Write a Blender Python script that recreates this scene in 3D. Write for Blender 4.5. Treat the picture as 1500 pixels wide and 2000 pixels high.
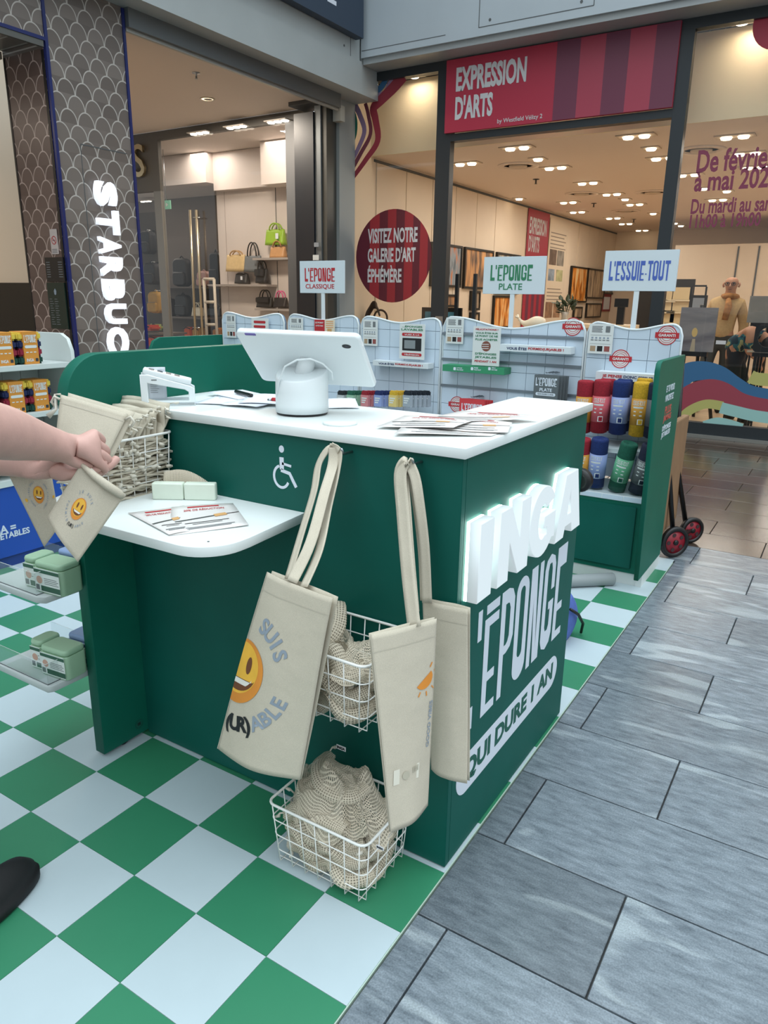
import bpy, bmesh, math, random
from mathutils import Vector, Matrix, noise
random.seed(7)
for o in list(bpy.data.objects): bpy.data.objects.remove(o)
scene = bpy.context.scene
COL = scene.collection
# ------------------------------------------------------------------ camera
FPX = 1422.683
CX, CY, CZ = 0.613998, -1.274951, 1.290323
RR = Vector((0.84627338, 0.53254221, 0.01483781))
RD = Vector((0.16097504, -0.22906061, -0.96000952))
RD = (RD - RR * RD.dot(RR)).normalized()
RF = RR.cross(RD).normalized()
CAMP = Vector((CX, CY, CZ))
cam_d = bpy.data.cameras.new('camera'); cam = bpy.data.objects.new('camera', cam_d); COL.objects.link(cam)
cam_d.sensor_fit = 'HORIZONTAL'; cam_d.sensor_width = 36.0; cam_d.lens = FPX * 36.0 / 1500.0
cam_d.clip_start = 0.02; cam_d.clip_end = 200
M = Matrix(((RR.x, -RD.x, -RF.x, CX), (RR.y, -RD.y, -RF.y, CY), (RR.z, -RD.z, -RF.z, CZ), (0, 0, 0, 1)))
cam.matrix_world = M
scene.camera = cam
# ------------------------------------------------------------------ light
vs = scene.view_settings
vs.view_transform = 'Standard'; vs.look = 'None'; vs.exposure = 0.92; vs.gamma = 1.0; vs.use_curve_mapping = False
w = bpy.data.worlds.new('World'); scene.world = w; w.use_nodes = True
nt = w.node_tree; nt.nodes.clear()
wo = nt.nodes.new('ShaderNodeOutputWorld'); bg = nt.nodes.new('ShaderNodeBackground')
tc = nt.nodes.new('ShaderNodeTexCoord'); sx = nt.nodes.new('ShaderNodeSeparateXYZ'); rp = nt.nodes.new('ShaderNodeValToRGB')
nt.links.new(tc.outputs['Generated'], sx.inputs[0]); nt.links.new(sx.outputs['Z'], rp.inputs[0])
# overcast daylight through the mall's glass roof: zenith about three times the horizon
rp.color_ramp.elements[0].position = 0.0; rp.color_ramp.elements[0].color = (0.30, 0.32, 0.33, 1)
rp.color_ramp.elements[1].position = 1.0; rp.color_ramp.elements[1].color = (1.62, 1.84, 1.95, 1)
mid_ = rp.color_ramp.elements.new(.45); mid_.color = (0.64, 0.70, 0.725, 1)
nt.links.new(rp.outputs[0], bg.inputs['Color']); bg.inputs['Strength'].default_value = 1.0
nt.links.new(bg.outputs[0], wo.inputs[0])
# ------------------------------------------------------------------ helpers
def ray(px, py):
    return RR * ((px - 750) / FPX) + RD * ((py - 1000) / FPX) + RF
def onx(px, py, v): d = ray(px, py); return CAMP + d * ((v - CX) / d.x)
def ony(px, py, v): d = ray(px, py); return CAMP + d * ((v - CY) / d.y)
def onz(px, py, v): d = ray(px, py); return CAMP + d * ((v - CZ) / d.z)
def ond(px, py, t): return CAMP + ray(px, py).normalized() * t
def lin(h):
    if isinstance(h, str):
        h = h.lstrip('#'); c = [int(h[i:i + 2], 16) / 255 for i in (0, 2, 4)]
    else: c = h
    return tuple(x / 12.92 if x <= 0.04045 else ((x + 0.055) / 1.055) ** 2.4 for x in c) + (1.0,)
MATS = {}
def mat(name, col, rough=0.5, metal=0.0, noise_amt=0.0, nscale=20.0, bump=0.0, bscale=200.0, spec=0.5, emit=None, estr=1.0, alpha=1.0, stretch=None):
    if name in MATS: return MATS[name]
    m = bpy.data.materials.new(name); m.use_nodes = True; n = m.node_tree; b = n.nodes['Principled BSDF']
    c = lin(col); b.inputs['Base Color'].default_value = c; b.inputs['Roughness'].default_value = rough
    b.inputs['Metallic'].default_value = metal; b.inputs['Specular IOR Level'].default_value = spec
    if emit: b.inputs['Emission Color'].default_value = lin(emit); b.inputs['Emission Strength'].default_value = estr
    if alpha < 1: b.inputs['Alpha'].default_value = alpha
    if noise_amt or bump:
        t = n.nodes.new('ShaderNodeTexCoord'); src = t.outputs['Object']
        if stretch:
            mp = n.nodes.new('ShaderNodeMapping'); mp.inputs['Scale'].default_value = stretch; n.links.new(src, mp.inputs[0]); src = mp.outputs[0]
    if noise_amt:
        nz = n.nodes.new('ShaderNodeTexNoise'); nz.inputs['Scale'].default_value = nscale; nz.inputs['Detail'].default_value = 5
        n.links.new(src, nz.inputs['Vector'])
        r = n.nodes.new('ShaderNodeValToRGB'); r.color_ramp.elements[0].position = .3; r.color_ramp.elements[1].position = .7
        r.color_ramp.elements[0].color = tuple(x * (1 - noise_amt) for x in c[:3]) + (1,)
        r.color_ramp.elements[1].color = tuple(min(1, x * (1 + noise_amt)) for x in c[:3]) + (1,)
        n.links.new(nz.outputs['Fac'], r.inputs[0]); n.links.new(r.outputs[0], b.inputs['Base Color'])
    if bump:
        n2 = n.nodes.new('ShaderNodeTexNoise'); n2.inputs['Scale'].default_value = bscale; n2.inputs['Detail'].default_value = 3
        n.links.new(src, n2.inputs['Vector'])
        bp = n.nodes.new('ShaderNodeBump'); bp.inputs['Strength'].default_value = bump; bp.inputs['Distance'].default_value = .002
        n.links.new(n2.outputs['Fac'], bp.inputs['Height']); n.links.new(bp.outputs[0], b.inputs['Normal'])
    MATS[name] = m; return m
def glass_mat(name, tint=(1, 1, 1), refl=0.08, rough=0.02):
    if name in MATS: return MATS[name]
    m = bpy.data.materials.new(name); m.use_nodes = True; n = m.node_tree; n.nodes.clear()
    o = n.nodes.new('ShaderNodeOutputMaterial'); mx = n.nodes.new('ShaderNodeMixShader'); tr = n.nodes.new('ShaderNodeBsdfTransparent'); gl = n.nodes.new('ShaderNodeBsdfGlossy')
    tr.inputs[0].default_value = tint + (1,); gl.inputs['Roughness'].default_value = rough
    fr = n.nodes.new('ShaderNodeFresnel'); fr.inputs[0].default_value = 1.45
    ad = n.nodes.new('ShaderNodeMath'); ad.operation = 'MULTIPLY'; ad.inputs[1].default_value = refl / 0.04
    n.links.new(fr.outputs[0], ad.inputs[0]); ad.use_clamp = True
    # only the outer face of the pane mirrors (no total internal reflection inside a thin sheet)
    gm_ = n.nodes.new('ShaderNodeNewGeometry'); iv = n.nodes.new('ShaderNodeMath'); iv.operation = 'SUBTRACT'; iv.inputs[0].default_value = 1.0; n.links.new(gm_.outputs['Backfacing'], iv.inputs[1])
    ml = n.nodes.new('ShaderNodeMath'); ml.operation = 'MULTIPLY'; n.links.new(ad.outputs[0], ml.inputs[0]); n.links.new(iv.outputs[0], ml.inputs[1])
    n.links.new(ml.outputs[0], mx.inputs[0]); n.links.new(tr.outputs[0], mx.inputs[1]); n.links.new(gl.outputs[0], mx.inputs[2]); n.links.new(mx.outputs[0], o.inputs[0])
    MATS[name] = m; return m
def tag(o, label, cat, group=None, kind=None):
    if label: o['label'] = label
    if cat: o['category'] = cat
    if group: o['group'] = group
    if kind: o['kind'] = kind
    return o
def empty(name, loc, label=None, cat=None, group=None, rz=0.0):
    o = bpy.data.objects.new(name, None); COL.objects.link(o); o.location = loc; o.rotation_euler = (0, 0, rz); o.empty_display_size = .05
    if label: tag(o, label, cat, group)
    return o
def wm(o):
    m = o.matrix_basis.copy()
    return wm(o.parent) @ m if o.parent else m
def link(name, me, m, parent=None, local=False, smooth=False):
    """mesh in world coordinates (or in the parent's frame with local=True)"""
    o = bpy.data.objects.new(name, me); COL.objects.link(o)
    if m is not None and len(me.materials) == 0: me.materials.append(m)
    if smooth:
        for p in me.polygons: p.use_smooth = True
    if parent is not None:
        o.parent = parent
        if not local: me.transform(wm(parent).inverted())
    return o
def struct(o): o['kind'] = 'structure'; return o
def mesh_from(v, f):
    me = bpy.data.meshes.new('m'); me.from_pydata([tuple(p) for p in v], [], f); me.update(); return me
def fixn(me):
    bm = bmesh.new(); bm.from_mesh(me); bmesh.ops.recalc_face_normals(bm, faces=bm.faces); bm.to_mesh(me); bm.free(); return me
def box(name, a, b, m, parent=None, bev=0.0, local=False, seg=2):
    x0, y0, z0 = [min(p, q) for p, q in zip(a, b)]; x1, y1, z1 = [max(p, q) for p, q in zip(a, b)]
    bm = bmesh.new(); vs_ = [bm.verts.new(p) for p in ((x0, y0, z0), (x1, y0, z0), (x1, y1, z0), (x0, y1, z0), (x0, y0, z1), (x1, y0, z1), (x1, y1, z1), (x0, y1, z1))]
    for f in ((0, 3, 2, 1), (4, 5, 6, 7), (0, 1, 5, 4), (1, 2, 6, 5), (2, 3, 7, 6), (3, 0, 4, 7)): bm.faces.new([vs_[i] for i in f])
    if bev: bmesh.ops.bevel(bm, geom=bm.edges[:], offset=bev, segments=seg, affect='EDGES', clamp_overlap=True)
    me = bpy.data.meshes.new('m'); bm.to_mesh(me); bm.free()
    return link(name, me, m, parent, local)
def multibox(name, boxes, m, parent=None, local=False, bev=0.0):
    bm = bmesh.new()
    for a, b in boxes:
        x0, y0, z0 = [min(p, q) for p, q in zip(a, b)]; x1, y1, z1 = [max(p, q) for p, q in zip(a, b)]
        v = [bm.verts.new(p) for p in ((x0, y0, z0), (x1, y0, z0), (x1, y1, z0), (x0, y1, z0), (x0, y0, z1), (x1, y0, z1), (x1, y1, z1), (x0, y1, z1))]
        for f in ((0, 3, 2, 1), (4, 5, 6, 7), (0, 1, 5, 4), (1, 2, 6, 5), (2, 3, 7, 6), (3, 0, 4, 7)): bm.faces.new([v[i] for i in f])
    if bev: bmesh.ops.bevel(bm, geom=bm.edges[:], offset=bev, segments=1, affect='EDGES', clamp_overlap=True)
    me = bpy.data.meshes.new('m'); bm.to_mesh(me); bm.free(); return link(name, me, m, parent, local)
def frame(o, u, v):
    u = Vector(u).normalized(); v = Vector(v).normalized(); n = u.cross(v); o = Vector(o)
    return Matrix(((u.x, v.x, n.x, o.x), (u.y, v.y, n.y, o.y), (u.z, v.z, n.z, o.z), (0, 0, 0, 1)))
def FY(x, y, z): return frame((x, y, z), (1, 0, 0), (0, 0, 1))      # faces -y
def FX(x, y, z): return frame((x, y, z), (0, 1, 0), (0, 0, 1))      # faces +x
def FZ(x, y, z, a=0.0): return frame((x, y, z), (math.cos(a), math.sin(a), 0), (-math.sin(a), math.cos(a), 0))  # faces up
def prism(name, pts, depth, m, fr, parent=None, bev=0.0, holes=(), smooth=False):
    """polygon pts (2-D, in frame fr) extruded along the frame normal from 0 to depth"""
    cu = bpy.data.curves.new('c', 'CURVE'); cu.dimensions = '2D'; cu.fill_mode = 'BOTH'
    for ring in [pts] + list(holes):
        s = cu.splines.new('POLY'); s.points.add(len(ring) - 1); s.use_cyclic_u = True
        for q, p in zip(s.points, ring): q.co = (p[0], p[1], 0, 1)
    cu.extrude = max(depth, 1e-5) / 2; cu.bevel_depth = bev; cu.bevel_resolution = 1
    if bev: cu.offset = -bev; cu.extrude = max(depth / 2 - bev, 1e-5)
    me = curve_mesh(cu); me.transform(Matrix.Translation((0, 0, depth / 2))); me.transform(fr)
    return link(name, me, m, parent, smooth=smooth)
WORK = bpy.data.scenes.new('workshop')                            # scratch scene: keeps each curve conversion cheap
def work_dg():
    with bpy.context.temp_override(scene=WORK, view_layer=WORK.view_layers[0]):
        d = bpy.context.evaluated_depsgraph_get(); d.update(); return d
def curve_mesh(cu):
    o = bpy.data.objects.new('tmp', cu); WORK.collection.objects.link(o)
    dg = work_dg()
    me = bpy.data.meshes.new_from_object(o.evaluated_get(dg)); me.materials.clear()
    bpy.data.objects.remove(o); bpy.data.curves.remove(cu); return me
def text_mesh(body, size, extrude=0.0004, offset=0.0, xs=1.0, align='CENTER', space=1.0, shear=0.0):
    cu = bpy.data.curves.new('t', 'FONT'); cu.body = body; cu.size = size; cu.align_x = align; cu.align_y = 'CENTER'
    cu.extrude = extrude; cu.offset = offset * size; cu.space_character = space; cu.shear = shear; cu.resolution_u = 3
    me = curve_mesh(cu)
    if xs != 1: me.transform(Matrix.Diagonal((xs, 1, 1, 1)))
    return me
def text(name, body, size, m, fr, parent=None, extrude=0.0004, offset=0.012, xs=1.0, align='CENTER', space=1.0, shear=0.0, fit=None, fith=None, words=0.0):
    """fit: wanted width, fith: wanted height (caps), both by scaling"""
    me = text_mesh(body, size, extrude, offset, xs, align, space, shear)
    if fit or fith:
        xsv = [v.co.x for v in me.vertices]; ysv = [v.co.y for v in me.vertices]
        sx_ = fit / (max(xsv) - min(xsv)) if fit else 1; sy_ = fith / (max(ysv) - min(ysv)) if fith else sx_
        if not fit: sx_ = sy_
        cxx = (max(xsv) + min(xsv)) / 2 if align == 'CENTER' else (min(xsv) if align == 'LEFT' else max(xsv)); cyy = (max(ysv) + min(ysv)) / 2
        me.transform(Matrix.Diagonal((sx_, sy_, 1, 1)) @ Matrix.Translation((-cxx, -cyy, 0)))
    me.transform(Matrix.Translation((0, 0, extrude)))
    if words:
        for q in text_words(name, me, m, parent, words): q.transform(fr); o = link(name, q, m, parent)
        return o
    me.transform(fr)
    return link(name, me, m, parent)
def text_words(name, me, m, parent, gap):
    """one object per printed word: splits a flat text mesh at the blanks (mesh must lie in its own xy plane)"""
    bm = bmesh.new(); bm.from_mesh(me); seen = set(); isl = []
    for v in bm.verts:
        if v in seen: continue
        st_ = [v]; grp = []; seen.add(v)
        while st_:
            q = st_.pop(); grp.append(q.index)
            for e in q.link_edges:
                o_ = e.other_vert(q)
                if o_ not in seen: seen.add(o_); st_.append(o_)
        xs_ = [me.vertices[i].co.x for i in grp]; isl.append((min(xs_), max(xs_), grp))
    bm.free(); isl.sort(); words = []; end = None
    for a, b, g_ in isl:
        if end is None or a - end > gap: words.append([]); end = b
        words[-1] += g_; end = max(end, b)
    out = []
    for w_ in words:
        mp = {i: k for k, i in enumerate(w_)}; V_ = [me.vertices[i].co.copy() for i in w_]; F_ = [tuple(mp[i] for i in p.vertices) for p in me.polygons if p.vertices[0] in mp]; out.append(mesh_from(V_, F_))
    return out
def rrect(w, h, r, n=5, cx=0.0, cy=0.0):
    pts = []
    for sx_, sy_, a0 in ((1, 1, 0), (-1, 1, 90), (-1, -1, 180), (1, -1, 270)):
        for i in range(n + 1):
            a = math.radians(a0 + 90 * i / n); pts.append((cx + sx_ * (w / 2 - r) + r * math.cos(a), cy + sy_ * (h / 2 - r) + r * math.sin(a)))
    return pts
def circ(r, n=32, cx=0.0, cy=0.0, ry=None):
    return [(cx + r * math.cos(2 * math.pi * i / n), cy + (ry or r) * math.sin(2 * math.pi * i / n)) for i in range(n)]
def tube_geo(V, F, pts, r, n=6, closed=False, rads=None):
    pts = [Vector(p) for p in pts]; N = len(pts); base = len(V); up = Vector((0, 0, 1)); prev = None
    for i, p in enumerate(pts):
        if closed: t = (pts[(i + 1) % N] - pts[i - 1])
        else: t = pts[min(i + 1, N - 1)] - pts[max(i - 1, 0)]
        t.normalize()
        if prev is None:
            a = t.cross(up)
            if a.length < 1e-3: a = t.cross(Vector((1, 0, 0)))
        else: a = prev - t * prev.dot(t)
        a.normalize(); prev = a; b = t.cross(a); rr = rads[i] if rads else r
        for k in range(n):
            an = 2 * math.pi * k / n; V.append(p + (a * math.cos(an) + b * math.sin(an)) * rr)
    for i in range(N if closed else N - 1):
        j = (i + 1) % N
        for k in range(n): F.append((base + i * n + k, base + i * n + (k + 1) % n, base + j * n + (k + 1) % n, base + j * n + k))
    if not closed:
        F.append(tuple(base + k for k in range(n))[::-1]); F.append(tuple(base + (N - 1) * n + k for k in range(n)))
def tube(name, pts, r, m, parent=None, n=8, closed=False, rads=None, smooth=True):
    V, F = [], []; tube_geo(V, F, pts, r, n, closed, rads); return link(name, fixn(mesh_from(V, F)), m, parent, smooth=smooth)
def tubes(name, paths, r, m, parent=None, n=5):
    V, F = [], []
    for p in paths: tube_geo(V, F, p, r, n)
    return link(name, fixn(mesh_from(V, F)), m, parent, smooth=True)
def lathe(name, prof, m, loc, parent=None, n=32, smooth=True, axis=None, up=None, hollow=False):
    V, F = [], []
    for r, z in prof:
        for k in range(n): a = 2 * math.pi * k / n; V.append((r * math.cos(a), r * math.sin(a), z))
    for i in range(len(prof) - 1):
        for k in range(n): F.append((i * n + k, i * n + (k + 1) % n, (i + 1) * n + (k + 1) % n, (i + 1) * n + k))
    if hollow:
        for k in range(n): F.append(((len(prof) - 1) * n + k, (len(prof) - 1) * n + (k + 1) % n, (k + 1) % n, k))
    else: F.append(tuple(range(n))[::-1]); F.append(tuple((len(prof) - 1) * n + k for k in range(n)))
    me = mesh_from(V, F)
    T = Matrix.Translation(Vector(loc))
    if axis is not None: T = T @ Vector((0, 0, 1)).rotation_difference(Vector(axis)).to_matrix().to_4x4()
    me.transform(T); fixn(me); o = link(name, me, m, parent)
    if smooth:
        for p in me.polygons: p.use_smooth = len(p.vertices) == 4
    return o
def grid_mesh(fn, nu, nv, thick=0.0, uvscale=(1, 1)):
    """sheet fn(u,v)->point, with uv layer, optional thickness (closed)"""
    V = [Vector(fn(i / nu, j / nv)) for j in range(nv + 1) for i in range(nu + 1)]
    F = [(j * (nu + 1) + i, j * (nu + 1) + i + 1, (j + 1) * (nu + 1) + i + 1, (j + 1) * (nu + 1) + i) for j in range(nv) for i in range(nu)]
    me = mesh_from(V, F); uv = me.uv_layers.new(name='UVMap')
    for p in me.polygons:
        for li in p.loop_indices:
            vi = me.loops[li].vertex_index; uv.data[li].uv = ((vi % (nu + 1)) / nu * uvscale[0], (vi // (nu + 1)) / nv * uvscale[1])
    if thick:
        bm = bmesh.new(); bm.from_mesh(me); bmesh.ops.solidify(bm, geom=bm.faces[:], thickness=thick); bm.to_mesh(me); bm.free()
    for p in me.polygons: p.use_smooth = True
    return me
def skin(name, verts, edges, rad, m, parent=None, sub=2, root=0):
    me = bpy.data.meshes.new('s'); me.from_pydata([tuple(v) for v in verts], edges, []); o = bpy.data.objects.new('tmp', me); WORK.collection.objects.link(o)
    o.modifiers.new('k', 'SKIN')
    if not me.skin_vertices: bpy.context.view_layer.update()
    for i, r in enumerate(rad):
        d = me.skin_vertices[0].data[i]; d.radius = r if isinstance(r, tuple) else (r, r); d.use_root = (i == root)
    if sub: s = o.modifiers.new('s', 'SUBSURF'); s.levels = sub; s.render_levels = sub
    dg = work_dg(); me2 = bpy.data.meshes.new_from_object(o.evaluated_get(dg)); me2.materials.clear()
    bpy.data.objects.remove(o); return link(name, me2, m, parent, smooth=True)
def clone(root, loc=None, rz=None, mats=None, label=None, matrix=None):
    c = root.copy(); COL.objects.link(c)
    if loc is not None: c.location = loc
    if rz is not None: c.rotation_euler = (0, 0, rz)
    if label: c['label'] = label
    def kids(o, p):
        for ch in [x for x in KIDS.get(o.name, [])]:
            d = ch.copy(); COL.objects.link(d); d.parent = p; kids(ch, d)
    for ch in [x for x in COL.objects if x.parent == root]:
        d = ch.copy(); COL.objects.link(d); d.parent = c
        for g in [x for x in COL.objects if x.parent == ch]:
            e = g.copy(); COL.objects.link(e); e.parent = d
    return c
KIDS = {}
# ------------------------------------------------------------------ hand-drawn condensed lettering
def _ring(x0, x1, y0, y1, r, tx, ty0, ty1, n=6):
    def st(a0, a1, b0, b1, rr):
        rr = min(rr, (a1 - a0) / 2, (b1 - b0) / 2); return rrect(a1 - a0, b1 - b0, max(rr, .001), n, (a0 + a1) / 2, (b0 + b1) / 2)
    return (st(x0, x1, y0, y1, r), st(x0 + tx, x1 - tx, y0 + ty0, y1 - ty1, r - tx * .7))
def glyph(ch):
    """returns (advance, [ (outer, [holes]) ]) in a cell of height 1"""
    R = lambda x0, y0, x1, y1: ([(x0, y0), (x1, y0), (x1, y1), (x0, y1)], [])
    t = .085
    if ch == 'L': return .27, [R(0, 0, t, 1), R(t, 0, .24, .2)]
    if ch == "'": return .13, [R(0, .74, .07, 1)]
    if ch in 'EÉ':
        g = [R(0, 0, t, .88 if ch == 'É' else 1), R(t, 0, .25, .08), R(t, .3, .22, .38)]
        g += [R(t, .80, .26, .88), R(.02, .92, .26, 1.0)] if ch == 'É' else [R(t, .78, .26, 1.0)]
        return .31, g
    if ch == 'P': return .31, [([(0, 0), (t, 0), (t, .40), (.14, .40), (.22, .43), (.27, .52), (.27, .88), (.22, .97), (.14, 1), (0, 1)], [[(t, .48), (.13, .48), (.16, .50), (.27 - t, .55), (.27 - t, .81), (.16, .86), (.13, .87), (t, .87)]])]
    if ch == 'O': o, h = _ring(0, .28, 0, 1, .14, t, .22, .09); return .33, [(o, [h])]
    if ch == 'N': return .34, [R(0, 0, t, 1), R(.29 - t, 0, .29, 1), ([(t, 1), (.14, 1), (.29 - t, .12), (.29 - t, 0), (.14, 0), (t, .72)], [])]
    if ch == 'G':
        outer = [(.28, .62), (.28 - t, .62), (.28 - t, .84), (.17, .91), (.11, .91), (t, .84), (t, .25), (.11, .2), (.17, .2), (.28 - t, .25), (.28 - t, .42), (.15, .42), (.15, .5), (.28, .5), (.28, .13), (.24, .04), (.15, 0), (.13, 0), (.04, .04), (0, .13), (0, .87), (.04, .96), (.13, 1), (.15, 1), (.24, .96), (.28, .87)]
        return .33, [(outer, [])]
    if ch == 'S':
        return .31, [([(0, .62), (0, .88), (.05, .97), (.13, 1), (.2, .97), (.25, .88), (.25, .76), (.25 - t, .76), (.25 - t, .86), (.14, .92), (.11, .92), (t, .86), (t, .66), (.25, .36), (.25, .12), (.2, .03), (.13, 0), (.05, .03), (0, .12), (0, .28), (t, .28), (t, .22), (.11, .17), (.14, .17), (.25 - t, .22), (.25 - t, .32)], [])]
    if ch == 'U': return .33, [([(0, 1), (t, 1), (t, .25), (.12, .2), (.16, .2), (.28 - t, .25), (.28 - t, 1), (.28, 1), (.28, .13), (.24, .04), (.15, 0), (.13, 0), (.04, .04), (0, .13)], [])]
    if ch == 'I': return .14, [R(0, 0, t, 1)]
    if ch == 'T': return .31, [R(.1, 0, .1 + t, .84), R(0, .84, .28, 1)]
    if ch == '-': return .12, [R(0, .3, .08, .36)]
    return .15, []
def sign_text(name, body, width, height, m, fr, parent, depth=.0006, slant=0.0):
    adv = 0; polys = []
    for ch in body:
        a, g = glyph(ch)
        for o, h in g: polys.append(([(adv + x, y) for x, y in o], [[(adv + x, y) for x, y in q] for q in h]))
        adv += a
    adv -= .05
    out = []
    for o, h in polys:
        f = lambda p: (p[0] / adv * width, p[1] * height + slant * p[0] / adv)
        cu = bpy.data.curves.new('c', 'CURVE'); cu.dimensions = '2D'; cu.fill_mode = 'BOTH'; cu.extrude = depth / 2
        for ring in [o] + h:
            s = cu.splines.new('POLY'); s.points.add(len(ring) - 1); s.use_cyclic_u = True
            for q, p in zip(s.points, ring): x, y = f(p); q.co = (x, y, 0, 1)
        out.append(curve_mesh(cu))
    bm = bmesh.new()
    for me in out: bm.from_mesh(me)
    me = bpy.data.meshes.new('m'); bm.to_mesh(me); bm.free()
    me.transform(Matrix.Translation((0, 0, depth / 2))); me.transform(fr); return link(name, me, m, parent)
# ------------------------------------------------------------------ materials
GREEN = mat('counter_green', '#07544a', .5, spec=.25, noise_amt=.06, nscale=6)
GREEN2 = mat('panel_green', '#0c6150', .5, spec=.25, noise_amt=.05, nscale=8)
WHITE = mat('white_laminate', '#dfe5e4', .38, noise_amt=.02, nscale=15)
WPLAS = mat('white_plastic', '#dde4e6', .35)
WWIRE = mat('white_wire', '#e6e6e2', .4)
DECAL = mat('white_vinyl_decal', '#d3dbe6', .5)
BLACK = mat('black_plastic', '#0b0c0e', .4)
DKGREY = mat('dark_grey_metal', '#33383d', .45, noise_amt=.1, nscale=3)
def stone_mat(nm='slate_stone', c0='#525b63', c1='#858f97', cv='#a3adb1', rough=.24):
    m = bpy.data.materials.new(nm); m.use_nodes = True; n = m.node_tree; b = n.nodes['Principled BSDF']; L = n.links.new
    t = n.nodes.new('ShaderNodeTexCoord'); oi = n.nodes.new('ShaderNodeObjectInfo')
    ad = n.nodes.new('ShaderNodeVectorMath'); ad.operation = 'ADD'; sc = n.nodes.new('ShaderNodeVectorMath'); sc.operation = 'SCALE'; sc.inputs['Scale'].default_value = 37.0
    cm = n.nodes.new('ShaderNodeCombineXYZ'); L(oi.outputs['Random'], cm.inputs[0]); L(oi.outputs['Random'], cm.inputs[1]); L(cm.outputs[0], sc.inputs[0])
    L(t.outputs['Object'], ad.inputs[0]); L(sc.outputs[0], ad.inputs[1])
    mp = n.nodes.new('ShaderNodeMapping'); mp.inputs['Rotation'].default_value = (0, 0, math.radians(-28)); mp.inputs['Scale'].default_value = (8, 30, 1); L(ad.outputs[0], mp.inputs[0])
    n1 = n.nodes.new('ShaderNodeTexNoise'); n1.inputs['Scale'].default_value = 1.6; n1.inputs['Detail'].default_value = 8; n1.inputs['Roughness'].default_value = .7; L(mp.outputs[0], n1.inputs['Vector'])
    r1 = n.nodes.new('ShaderNodeValToRGB'); e = r1.color_ramp.elements; e[0].position = .3; e[0].color = lin(c0); e[1].position = .74; e[1].color = lin(c1); L(n1.outputs['Fac'], r1.inputs[0])
    mp2 = n.nodes.new('ShaderNodeMapping'); mp2.inputs['Rotation'].default_value = (0, 0, math.radians(-35)); mp2.inputs['Scale'].default_value = (1.2, 5, 1); L(ad.outputs[0], mp2.inputs[0])
    n2 = n.nodes.new('ShaderNodeTexNoise'); n2.inputs['Scale'].default_value = 1.3; n2.inputs['Detail'].default_value = 3; n2.inputs['Distortion'].default_value = 1.2; L(mp2.outputs[0], n2.inputs['Vector'])
    r2 = n.nodes.new('ShaderNodeValToRGB'); e = r2.color_ramp.elements; e[0].position = .60; e[0].color = (0, 0, 0, 1); e[1].position = .66; e[1].color = (.55, .55, .55, 1); L(n2.outputs['Fac'], r2.inputs[0])
    mx = n.nodes.new('ShaderNodeMix'); mx.data_type = 'RGBA'; mx.inputs['B'].default_value = lin(cv); L(r2.outputs[0], mx.inputs['Factor']); L(r1.outputs[0], mx.inputs['A'])
    hs = n.nodes.new('ShaderNodeHueSaturation'); mr = n.nodes.new('ShaderNodeMapRange'); mr.inputs['To Min'].default_value = .72; mr.inputs['To Max'].default_value = 1.12; L(oi.outputs['Random'], mr.inputs[0]); n3 = n.nodes.new('ShaderNodeTexNoise'); n3.inputs['Scale'].default_value = 260; n3.inputs['Detail'].default_value = 2; L(t.outputs['Object'], n3.inputs['Vector']); m3 = n.nodes.new('ShaderNodeMapRange'); m3.inputs['From Min'].default_value = .3; m3.inputs['From Max'].default_value = .7; m3.inputs['To Min'].default_value = .82; m3.inputs['To Max'].default_value = 1.2; L(n3.outputs['Fac'], m3.inputs[0]); k3 = n.nodes.new('ShaderNodeMath'); k3.operation = 'MULTIPLY'; L(mr.outputs[0], k3.inputs[0]); L(m3.outputs[0], k3.inputs[1]); L(k3.outputs[0], hs.inputs['Value']); L(mx.outputs['Result'], hs.inputs['Color'])
    L(hs.outputs[0], b.inputs['Base Color']); b.inputs['Roughness'].default_value = rough
    bp = n.nodes.new('ShaderNodeBump'); bp.inputs['Strength'].default_value = .25; bp.inputs['Distance'].default_value = .002; L(n1.outputs['Fac'], bp.inputs['Height']); L(bp.outputs[0], b.inputs['Normal'])
    return m
STONE = stone_mat()
STONE2 = stone_mat('brown_stone', '#3a2f28', '#55473c', '#665648', .14)
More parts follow.
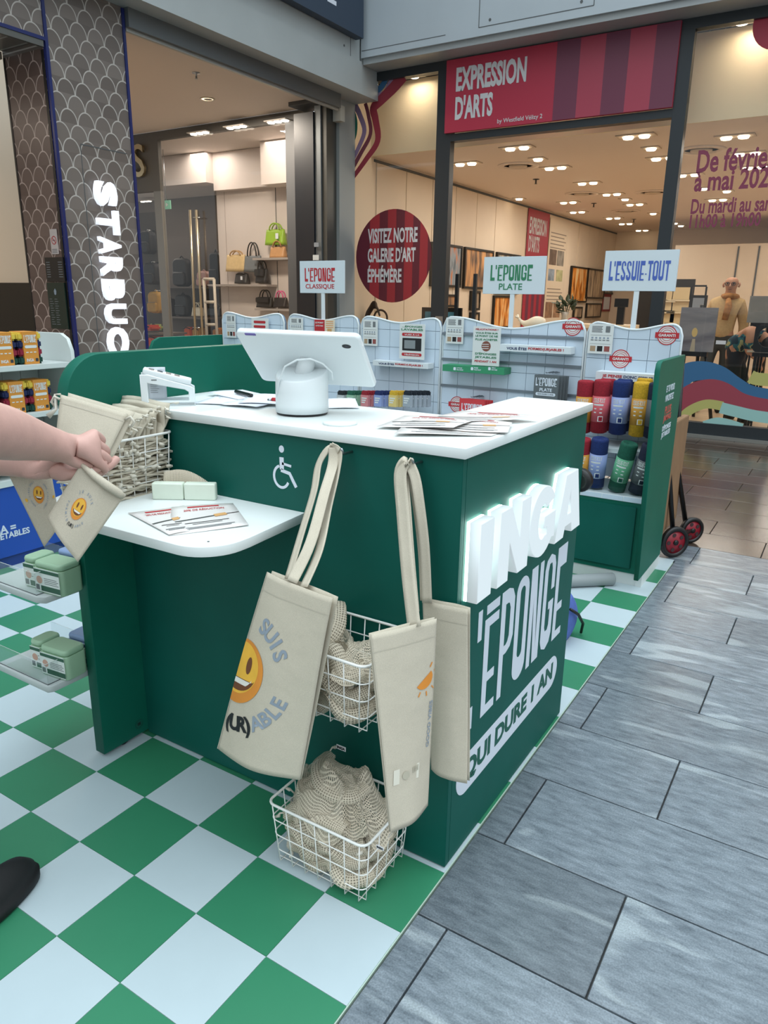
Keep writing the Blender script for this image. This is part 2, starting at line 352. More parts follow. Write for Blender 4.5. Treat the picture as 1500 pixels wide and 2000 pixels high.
def scale_mat(name, cols, line, cell, ax):
    """printed fish-scale wallpaper; ax = which object axes carry (u,v)"""
    m = bpy.data.materials.new(name); m.use_nodes = True; n = m.node_tree; b = n.nodes['Principled BSDF']; L = n.links.new
    def mth(op, a, c=None, d=None):
        k = n.nodes.new('ShaderNodeMath'); k.operation = op
        for i, q in enumerate((a, c, d)):
            if q is None: continue
            if isinstance(q, (int, float)): k.inputs[i].default_value = q
            else: L(q, k.inputs[i])
        return k.outputs[0]
    t = n.nodes.new('ShaderNodeTexCoord'); s = n.nodes.new('ShaderNodeSeparateXYZ'); L(t.outputs['Object'], s.inputs[0])
    u = mth('DIVIDE', s.outputs[ax], cell); v = mth('DIVIDE', s.outputs['Z'], cell * .66)
    k = mth('FLOOR', v); fv = mth('SUBTRACT', v, k); off = mth('MULTIPLY', mth('MODULO', mth('ADD', k, 1000.0), 2.0), .5)
    uu = mth('ADD', u, off); c0 = mth('ROUND', uu); du = mth('SUBTRACT', uu, c0)
    # dome of height 1 row, half width .5
    d = mth('SQRT', mth('ADD', mth('POWER', mth('MULTIPLY', mth('ABSOLUTE', du), 2.0), 2.0), mth('POWER', fv, 2.0)))
    inside = mth('LESS_THAN', d, 1.0); edge = mth('LESS_THAN', mth('ABSOLUTE', mth('SUBTRACT', d, .96)), .045)
    # upper row id when outside
    off2 = mth('MULTIPLY', mth('MODULO', mth('ADD', k, 1001.0), 2.0), .5); c1 = mth('ROUND', mth('ADD', u, off2))
    idu = mth('ADD', mth('MULTIPLY', inside, c0), mth('MULTIPLY', mth('SUBTRACT', 1.0, inside), mth('ADD', c1, 17.0)))
    idv = mth('ADD', k, mth('SUBTRACT', 1.0, inside))
    cm = n.nodes.new('ShaderNodeCombineXYZ'); L(idu, cm.inputs[0]); L(idv, cm.inputs[1])
    wn = n.nodes.new('ShaderNodeTexWhiteNoise'); wn.noise_dimensions = '2D'; L(cm.outputs[0], wn.inputs['Vector'])
    r = n.nodes.new('ShaderNodeValToRGB'); e = r.color_ramp.elements; e[0].color = lin(cols[0]); e[1].color = lin(cols[1]); L(wn.outputs['Value'], r.inputs[0])
    mx = n.nodes.new('ShaderNodeMix'); mx.data_type = 'RGBA'; mx.inputs['B'].default_value = lin(line); L(edge, mx.inputs['Factor']); L(r.outputs[0], mx.inputs['A'])
    L(mx.outputs['Result'], b.inputs['Base Color']); b.inputs['Roughness'].default_value = .35
    return m
SCALE_X = scale_mat('scale_wallpaper_grey', ('#655c57', '#7b726c'), '#b8b3ad', .155, 'Y')
SCALE_Y = scale_mat('scale_wallpaper_brown', ('#5c4944', '#6f5b54'), '#b9a59c', .155, 'X')
def cloth_mat(name, col, scale=900, dark=.8):
    m = bpy.data.materials.new(name); m.use_nodes = True; n = m.node_tree; b = n.nodes['Principled BSDF']; L = n.links.new
    t = n.nodes.new('ShaderNodeTexCoord'); nz = n.nodes.new('ShaderNodeTexNoise'); nz.inputs['Scale'].default_value = scale; nz.inputs['Detail'].default_value = 2
    L(t.outputs['Object'], nz.inputs['Vector']); r = n.nodes.new('ShaderNodeValToRGB'); c = lin(col); e = r.color_ramp.elements; e[0].position = .3; e[1].position = .7
    e[0].color = tuple(x * dark for x in c[:3]) + (1,); e[1].color = c; L(nz.outputs['Fac'], r.inputs[0]); L(r.outputs[0], b.inputs['Base Color'])
    b.inputs['Roughness'].default_value = .9; b.inputs['Specular IOR Level'].default_value = .15
    bp = n.nodes.new('ShaderNodeBump'); bp.inputs['Strength'].default_value = .3; bp.inputs['Distance'].default_value = .001; L(nz.outputs['Fac'], bp.inputs['Height'])
    n2 = n.nodes.new('ShaderNodeTexNoise'); n2.inputs['Scale'].default_value = 14; n2.inputs['Detail'].default_value = 2; L(t.outputs['Object'], n2.inputs['Vector'])
    b2 = n.nodes.new('ShaderNodeBump'); b2.inputs['Strength'].default_value = .35; b2.inputs['Distance'].default_value = .01; L(n2.outputs['Fac'], b2.inputs['Height']); L(bp.outputs[0], b2.inputs['Normal']); L(b2.outputs[0], b.inputs['Normal'])
    return m
COTTON = cloth_mat('natural_cotton', '#cdc4b2')
COTTON2 = cloth_mat('cotton_cord', '#d8d2c4')
def net_mat():
    m = bpy.data.materials.new('cotton_net'); m.use_nodes = True; n = m.node_tree; L = n.links.new; b = n.nodes['Principled BSDF']; o = n.nodes['Material Output']
    b.inputs['Base Color'].default_value = lin('#cbc0ad'); b.inputs['Roughness'].default_value = .9; b.inputs['Specular IOR Level'].default_value = .1
    t = n.nodes.new('ShaderNodeTexCoord'); s = n.nodes.new('ShaderNodeSeparateXYZ'); L(t.outputs['UV'], s.inputs[0])
    def tri(x):
        a = n.nodes.new('ShaderNodeMath'); a.operation = 'FRACT'; L(x, a.inputs[0]); c = n.nodes.new('ShaderNodeMath'); c.operation = 'SUBTRACT'; c.inputs[1].default_value = .5; L(a.outputs[0], c.inputs[0])
        d = n.nodes.new('ShaderNodeMath'); d.operation = 'ABSOLUTE'; L(c.outputs[0], d.inputs[0]); e = n.nodes.new('ShaderNodeMath'); e.operation = 'LESS_THAN'; e.inputs[1].default_value = .31; L(d.outputs[0], e.inputs[0]); return e.outputs[0]
    h = n.nodes.new('ShaderNodeMath'); h.operation = 'MULTIPLY'; L(tri(s.outputs[0]), h.inputs[0]); L(tri(s.outputs[1]), h.inputs[1])
    h2 = n.nodes.new('ShaderNodeMath'); h2.operation = 'MULTIPLY'; h2.inputs[1].default_value = .8; L(h.outputs[0], h2.inputs[0])
    tr = n.nodes.new('ShaderNodeBsdfTransparent'); mx = n.nodes.new('ShaderNodeMixShader'); L(h2.outputs[0], mx.inputs[0]); L(b.outputs[0], mx.inputs[1]); L(tr.outputs[0], mx.inputs[2]); L(mx.outputs[0], o.inputs[0])
    return m
NET = net_mat()
SKIN = mat('skin', '#c99f94', .55, noise_amt=.06, nscale=30, bump=.15, bscale=400)
PAPER = mat('white_paper', '#dfe4ec', .6)
FLYER = mat('flyer_paper', '#d9d5d2', .4, noise_amt=.05, nscale=12)
RED = mat('print_red', '#b3262f', .5)
DGREY = mat('print_grey', '#6b6f72', .6)
PNAVY = mat('print_navy', '#26335e', .5)
PGREEN = mat('print_green', '#2c7a55', .5)
PBLUE = mat('print_blue', '#4560b0', .5)
PBLACK = mat('print_black', '#16181b', .6)
PGREYB = mat('print_blue_grey', '#8d98a5', .7)
ORANGE = mat('emoji_orange', '#d98a33', .7, noise_amt=.12, nscale=9)
YELLOW = mat('emoji_yellow', '#e8b23e', .7, noise_amt=.08, nscale=20)
BROWN = mat('emoji_brown', '#6d3f22', .7)
ACRYL = glass_mat('clear_acrylic', (.93, .95, .95), .06)
GLASS = glass_mat('shop_glass', (.96, .96, .95), .06)

# ------------------------------------------------------------------ floor
fl = struct(box('floor', (-12, -6, -.06), (8, 6.66, -.012), mat('joint_mortar', '#4c4d4d', .8)))
P = .303; k0 = -6
tile_cache = {}
def stone(x0, x1, y0, y1):
    key = (round(x1 - x0, 3), round(y1 - y0, 3), y0 > 2.8)
    if key not in tile_cache:
        g = .0022; o = box('stone_tile', (g, g, -.02), (x1 - x0 - g, y1 - y0 - g, 0), STONE2 if y0 > 2.8 else STONE, None, bev=.0015, seg=1)
        tile_cache[key] = o.data; bpy.data.objects.remove(o)
    o = bpy.data.objects.new('stone_tile', tile_cache[key]); COL.objects.link(o); o.location = (x0, y0, 0); o.parent = fl; return o
for r in range(-4, 23):
    y0 = -.135 + r * P; y1 = min(y0 + P, 6.65)
    off = .38 if r % 2 == 0 else .08
    x = off - .6 * (10 if y0 > 2.5 else 2); XLIM = -4.85 if y0 > 2.56 else .006
    while x < 4.5:
        x0, x1 = x, x + .6; x += .6
        if x1 <= XLIM: continue
        if x0 < XLIM: x0 = XLIM
        if x0 > 2.4 + .25 * max(0, r): break
        stone(x0, x1, y0, y1)
# kiosk floor: green and white vinyl tiles laid on the stone
T = .2
GT = mat('green_vinyl', '#2f7a59', .42, noise_amt=.05, nscale=5)
WT = mat('white_vinyl', '#b0bfc5', .42, noise_amt=.03, nscale=5)
kf = struct(box('floor_kiosk', (-3.6, -1.6, -.0115), (.004, 2.56, -.0012), mat('vinyl_joint', '#a9bcae', .6)))
g = .0006
vt = box('v', (g, g, -.0012), (T - g, T - g, .0008), GT); gm = vt.data; bpy.data.objects.remove(vt)
vt = box('v', (g, g, -.0012), (T - g, T - g, .0008), WT); wme = vt.data; bpy.data.objects.remove(vt)
for i in range(-18, 0):
    for j in range(-8, 13):
        if i < -9 and j < -3: continue
        o = bpy.data.objects.new('vinyl_tile', gm if (i + j) % 2 == 0 else wme); COL.objects.link(o); o.location = (i * T + .002, j * T, 0); o.parent = kf
# ------------------------------------------------------------------ sales counter
ctr = empty('sales_counter', (-.5, .4, 0), 'dark green sales counter with white top and glowing white letters on its end', 'counter')
box('front_panel', (-1.03, .012, .004), (-.004, .03, .9905), GREEN, ctr, bev=.0008)
box('end_panel', (-.022, .0305, .004), (-.004, .822, .9905), GREEN, ctr, bev=.0008)
box('back_post', (-.225, .80, .004), (-.0225, .822, .9905), GREEN, ctr)
prof = [(-.146, .012), (.82, .012), (.82, 1.147)] + [(-.146 + .11 - .11 * math.sin(math.radians(a)), 1.147 - .11 + .11 * math.cos(math.radians(a))) for a in range(0, 91, 9)]
prism('side_panel', prof, .04, GREEN2, FX(-1.0705, 0, 0), ctr, bev=.002)
top = [(-1.0285, 0), (.006, 0), (.006, .835), (-.225, .835), (-.225, .365), (-1.0285, .365)]
prism('worktop', top, .022, WHITE, FZ(0, 0, .991), ctr, bev=.001)
sh = [(-1.029, .0115), (-1.029, -.15), (-.95, -.318)] + [(-.385 - .09 + .09 * math.sin(math.radians(a)), -.318 + .09 - .09 * math.cos(math.radians(a))) for a in range(0, 91, 9)] + [(-.385, -.20), (-.405, .0115)]
shelf = prism('low_shelf', sh, .022, WHITE, FZ(0, 0, .789), ctr, bev=.001)
lathe('shelf_screw', [(.0025, 0), (.0025, .0006)], PBLACK, onz(407, 1058, .811), shelf, n=10)
for yy in (-.07, .5): 
    lathe('caster', [(.004, -.014), (.022, -.012), (.024, 0), (.022, .012), (.004, .014)], BLACK, (-1.05, yy, .0245), ctr, n=16, axis=(1, 0, 0))
tube('caster_fork', [(-1.05, -.07, .0), (-1.05, -.07, .035)], .004, DKGREY, ctr)
# round maker's mark at the foot of the side panel
mk = onx(272, 1414, -1.0295)
ring = prism('stamp_ring', circ(.014, 28), .0005, mat('stamp_dark', '#0a3f37', .6), FX(-1.0304, mk.y, mk.z), ctr, holes=[circ(.0128, 28)])
prism('stamp_inner', circ(.0095, 28), .0004, mat('stamp_mid', '#0c5246', .6), FX(-1.0304, mk.y, mk.z), ctr)
text('stamp_text', 'SE', .012, PBLACK, FX(-1.0299, mk.y, mk.z), ctr)
# wheelchair pictogram
W0 = ony(550, 910, .012); s = .001
def pict(px, py): p = ony(px, py, .012); return (p.x - W0.x, p.z - W0.z)
fr = FY(W0.x, .0118, W0.z)
wch = prism('wheelchair_head', [(pict(550, 877)[0] + .0075 * math.cos(a / 10 * math.pi), pict(550, 877)[1] + .0085 * math.sin(a / 10 * math.pi)) for a in range(20)], .0006, DECAL, fr, ctr)
def stroke2(pts, w, n=4):
    """outline of a thick polyline"""
    L_, R_ = [], []
    for i, p in enumerate(pts):
        a = Vector(pts[max(i - 1, 0)]); b = Vector(pts[min(i + 1, len(pts) - 1)]); t = (b - a).normalized(); nn = Vector((-t.y, t.x)) * w / 2
        L_.append((p[0] + nn.x, p[1] + nn.y)); R_.append((p[0] - nn.x, p[1] - nn.y))
    return L_ + R_[::-1]
prism('wheelchair_body', stroke2([pict(550, 893), pict(551, 917)], .0125), .0006, DECAL, fr, ctr)
prism('wheelchair_body', stroke2([pict(551, 905), pict(569, 911)], .006), .0006, DECAL, fr, ctr)
prism('wheelchair_leg', stroke2([pict(549, 918), pict(566, 925), pict(573, 940), pict(579, 952)], .0085), .0006, DECAL, fr, ctr)
cxp, czp = pict(550, 931)
arc = [(cxp + .0225 * math.cos(math.radians(a)), czp + .026 * math.sin(math.radians(a))) for a in range(105, 336, 12)]
prism('wheelchair_wheel', stroke2(arc, .0065), .0006, DECAL, fr, ctr)
# glowing letters on the end panel
LED = mat('lit_letter_face', '#b4bec2', .5, emit='#eef7fb', estr=.24)
GLOW = mat('letter_backlight', '#ffffff', .5, emit='#d8fff2', estr=4)
LEDS = LED
HZ0, HZ1 = .674, .851; H = HZ1 - HZ0
def led(name, pts, holes=()):
    f = lambda q: [(a, HZ0 + b * H) for a, b in q]
    o = prism(name, f(pts), .026, LED, FX(.0028, 0, 0), ctr, holes=[f(h) for h in holes], bev=.0015)
    prism('backlight', f(pts), .006, GLOW, FX(-.0035, 0, 0), o, holes=[f(h) for h in holes]); return o
led('letter_i', [(.042, 0), (.112, 0), (.112, 1), (.042, 1)])
led('letter_n', [(.145, 0), (.206, 0), (.206, .52), (.264, 0), (.326, 0), (.326, 1), (.266, 1), (.266, .5), (.208, 1), (.145, 1)])
gc = (.420, .5)
def el(a, rx, ry): return (gc[0] + rx * math.cos(math.radians(a)), gc[1] + ry * math.sin(math.radians(a)))
gout = [el(a, .098, .52) for a in range(30, 331, 12)] 
led('letter_g', [el(a, .092, .52) for a in range(32, 325, 12)] + [(.512, .15), (.512, .56), (.428, .56), (.428, .38), (.452, .38), (.452, .27)] + [el(a, .032, .26) for a in range(300, 30, -15)])
led('letter_a', [(.522, 0), (.590, 0), (.599, .16), (.652, .16), (.661, 0), (.735, 0), (.676, 1), (.578, 1)], [[(.610, .34), (.642, .34), (.626, .72)]])
# flat white lettering below
sign_text('lettering_eponge', "L'ÉPONGE", .70, .292, DECAL, FX(-.0036, .045, .323), ctr)
pill = prism('slogan_band', rrect(.69, .105, .052, 8, .397, .208), .0006, DECAL, FX(-.0038, 0, 0), ctr)
text('slogan_text', 'QUI DURE 1 AN', .06, mat('decal_green_text', '#0b5647', .5), FX(-.0031, .397, .208), ctr, offset=.042, fit=.61, fith=.066, extrude=.0003, words=.012)
# hooks for the totes
for hx in (-.272, -.098):
    tube('hook', [(hx, .012, .972), (hx, -.02, .972), (hx, -.03, .985)], .003, mat('steel', '#a9adb0', .3, 1.0), ctr, n=6)
# rubber buffer at the far edge of the end panel
lathe('rubber_buffer', [(.02, 0), (.033, .003), (.036, .012), (.034, .02), (.036, .026), (.03, .032), (.02, .032)], BLACK, (-.012, .824, .78), ctr, n=24, axis=(0, 1, 0))

# ------------------------------------------------------------------ things on the white top
term = empty('payment_terminal', (-.53, .17, 1.013), 'white payment tablet on a round white stand, seen from behind', 'tablet')
BX, BY = -.53, .165
lathe('foot_ring', [(.062, 0), (.064, .003), (.062, .006)], BLACK, (BX, BY, 1.013), term, n=40)
V, F = [], []
nn = 40
def stand_top(x, y): return 1.118 + .30 * (y * .96 - x * .28)       # slanted cut
for r_, z in ((.066, 1.019), (.066, 1.04), (.0655, 1.07)):
    for k in range(nn): a = 2 * math.pi * k / nn; V.append((BX + r_ * math.cos(a), BY + r_ * math.sin(a), z))
for rr_, dz in ((.065, -.004), (.062, 0)):
    for k in range(nn):
        a = 2 * math.pi * k / nn; x, y = rr_ * math.cos(a), rr_ * math.sin(a); V.append((BX + x, BY + y, stand_top(x, y) + dz))
for i in range(4):
    for k in range(nn): F.append((i * nn + k, i * nn + (k + 1) % nn, (i + 1) * nn + (k + 1) % nn, (i + 1) * nn + k))
F.append(tuple(4 * nn + k for k in range(nn))); F.append(tuple(range(nn))[::-1])
link('stand', fixn(mesh_from(V, F)), WPLAS, term, smooth=False)
for p in term.children[-1].data.polygons: p.use_smooth = len(p.vertices) == 4
TC = Vector((-.515, .169, 1.143)); TU = Vector((.957, .289, -.013)).normalized(); TW = Vector((.231, -.735, .638)); TW = (TW - TU * TW.dot(TU)).normalized(); TN = TU.cross(TW)
tf = frame(TC - TN * .016, TU, TW)
tab = prism('tablet_shell', rrect(.311, .205, .014, 6), .016, WPLAS, tf, term, bev=.004)
prism('tablet_screen', rrect(.295, .19, .008, 4), .001, BLACK, frame(TC - TN * .017, TU, TW), tab)
prism('camera_hole', circ(.011, 24, .118, .068, .0075), .0006, BLACK, frame(TC, TU, TW), tab)
prism('camera_lens', circ(.004, 16, .119, .068), .0008, mat('lens', '#2a2d38', .1), frame(TC, TU, TW), tab)
prism('purple_tab', rrect(.028, .008, .002, 3, -.115, .0985), .0006, mat('purple', '#5b4a9c', .5), frame(TC + TN * .0002, TU, TW), tab)
prism('side_button', rrect(.003, .02, .001, 3, .1545, .055), .004, WPLAS, frame(TC - TN * .01, TU, TW), tab)
tube('cable', [ond(543, 775, 1.83), ond(545, 745, 1.81), ond(556, 716, 1.79), ond(580, 703, 1.775), ond(606, 701, 1.77), ond(630, 710, 1.78), ond(648, 727, 1.80), ond(650, 742, 1.84)], .0022, WPLAS, term)
tube('neck', [(BX, BY, 1.10), TC - TN * .008], .022, WPLAS, term)
d0 = onz(664, 828, 1.013)
tag(lathe('cable_cover', [(.040, 0), (.040, .004), (.038, .006), (.0, .006)], WHITE, (d0.x, d0.y, 1.0132), n=32), 'flat round white disc on the counter beside the tablet stand', 'disc')
# card terminal cradle (wedge frame)
cd = onz(300, 792, 1.013)
cra = empty('receipt_printer', (-.93, .06, 1.013), 'white wedge shaped card reader cradle with open sides near the green panel', 'card reader')
Q0 = onz(277, 794, 1.0132); Q1 = onz(382, 792, 1.0132); U = (Q1 - Q0); Lc = U.length; U.normalize(); N_ = Vector((-U.y, U.x, 0))
def crf(off): return frame(Q0 + N_ * off, U, (0, 0, 1))
side = [(0, 0), (Lc, 0), (Lc, .045), (Lc - .012, .052), (.02, .082), (0, .082)]
hole = [(.018, .014), (Lc - .016, .014), (Lc - .016, .036), (Lc - .025, .042), (.018, .06)]
Bk = .062
for off in (0.0, Bk): prism('side_frame', side, .008, WPLAS, frame(Q0 + N_ * (off + .008), U, (0, 0, 1)), cra, bev=.002, holes=[hole])
prism('floor_plate', [(0, 0), (Lc, 0), (Lc, Bk), (0, Bk)], .01, WPLAS, frame(Q0, U, N_), cra, bev=.001)
# reader lying on the slope
sl = Vector((U.x * (Lc - .02), U.y * (Lc - .02), -.03)); sl.normalize()
rd = Q0 + U * .006 + Vector((0, 0, .084)) + N_ * .004
sn = sl.cross(N_) * -1 
rb = prism('reader_body', rrect(Lc - .012, Bk - .004, .006, 3, (Lc - .012) / 2, (Bk - .004) / 2), .014, WPLAS, frame(rd, sl, N_), cra, bev=.002)
for i in range(4): prism('key_strip', rrect(.014, .03, .002, 2, .02 + i * .022, .028), .0008, DKGREY, frame(rd + sl.cross(N_) * .0142, sl, N_), rb)
prism('slot', rrect(.014, .003, .001, 2, .035, .068), .0006, DGREY, frame(Q0 + N_ * .0004, U, (0, 0, 1)), cra)
rc = grid_mesh(lambda u, v: Q0 + U * (.018 + .045 * u) + N_ * (.052 + .006 * math.sin(v * 4)) + Vector((0, 0, .012 + .085 * v)), 4, 10, .0003)
rec = link('receipt', rc, PAPER, cra)
for i in range(7):
    prism('receipt_line', [(.004, 0), (.004 + random.uniform(.012, .032), 0), (.004 + .02, .0012), (.004, .0012)], .0002, DGREY, frame(Q0 + U * .018 + N_ * .0445 + Vector((0, 0, .03 + i * .005)), U, (0, 0, 1)), rec)
# loose sheets of paper
def sheet(name, px, py, w_, h_, rot, z, m, label, group=None, curl=.004, cat='paper'):
    p = onz(px, py, z); a = math.radians(rot); ph = random.random() * 6
    e = empty(name, p, label, cat, group, rz=a) if False else None
    fn = lambda u, v: Vector((p.x, p.y, z + .0006)) + Matrix.Rotation(a, 3, 'Z') @ Vector(((u - .5) * w_, (v - .5) * h_, curl * (abs(math.sin(u * 3 + ph)) * .5 + v * v * .5)))
    o = link(name, grid_mesh(fn, 6, 6, .0003), m); tag(o, label, cat, group); return o, fn
for i, (px, py, r) in enumerate(((440, 783, 20), (470, 778, 48), (500, 786, 8), (470, 772, 75), (520, 781, 30), (655, 790, 38))):
    lab = ('white sheet in the loose paper pile left of the tablet stand', 'white sheet peeking out right of the tablet stand')[i == 5]
    sheet('paper_sheet', px, py, .12, .17, r, 1.0134 + i * .0018 if i < 5 else 1.0134, PAPER, lab, 'loose white sheets on the counter', .006)
pen = ond(490, 770, 1.98)
pz = onz(478, 769, 1.03); pz2 = onz(490, 772, 1.03)
tag(tube('black_pen', [pz + (pz - pz2) * 1.5, pz, pz2, pz2 + (pz2 - pz) * .1], .0055, BLACK), 'black marker pen lying on the loose white papers', 'pen')
rp_ = onz(548, 781, 1.026); mk_ = empty('red_marker', rp_, 'red capped marker beside the white tablet stand', 'marker')
tube('cap', [rp_ + Vector((.0, .0, 0)), rp_ + Vector((-.02, -.012, 0))], .006, RED, mk_); tube('barrel', [rp_ + Vector((-.02, -.012, -.001)), rp_ + Vector((-.03, -.018, -.002))], .0045, mat('steel', '#a9adb0', .3, 1.0), mk_)
tube('barrel', [rp_, rp_ + Vector((.045, .027, 0))], .0055, RED, mk_)
# promotional flyers
def flyer(name, corners, label, group, n=8, lift=.003, pat=0):
    c = [Vector(q) for q in corners]
    ph = random.random() * 5
    def fn(u, v, h=0.0): 
        p = (c[0] * (1 - u) + c[1] * u) * (1 - v) + (c[3] * (1 - u) + c[2] * u) * v
        return p + Vector((0, 0, lift * (.5 + .5 * math.sin(3 * u + 2 * v + ph)) + h))
    o = link(name, grid_mesh(fn, n, n, -.0003), FLYER); tag(o, label, 'flyer', group)
    def strip(nm, u0, v0, u1, v1, w_, m, h):
        me = grid_mesh(lambda a, b: fn(u0 + (u1 - u0) * a + (v0 - v1) * w_ * (b - .5), v0 + (v1 - v0) * a + (u1 - u0) * w_ * (b - .5), h), 6, 1); link(nm, me, m, o)
    strip('rope_picture', .05, .42, .62, .50, .06, mat('rope_dark', '#3f4442', .6), .0010)
    strip('hand_picture', .62, .50, .80, .53, .55, mat('pack_tan', '#c89a62', .6), .0013)
    strip('brush_picture', .80, .53, .99, .56, .12, mat('brush_dark', '#4b4240', .6), .0012)
    for uu, vv, ww, hh, body in ((.5, .80, .62, .085, '20% DE RÉDUCTION'),):
        me = text_mesh(body, .1, 0, .015); xs_ = [v.co.x for v in me.vertices]; ys_ = [v.co.y for v in me.vertices]
        for v in me.vertices:
            a = uu + (v.co.x - (max(xs_) + min(xs_)) / 2) / (max(xs_) - min(xs_)) * ww; b = vv + (v.co.y - (max(ys_) + min(ys_)) / 2) / (max(ys_) - min(ys_)) * hh
            v.co = fn(a, b, .0011)
        link('flyer_text', me, RED, o)
    strip('headline', .25, .91, .75, .91, .10, RED, .0010)
    for vv, a0, a1, mm in ((.32, .2, .8, PBLACK), (.27, .3, .7, PBLACK), (.16, .15, .85, DGREY), (.12, .2, .8, DGREY)): strip('text_line', a0, vv, a1, vv, .03, mm, .0010)
    return o
def zq(z, *pts): return [onz(px, py, z) + Vector((0, 0, .0008)) for px, py in pts]
flyer('promo_flyer', zq(.811, (330, 1047), (486, 1028), (455, 985), (335, 992)), 'pink and grey discount flyer on the low shelf, right of two', 'discount flyers on the low shelf')
fb = flyer('promo_flyer', [p + Vector((0, 0, -.0004)) for p in zq(.811, (330, 1047), (372, 1038), (360, 988), (250, 1004))], 'discount flyer on the low shelf, left one tucked under the other', 'discount flyers on the low shelf')
for i, q in enumerate((((770, 853), (960, 853), (985, 842), (800, 826)), ((850, 842), (992, 850), (1000, 833), (870, 815)), ((735, 838), (885, 846), (925, 828), (790, 820)), ((800, 832), (1000, 828), (1055, 824), (905, 808)))):
    flyer('promo_flyer', [p + Vector((0, 0, .0025 * i)) for p in zq(1.0134, *q)], ('lowest discount flyer of the fanned pile on the white counter corner', 'second discount flyer of the fanned pile, nearest the end panel', 'left discount flyer of the fanned pile, pointing at the tablet', 'topmost discount flyer of the fanned pile on the counter')[i], 'discount flyers fanned on the counter', lift=.006)
# ------------------------------------------------------------------ cotton goods
def bag_surface(c, bulge=.012, seed=0, wr=.006):
    """c: corners TL TR BR BL in space; returns fn(u right, v down)"""
    c = [Vector(q) for q in c]; n = (c[1] - c[0]).cross(c[3] - c[0]).normalized()
    if n.dot(CAMP - c[0]) < 0: n = -n
    def fn(u, v, h=0.0):
        p = (c[0] * (1 - u) + c[1] * u) * (1 - v) + (c[3] * (1 - u) + c[2] * u) * v
        w_ = bulge * math.sin(math.pi * min(max(u, 0), 1)) * (.35 + .65 * min(max(v, 0), 1))
        q = noise.noise(Vector((u * 2.2 + seed, v * 1.3, seed * 1.7))) * wr + wr * .5 * math.sin(7 * u + 2 * v + seed) * v
        return p + n * (w_ + q + h)
    return fn, n
def tote(name, corners, label, seed, bulge=.02, hem=.085):
    root = empty(name, Vector(corners[2]), label, 'tote bag', 'cotton totes on hooks')
    fn, n = bag_surface(corners, bulge, seed)
    front = link('front_panel', grid_mesh(lambda u, v: fn(u, v), 24, 36, -.001), COTTON, root)
    fb_, n2 = bag_surface([Vector(q) - n * .012 for q in corners], -.004, seed + 3)
    link('back_panel', grid_mesh(lambda u, v: fb_(u, v) , 16, 24, -.001), COTTON, root)
    me = grid_mesh(lambda u, v: fn(u, hem + .004 * v, .0006), 24, 1); link('hem_seam', me, mat('seam', '#b9b2a2', .9), front)
    me = grid_mesh(lambda u, v: fn(.0 + .012 * u, v, .0004), 1, 30); link('side_seam', me, mat('seam', '#b9b2a2', .9), front)
    return root, fn, n, front
def on_bag(name, polys2d, fn, m, parent, c, s, rot=0.0, h=.0012, clip=None, asp=1.0):
    """flat 2-D mesh (metres-like units) printed on the bag: c=(u,v) centre, s=(su,sv) size per unit"""
    me = polys2d
    ca, sa = math.cos(rot), math.sin(rot)
    for v in me.vertices:
        x, y = v.co.x * ca - v.co.y * sa, v.co.x * sa + v.co.y * ca
        uu = c[0] + x * s[0]; vv = c[1] - y * s[1]
        if clip is not None: uu = max(uu, clip[0]); uu = min(uu, clip[1])
        v.co = fn(uu, vv, h)
    return link(name, me, m, parent)
def disc_mesh(r, ry=None, n=40, rings=8):
    V = [(0, 0, 0)]; F = []
    for k in range(1, rings + 1):
        for i in range(n): a = 2 * math.pi * i / n; V.append((r * k / rings * math.cos(a), (ry or r) * k / rings * math.sin(a), 0))
    for i in range(n): F.append((0, 1 + i, 1 + (i + 1) % n))
    for k in range(rings - 1):
        for i in range(n): F.append((1 + k * n + i, 1 + (k + 1) * n + i, 1 + (k + 1) * n + (i + 1) % n, 1 + k * n + (i + 1) % n))
    return mesh_from(V, F)
def strip_mesh(pts, w_, n=1):
    o = stroke2(pts, w_); k = len(pts); V = [(p[0], p[1], 0) for p in o]; F = [(i, i + 1, 2 * k - 2 - i, 2 * k - 1 - i) for i in range(k - 1)]
    return mesh_from(V, F)
def arc_text(body, radius, a0, a1, size, fn, m, parent, c, s, top=True, rot=0.0, clip=None, offset=.02):
    nC = len(body)
    for i, ch in enumerate(body):
        if ch == ' ': continue
        a = math.radians(a0 + (a1 - a0) * (i / max(nC - 1, 1)))
        me = text_mesh(ch, size, 0, offset); th = a - math.pi / 2 if top else a + math.pi / 2
        T_ = Matrix.Translation((radius * math.cos(a), radius * math.sin(a), 0)) @ Matrix.Rotation(th, 4, 'Z'); me.transform(T_)
        if clip is not None:
            ca, sa = math.cos(rot), math.sin(rot); x = radius * math.cos(a) * ca - radius * math.sin(a) * sa
            if not (clip[0] - .02 < c[0] + x * s[0] < clip[1] + .02): bpy.data.meshes.remove(me); continue
        on_bag('printed_letter', me, fn, m, parent, c, s, rot, clip=clip)
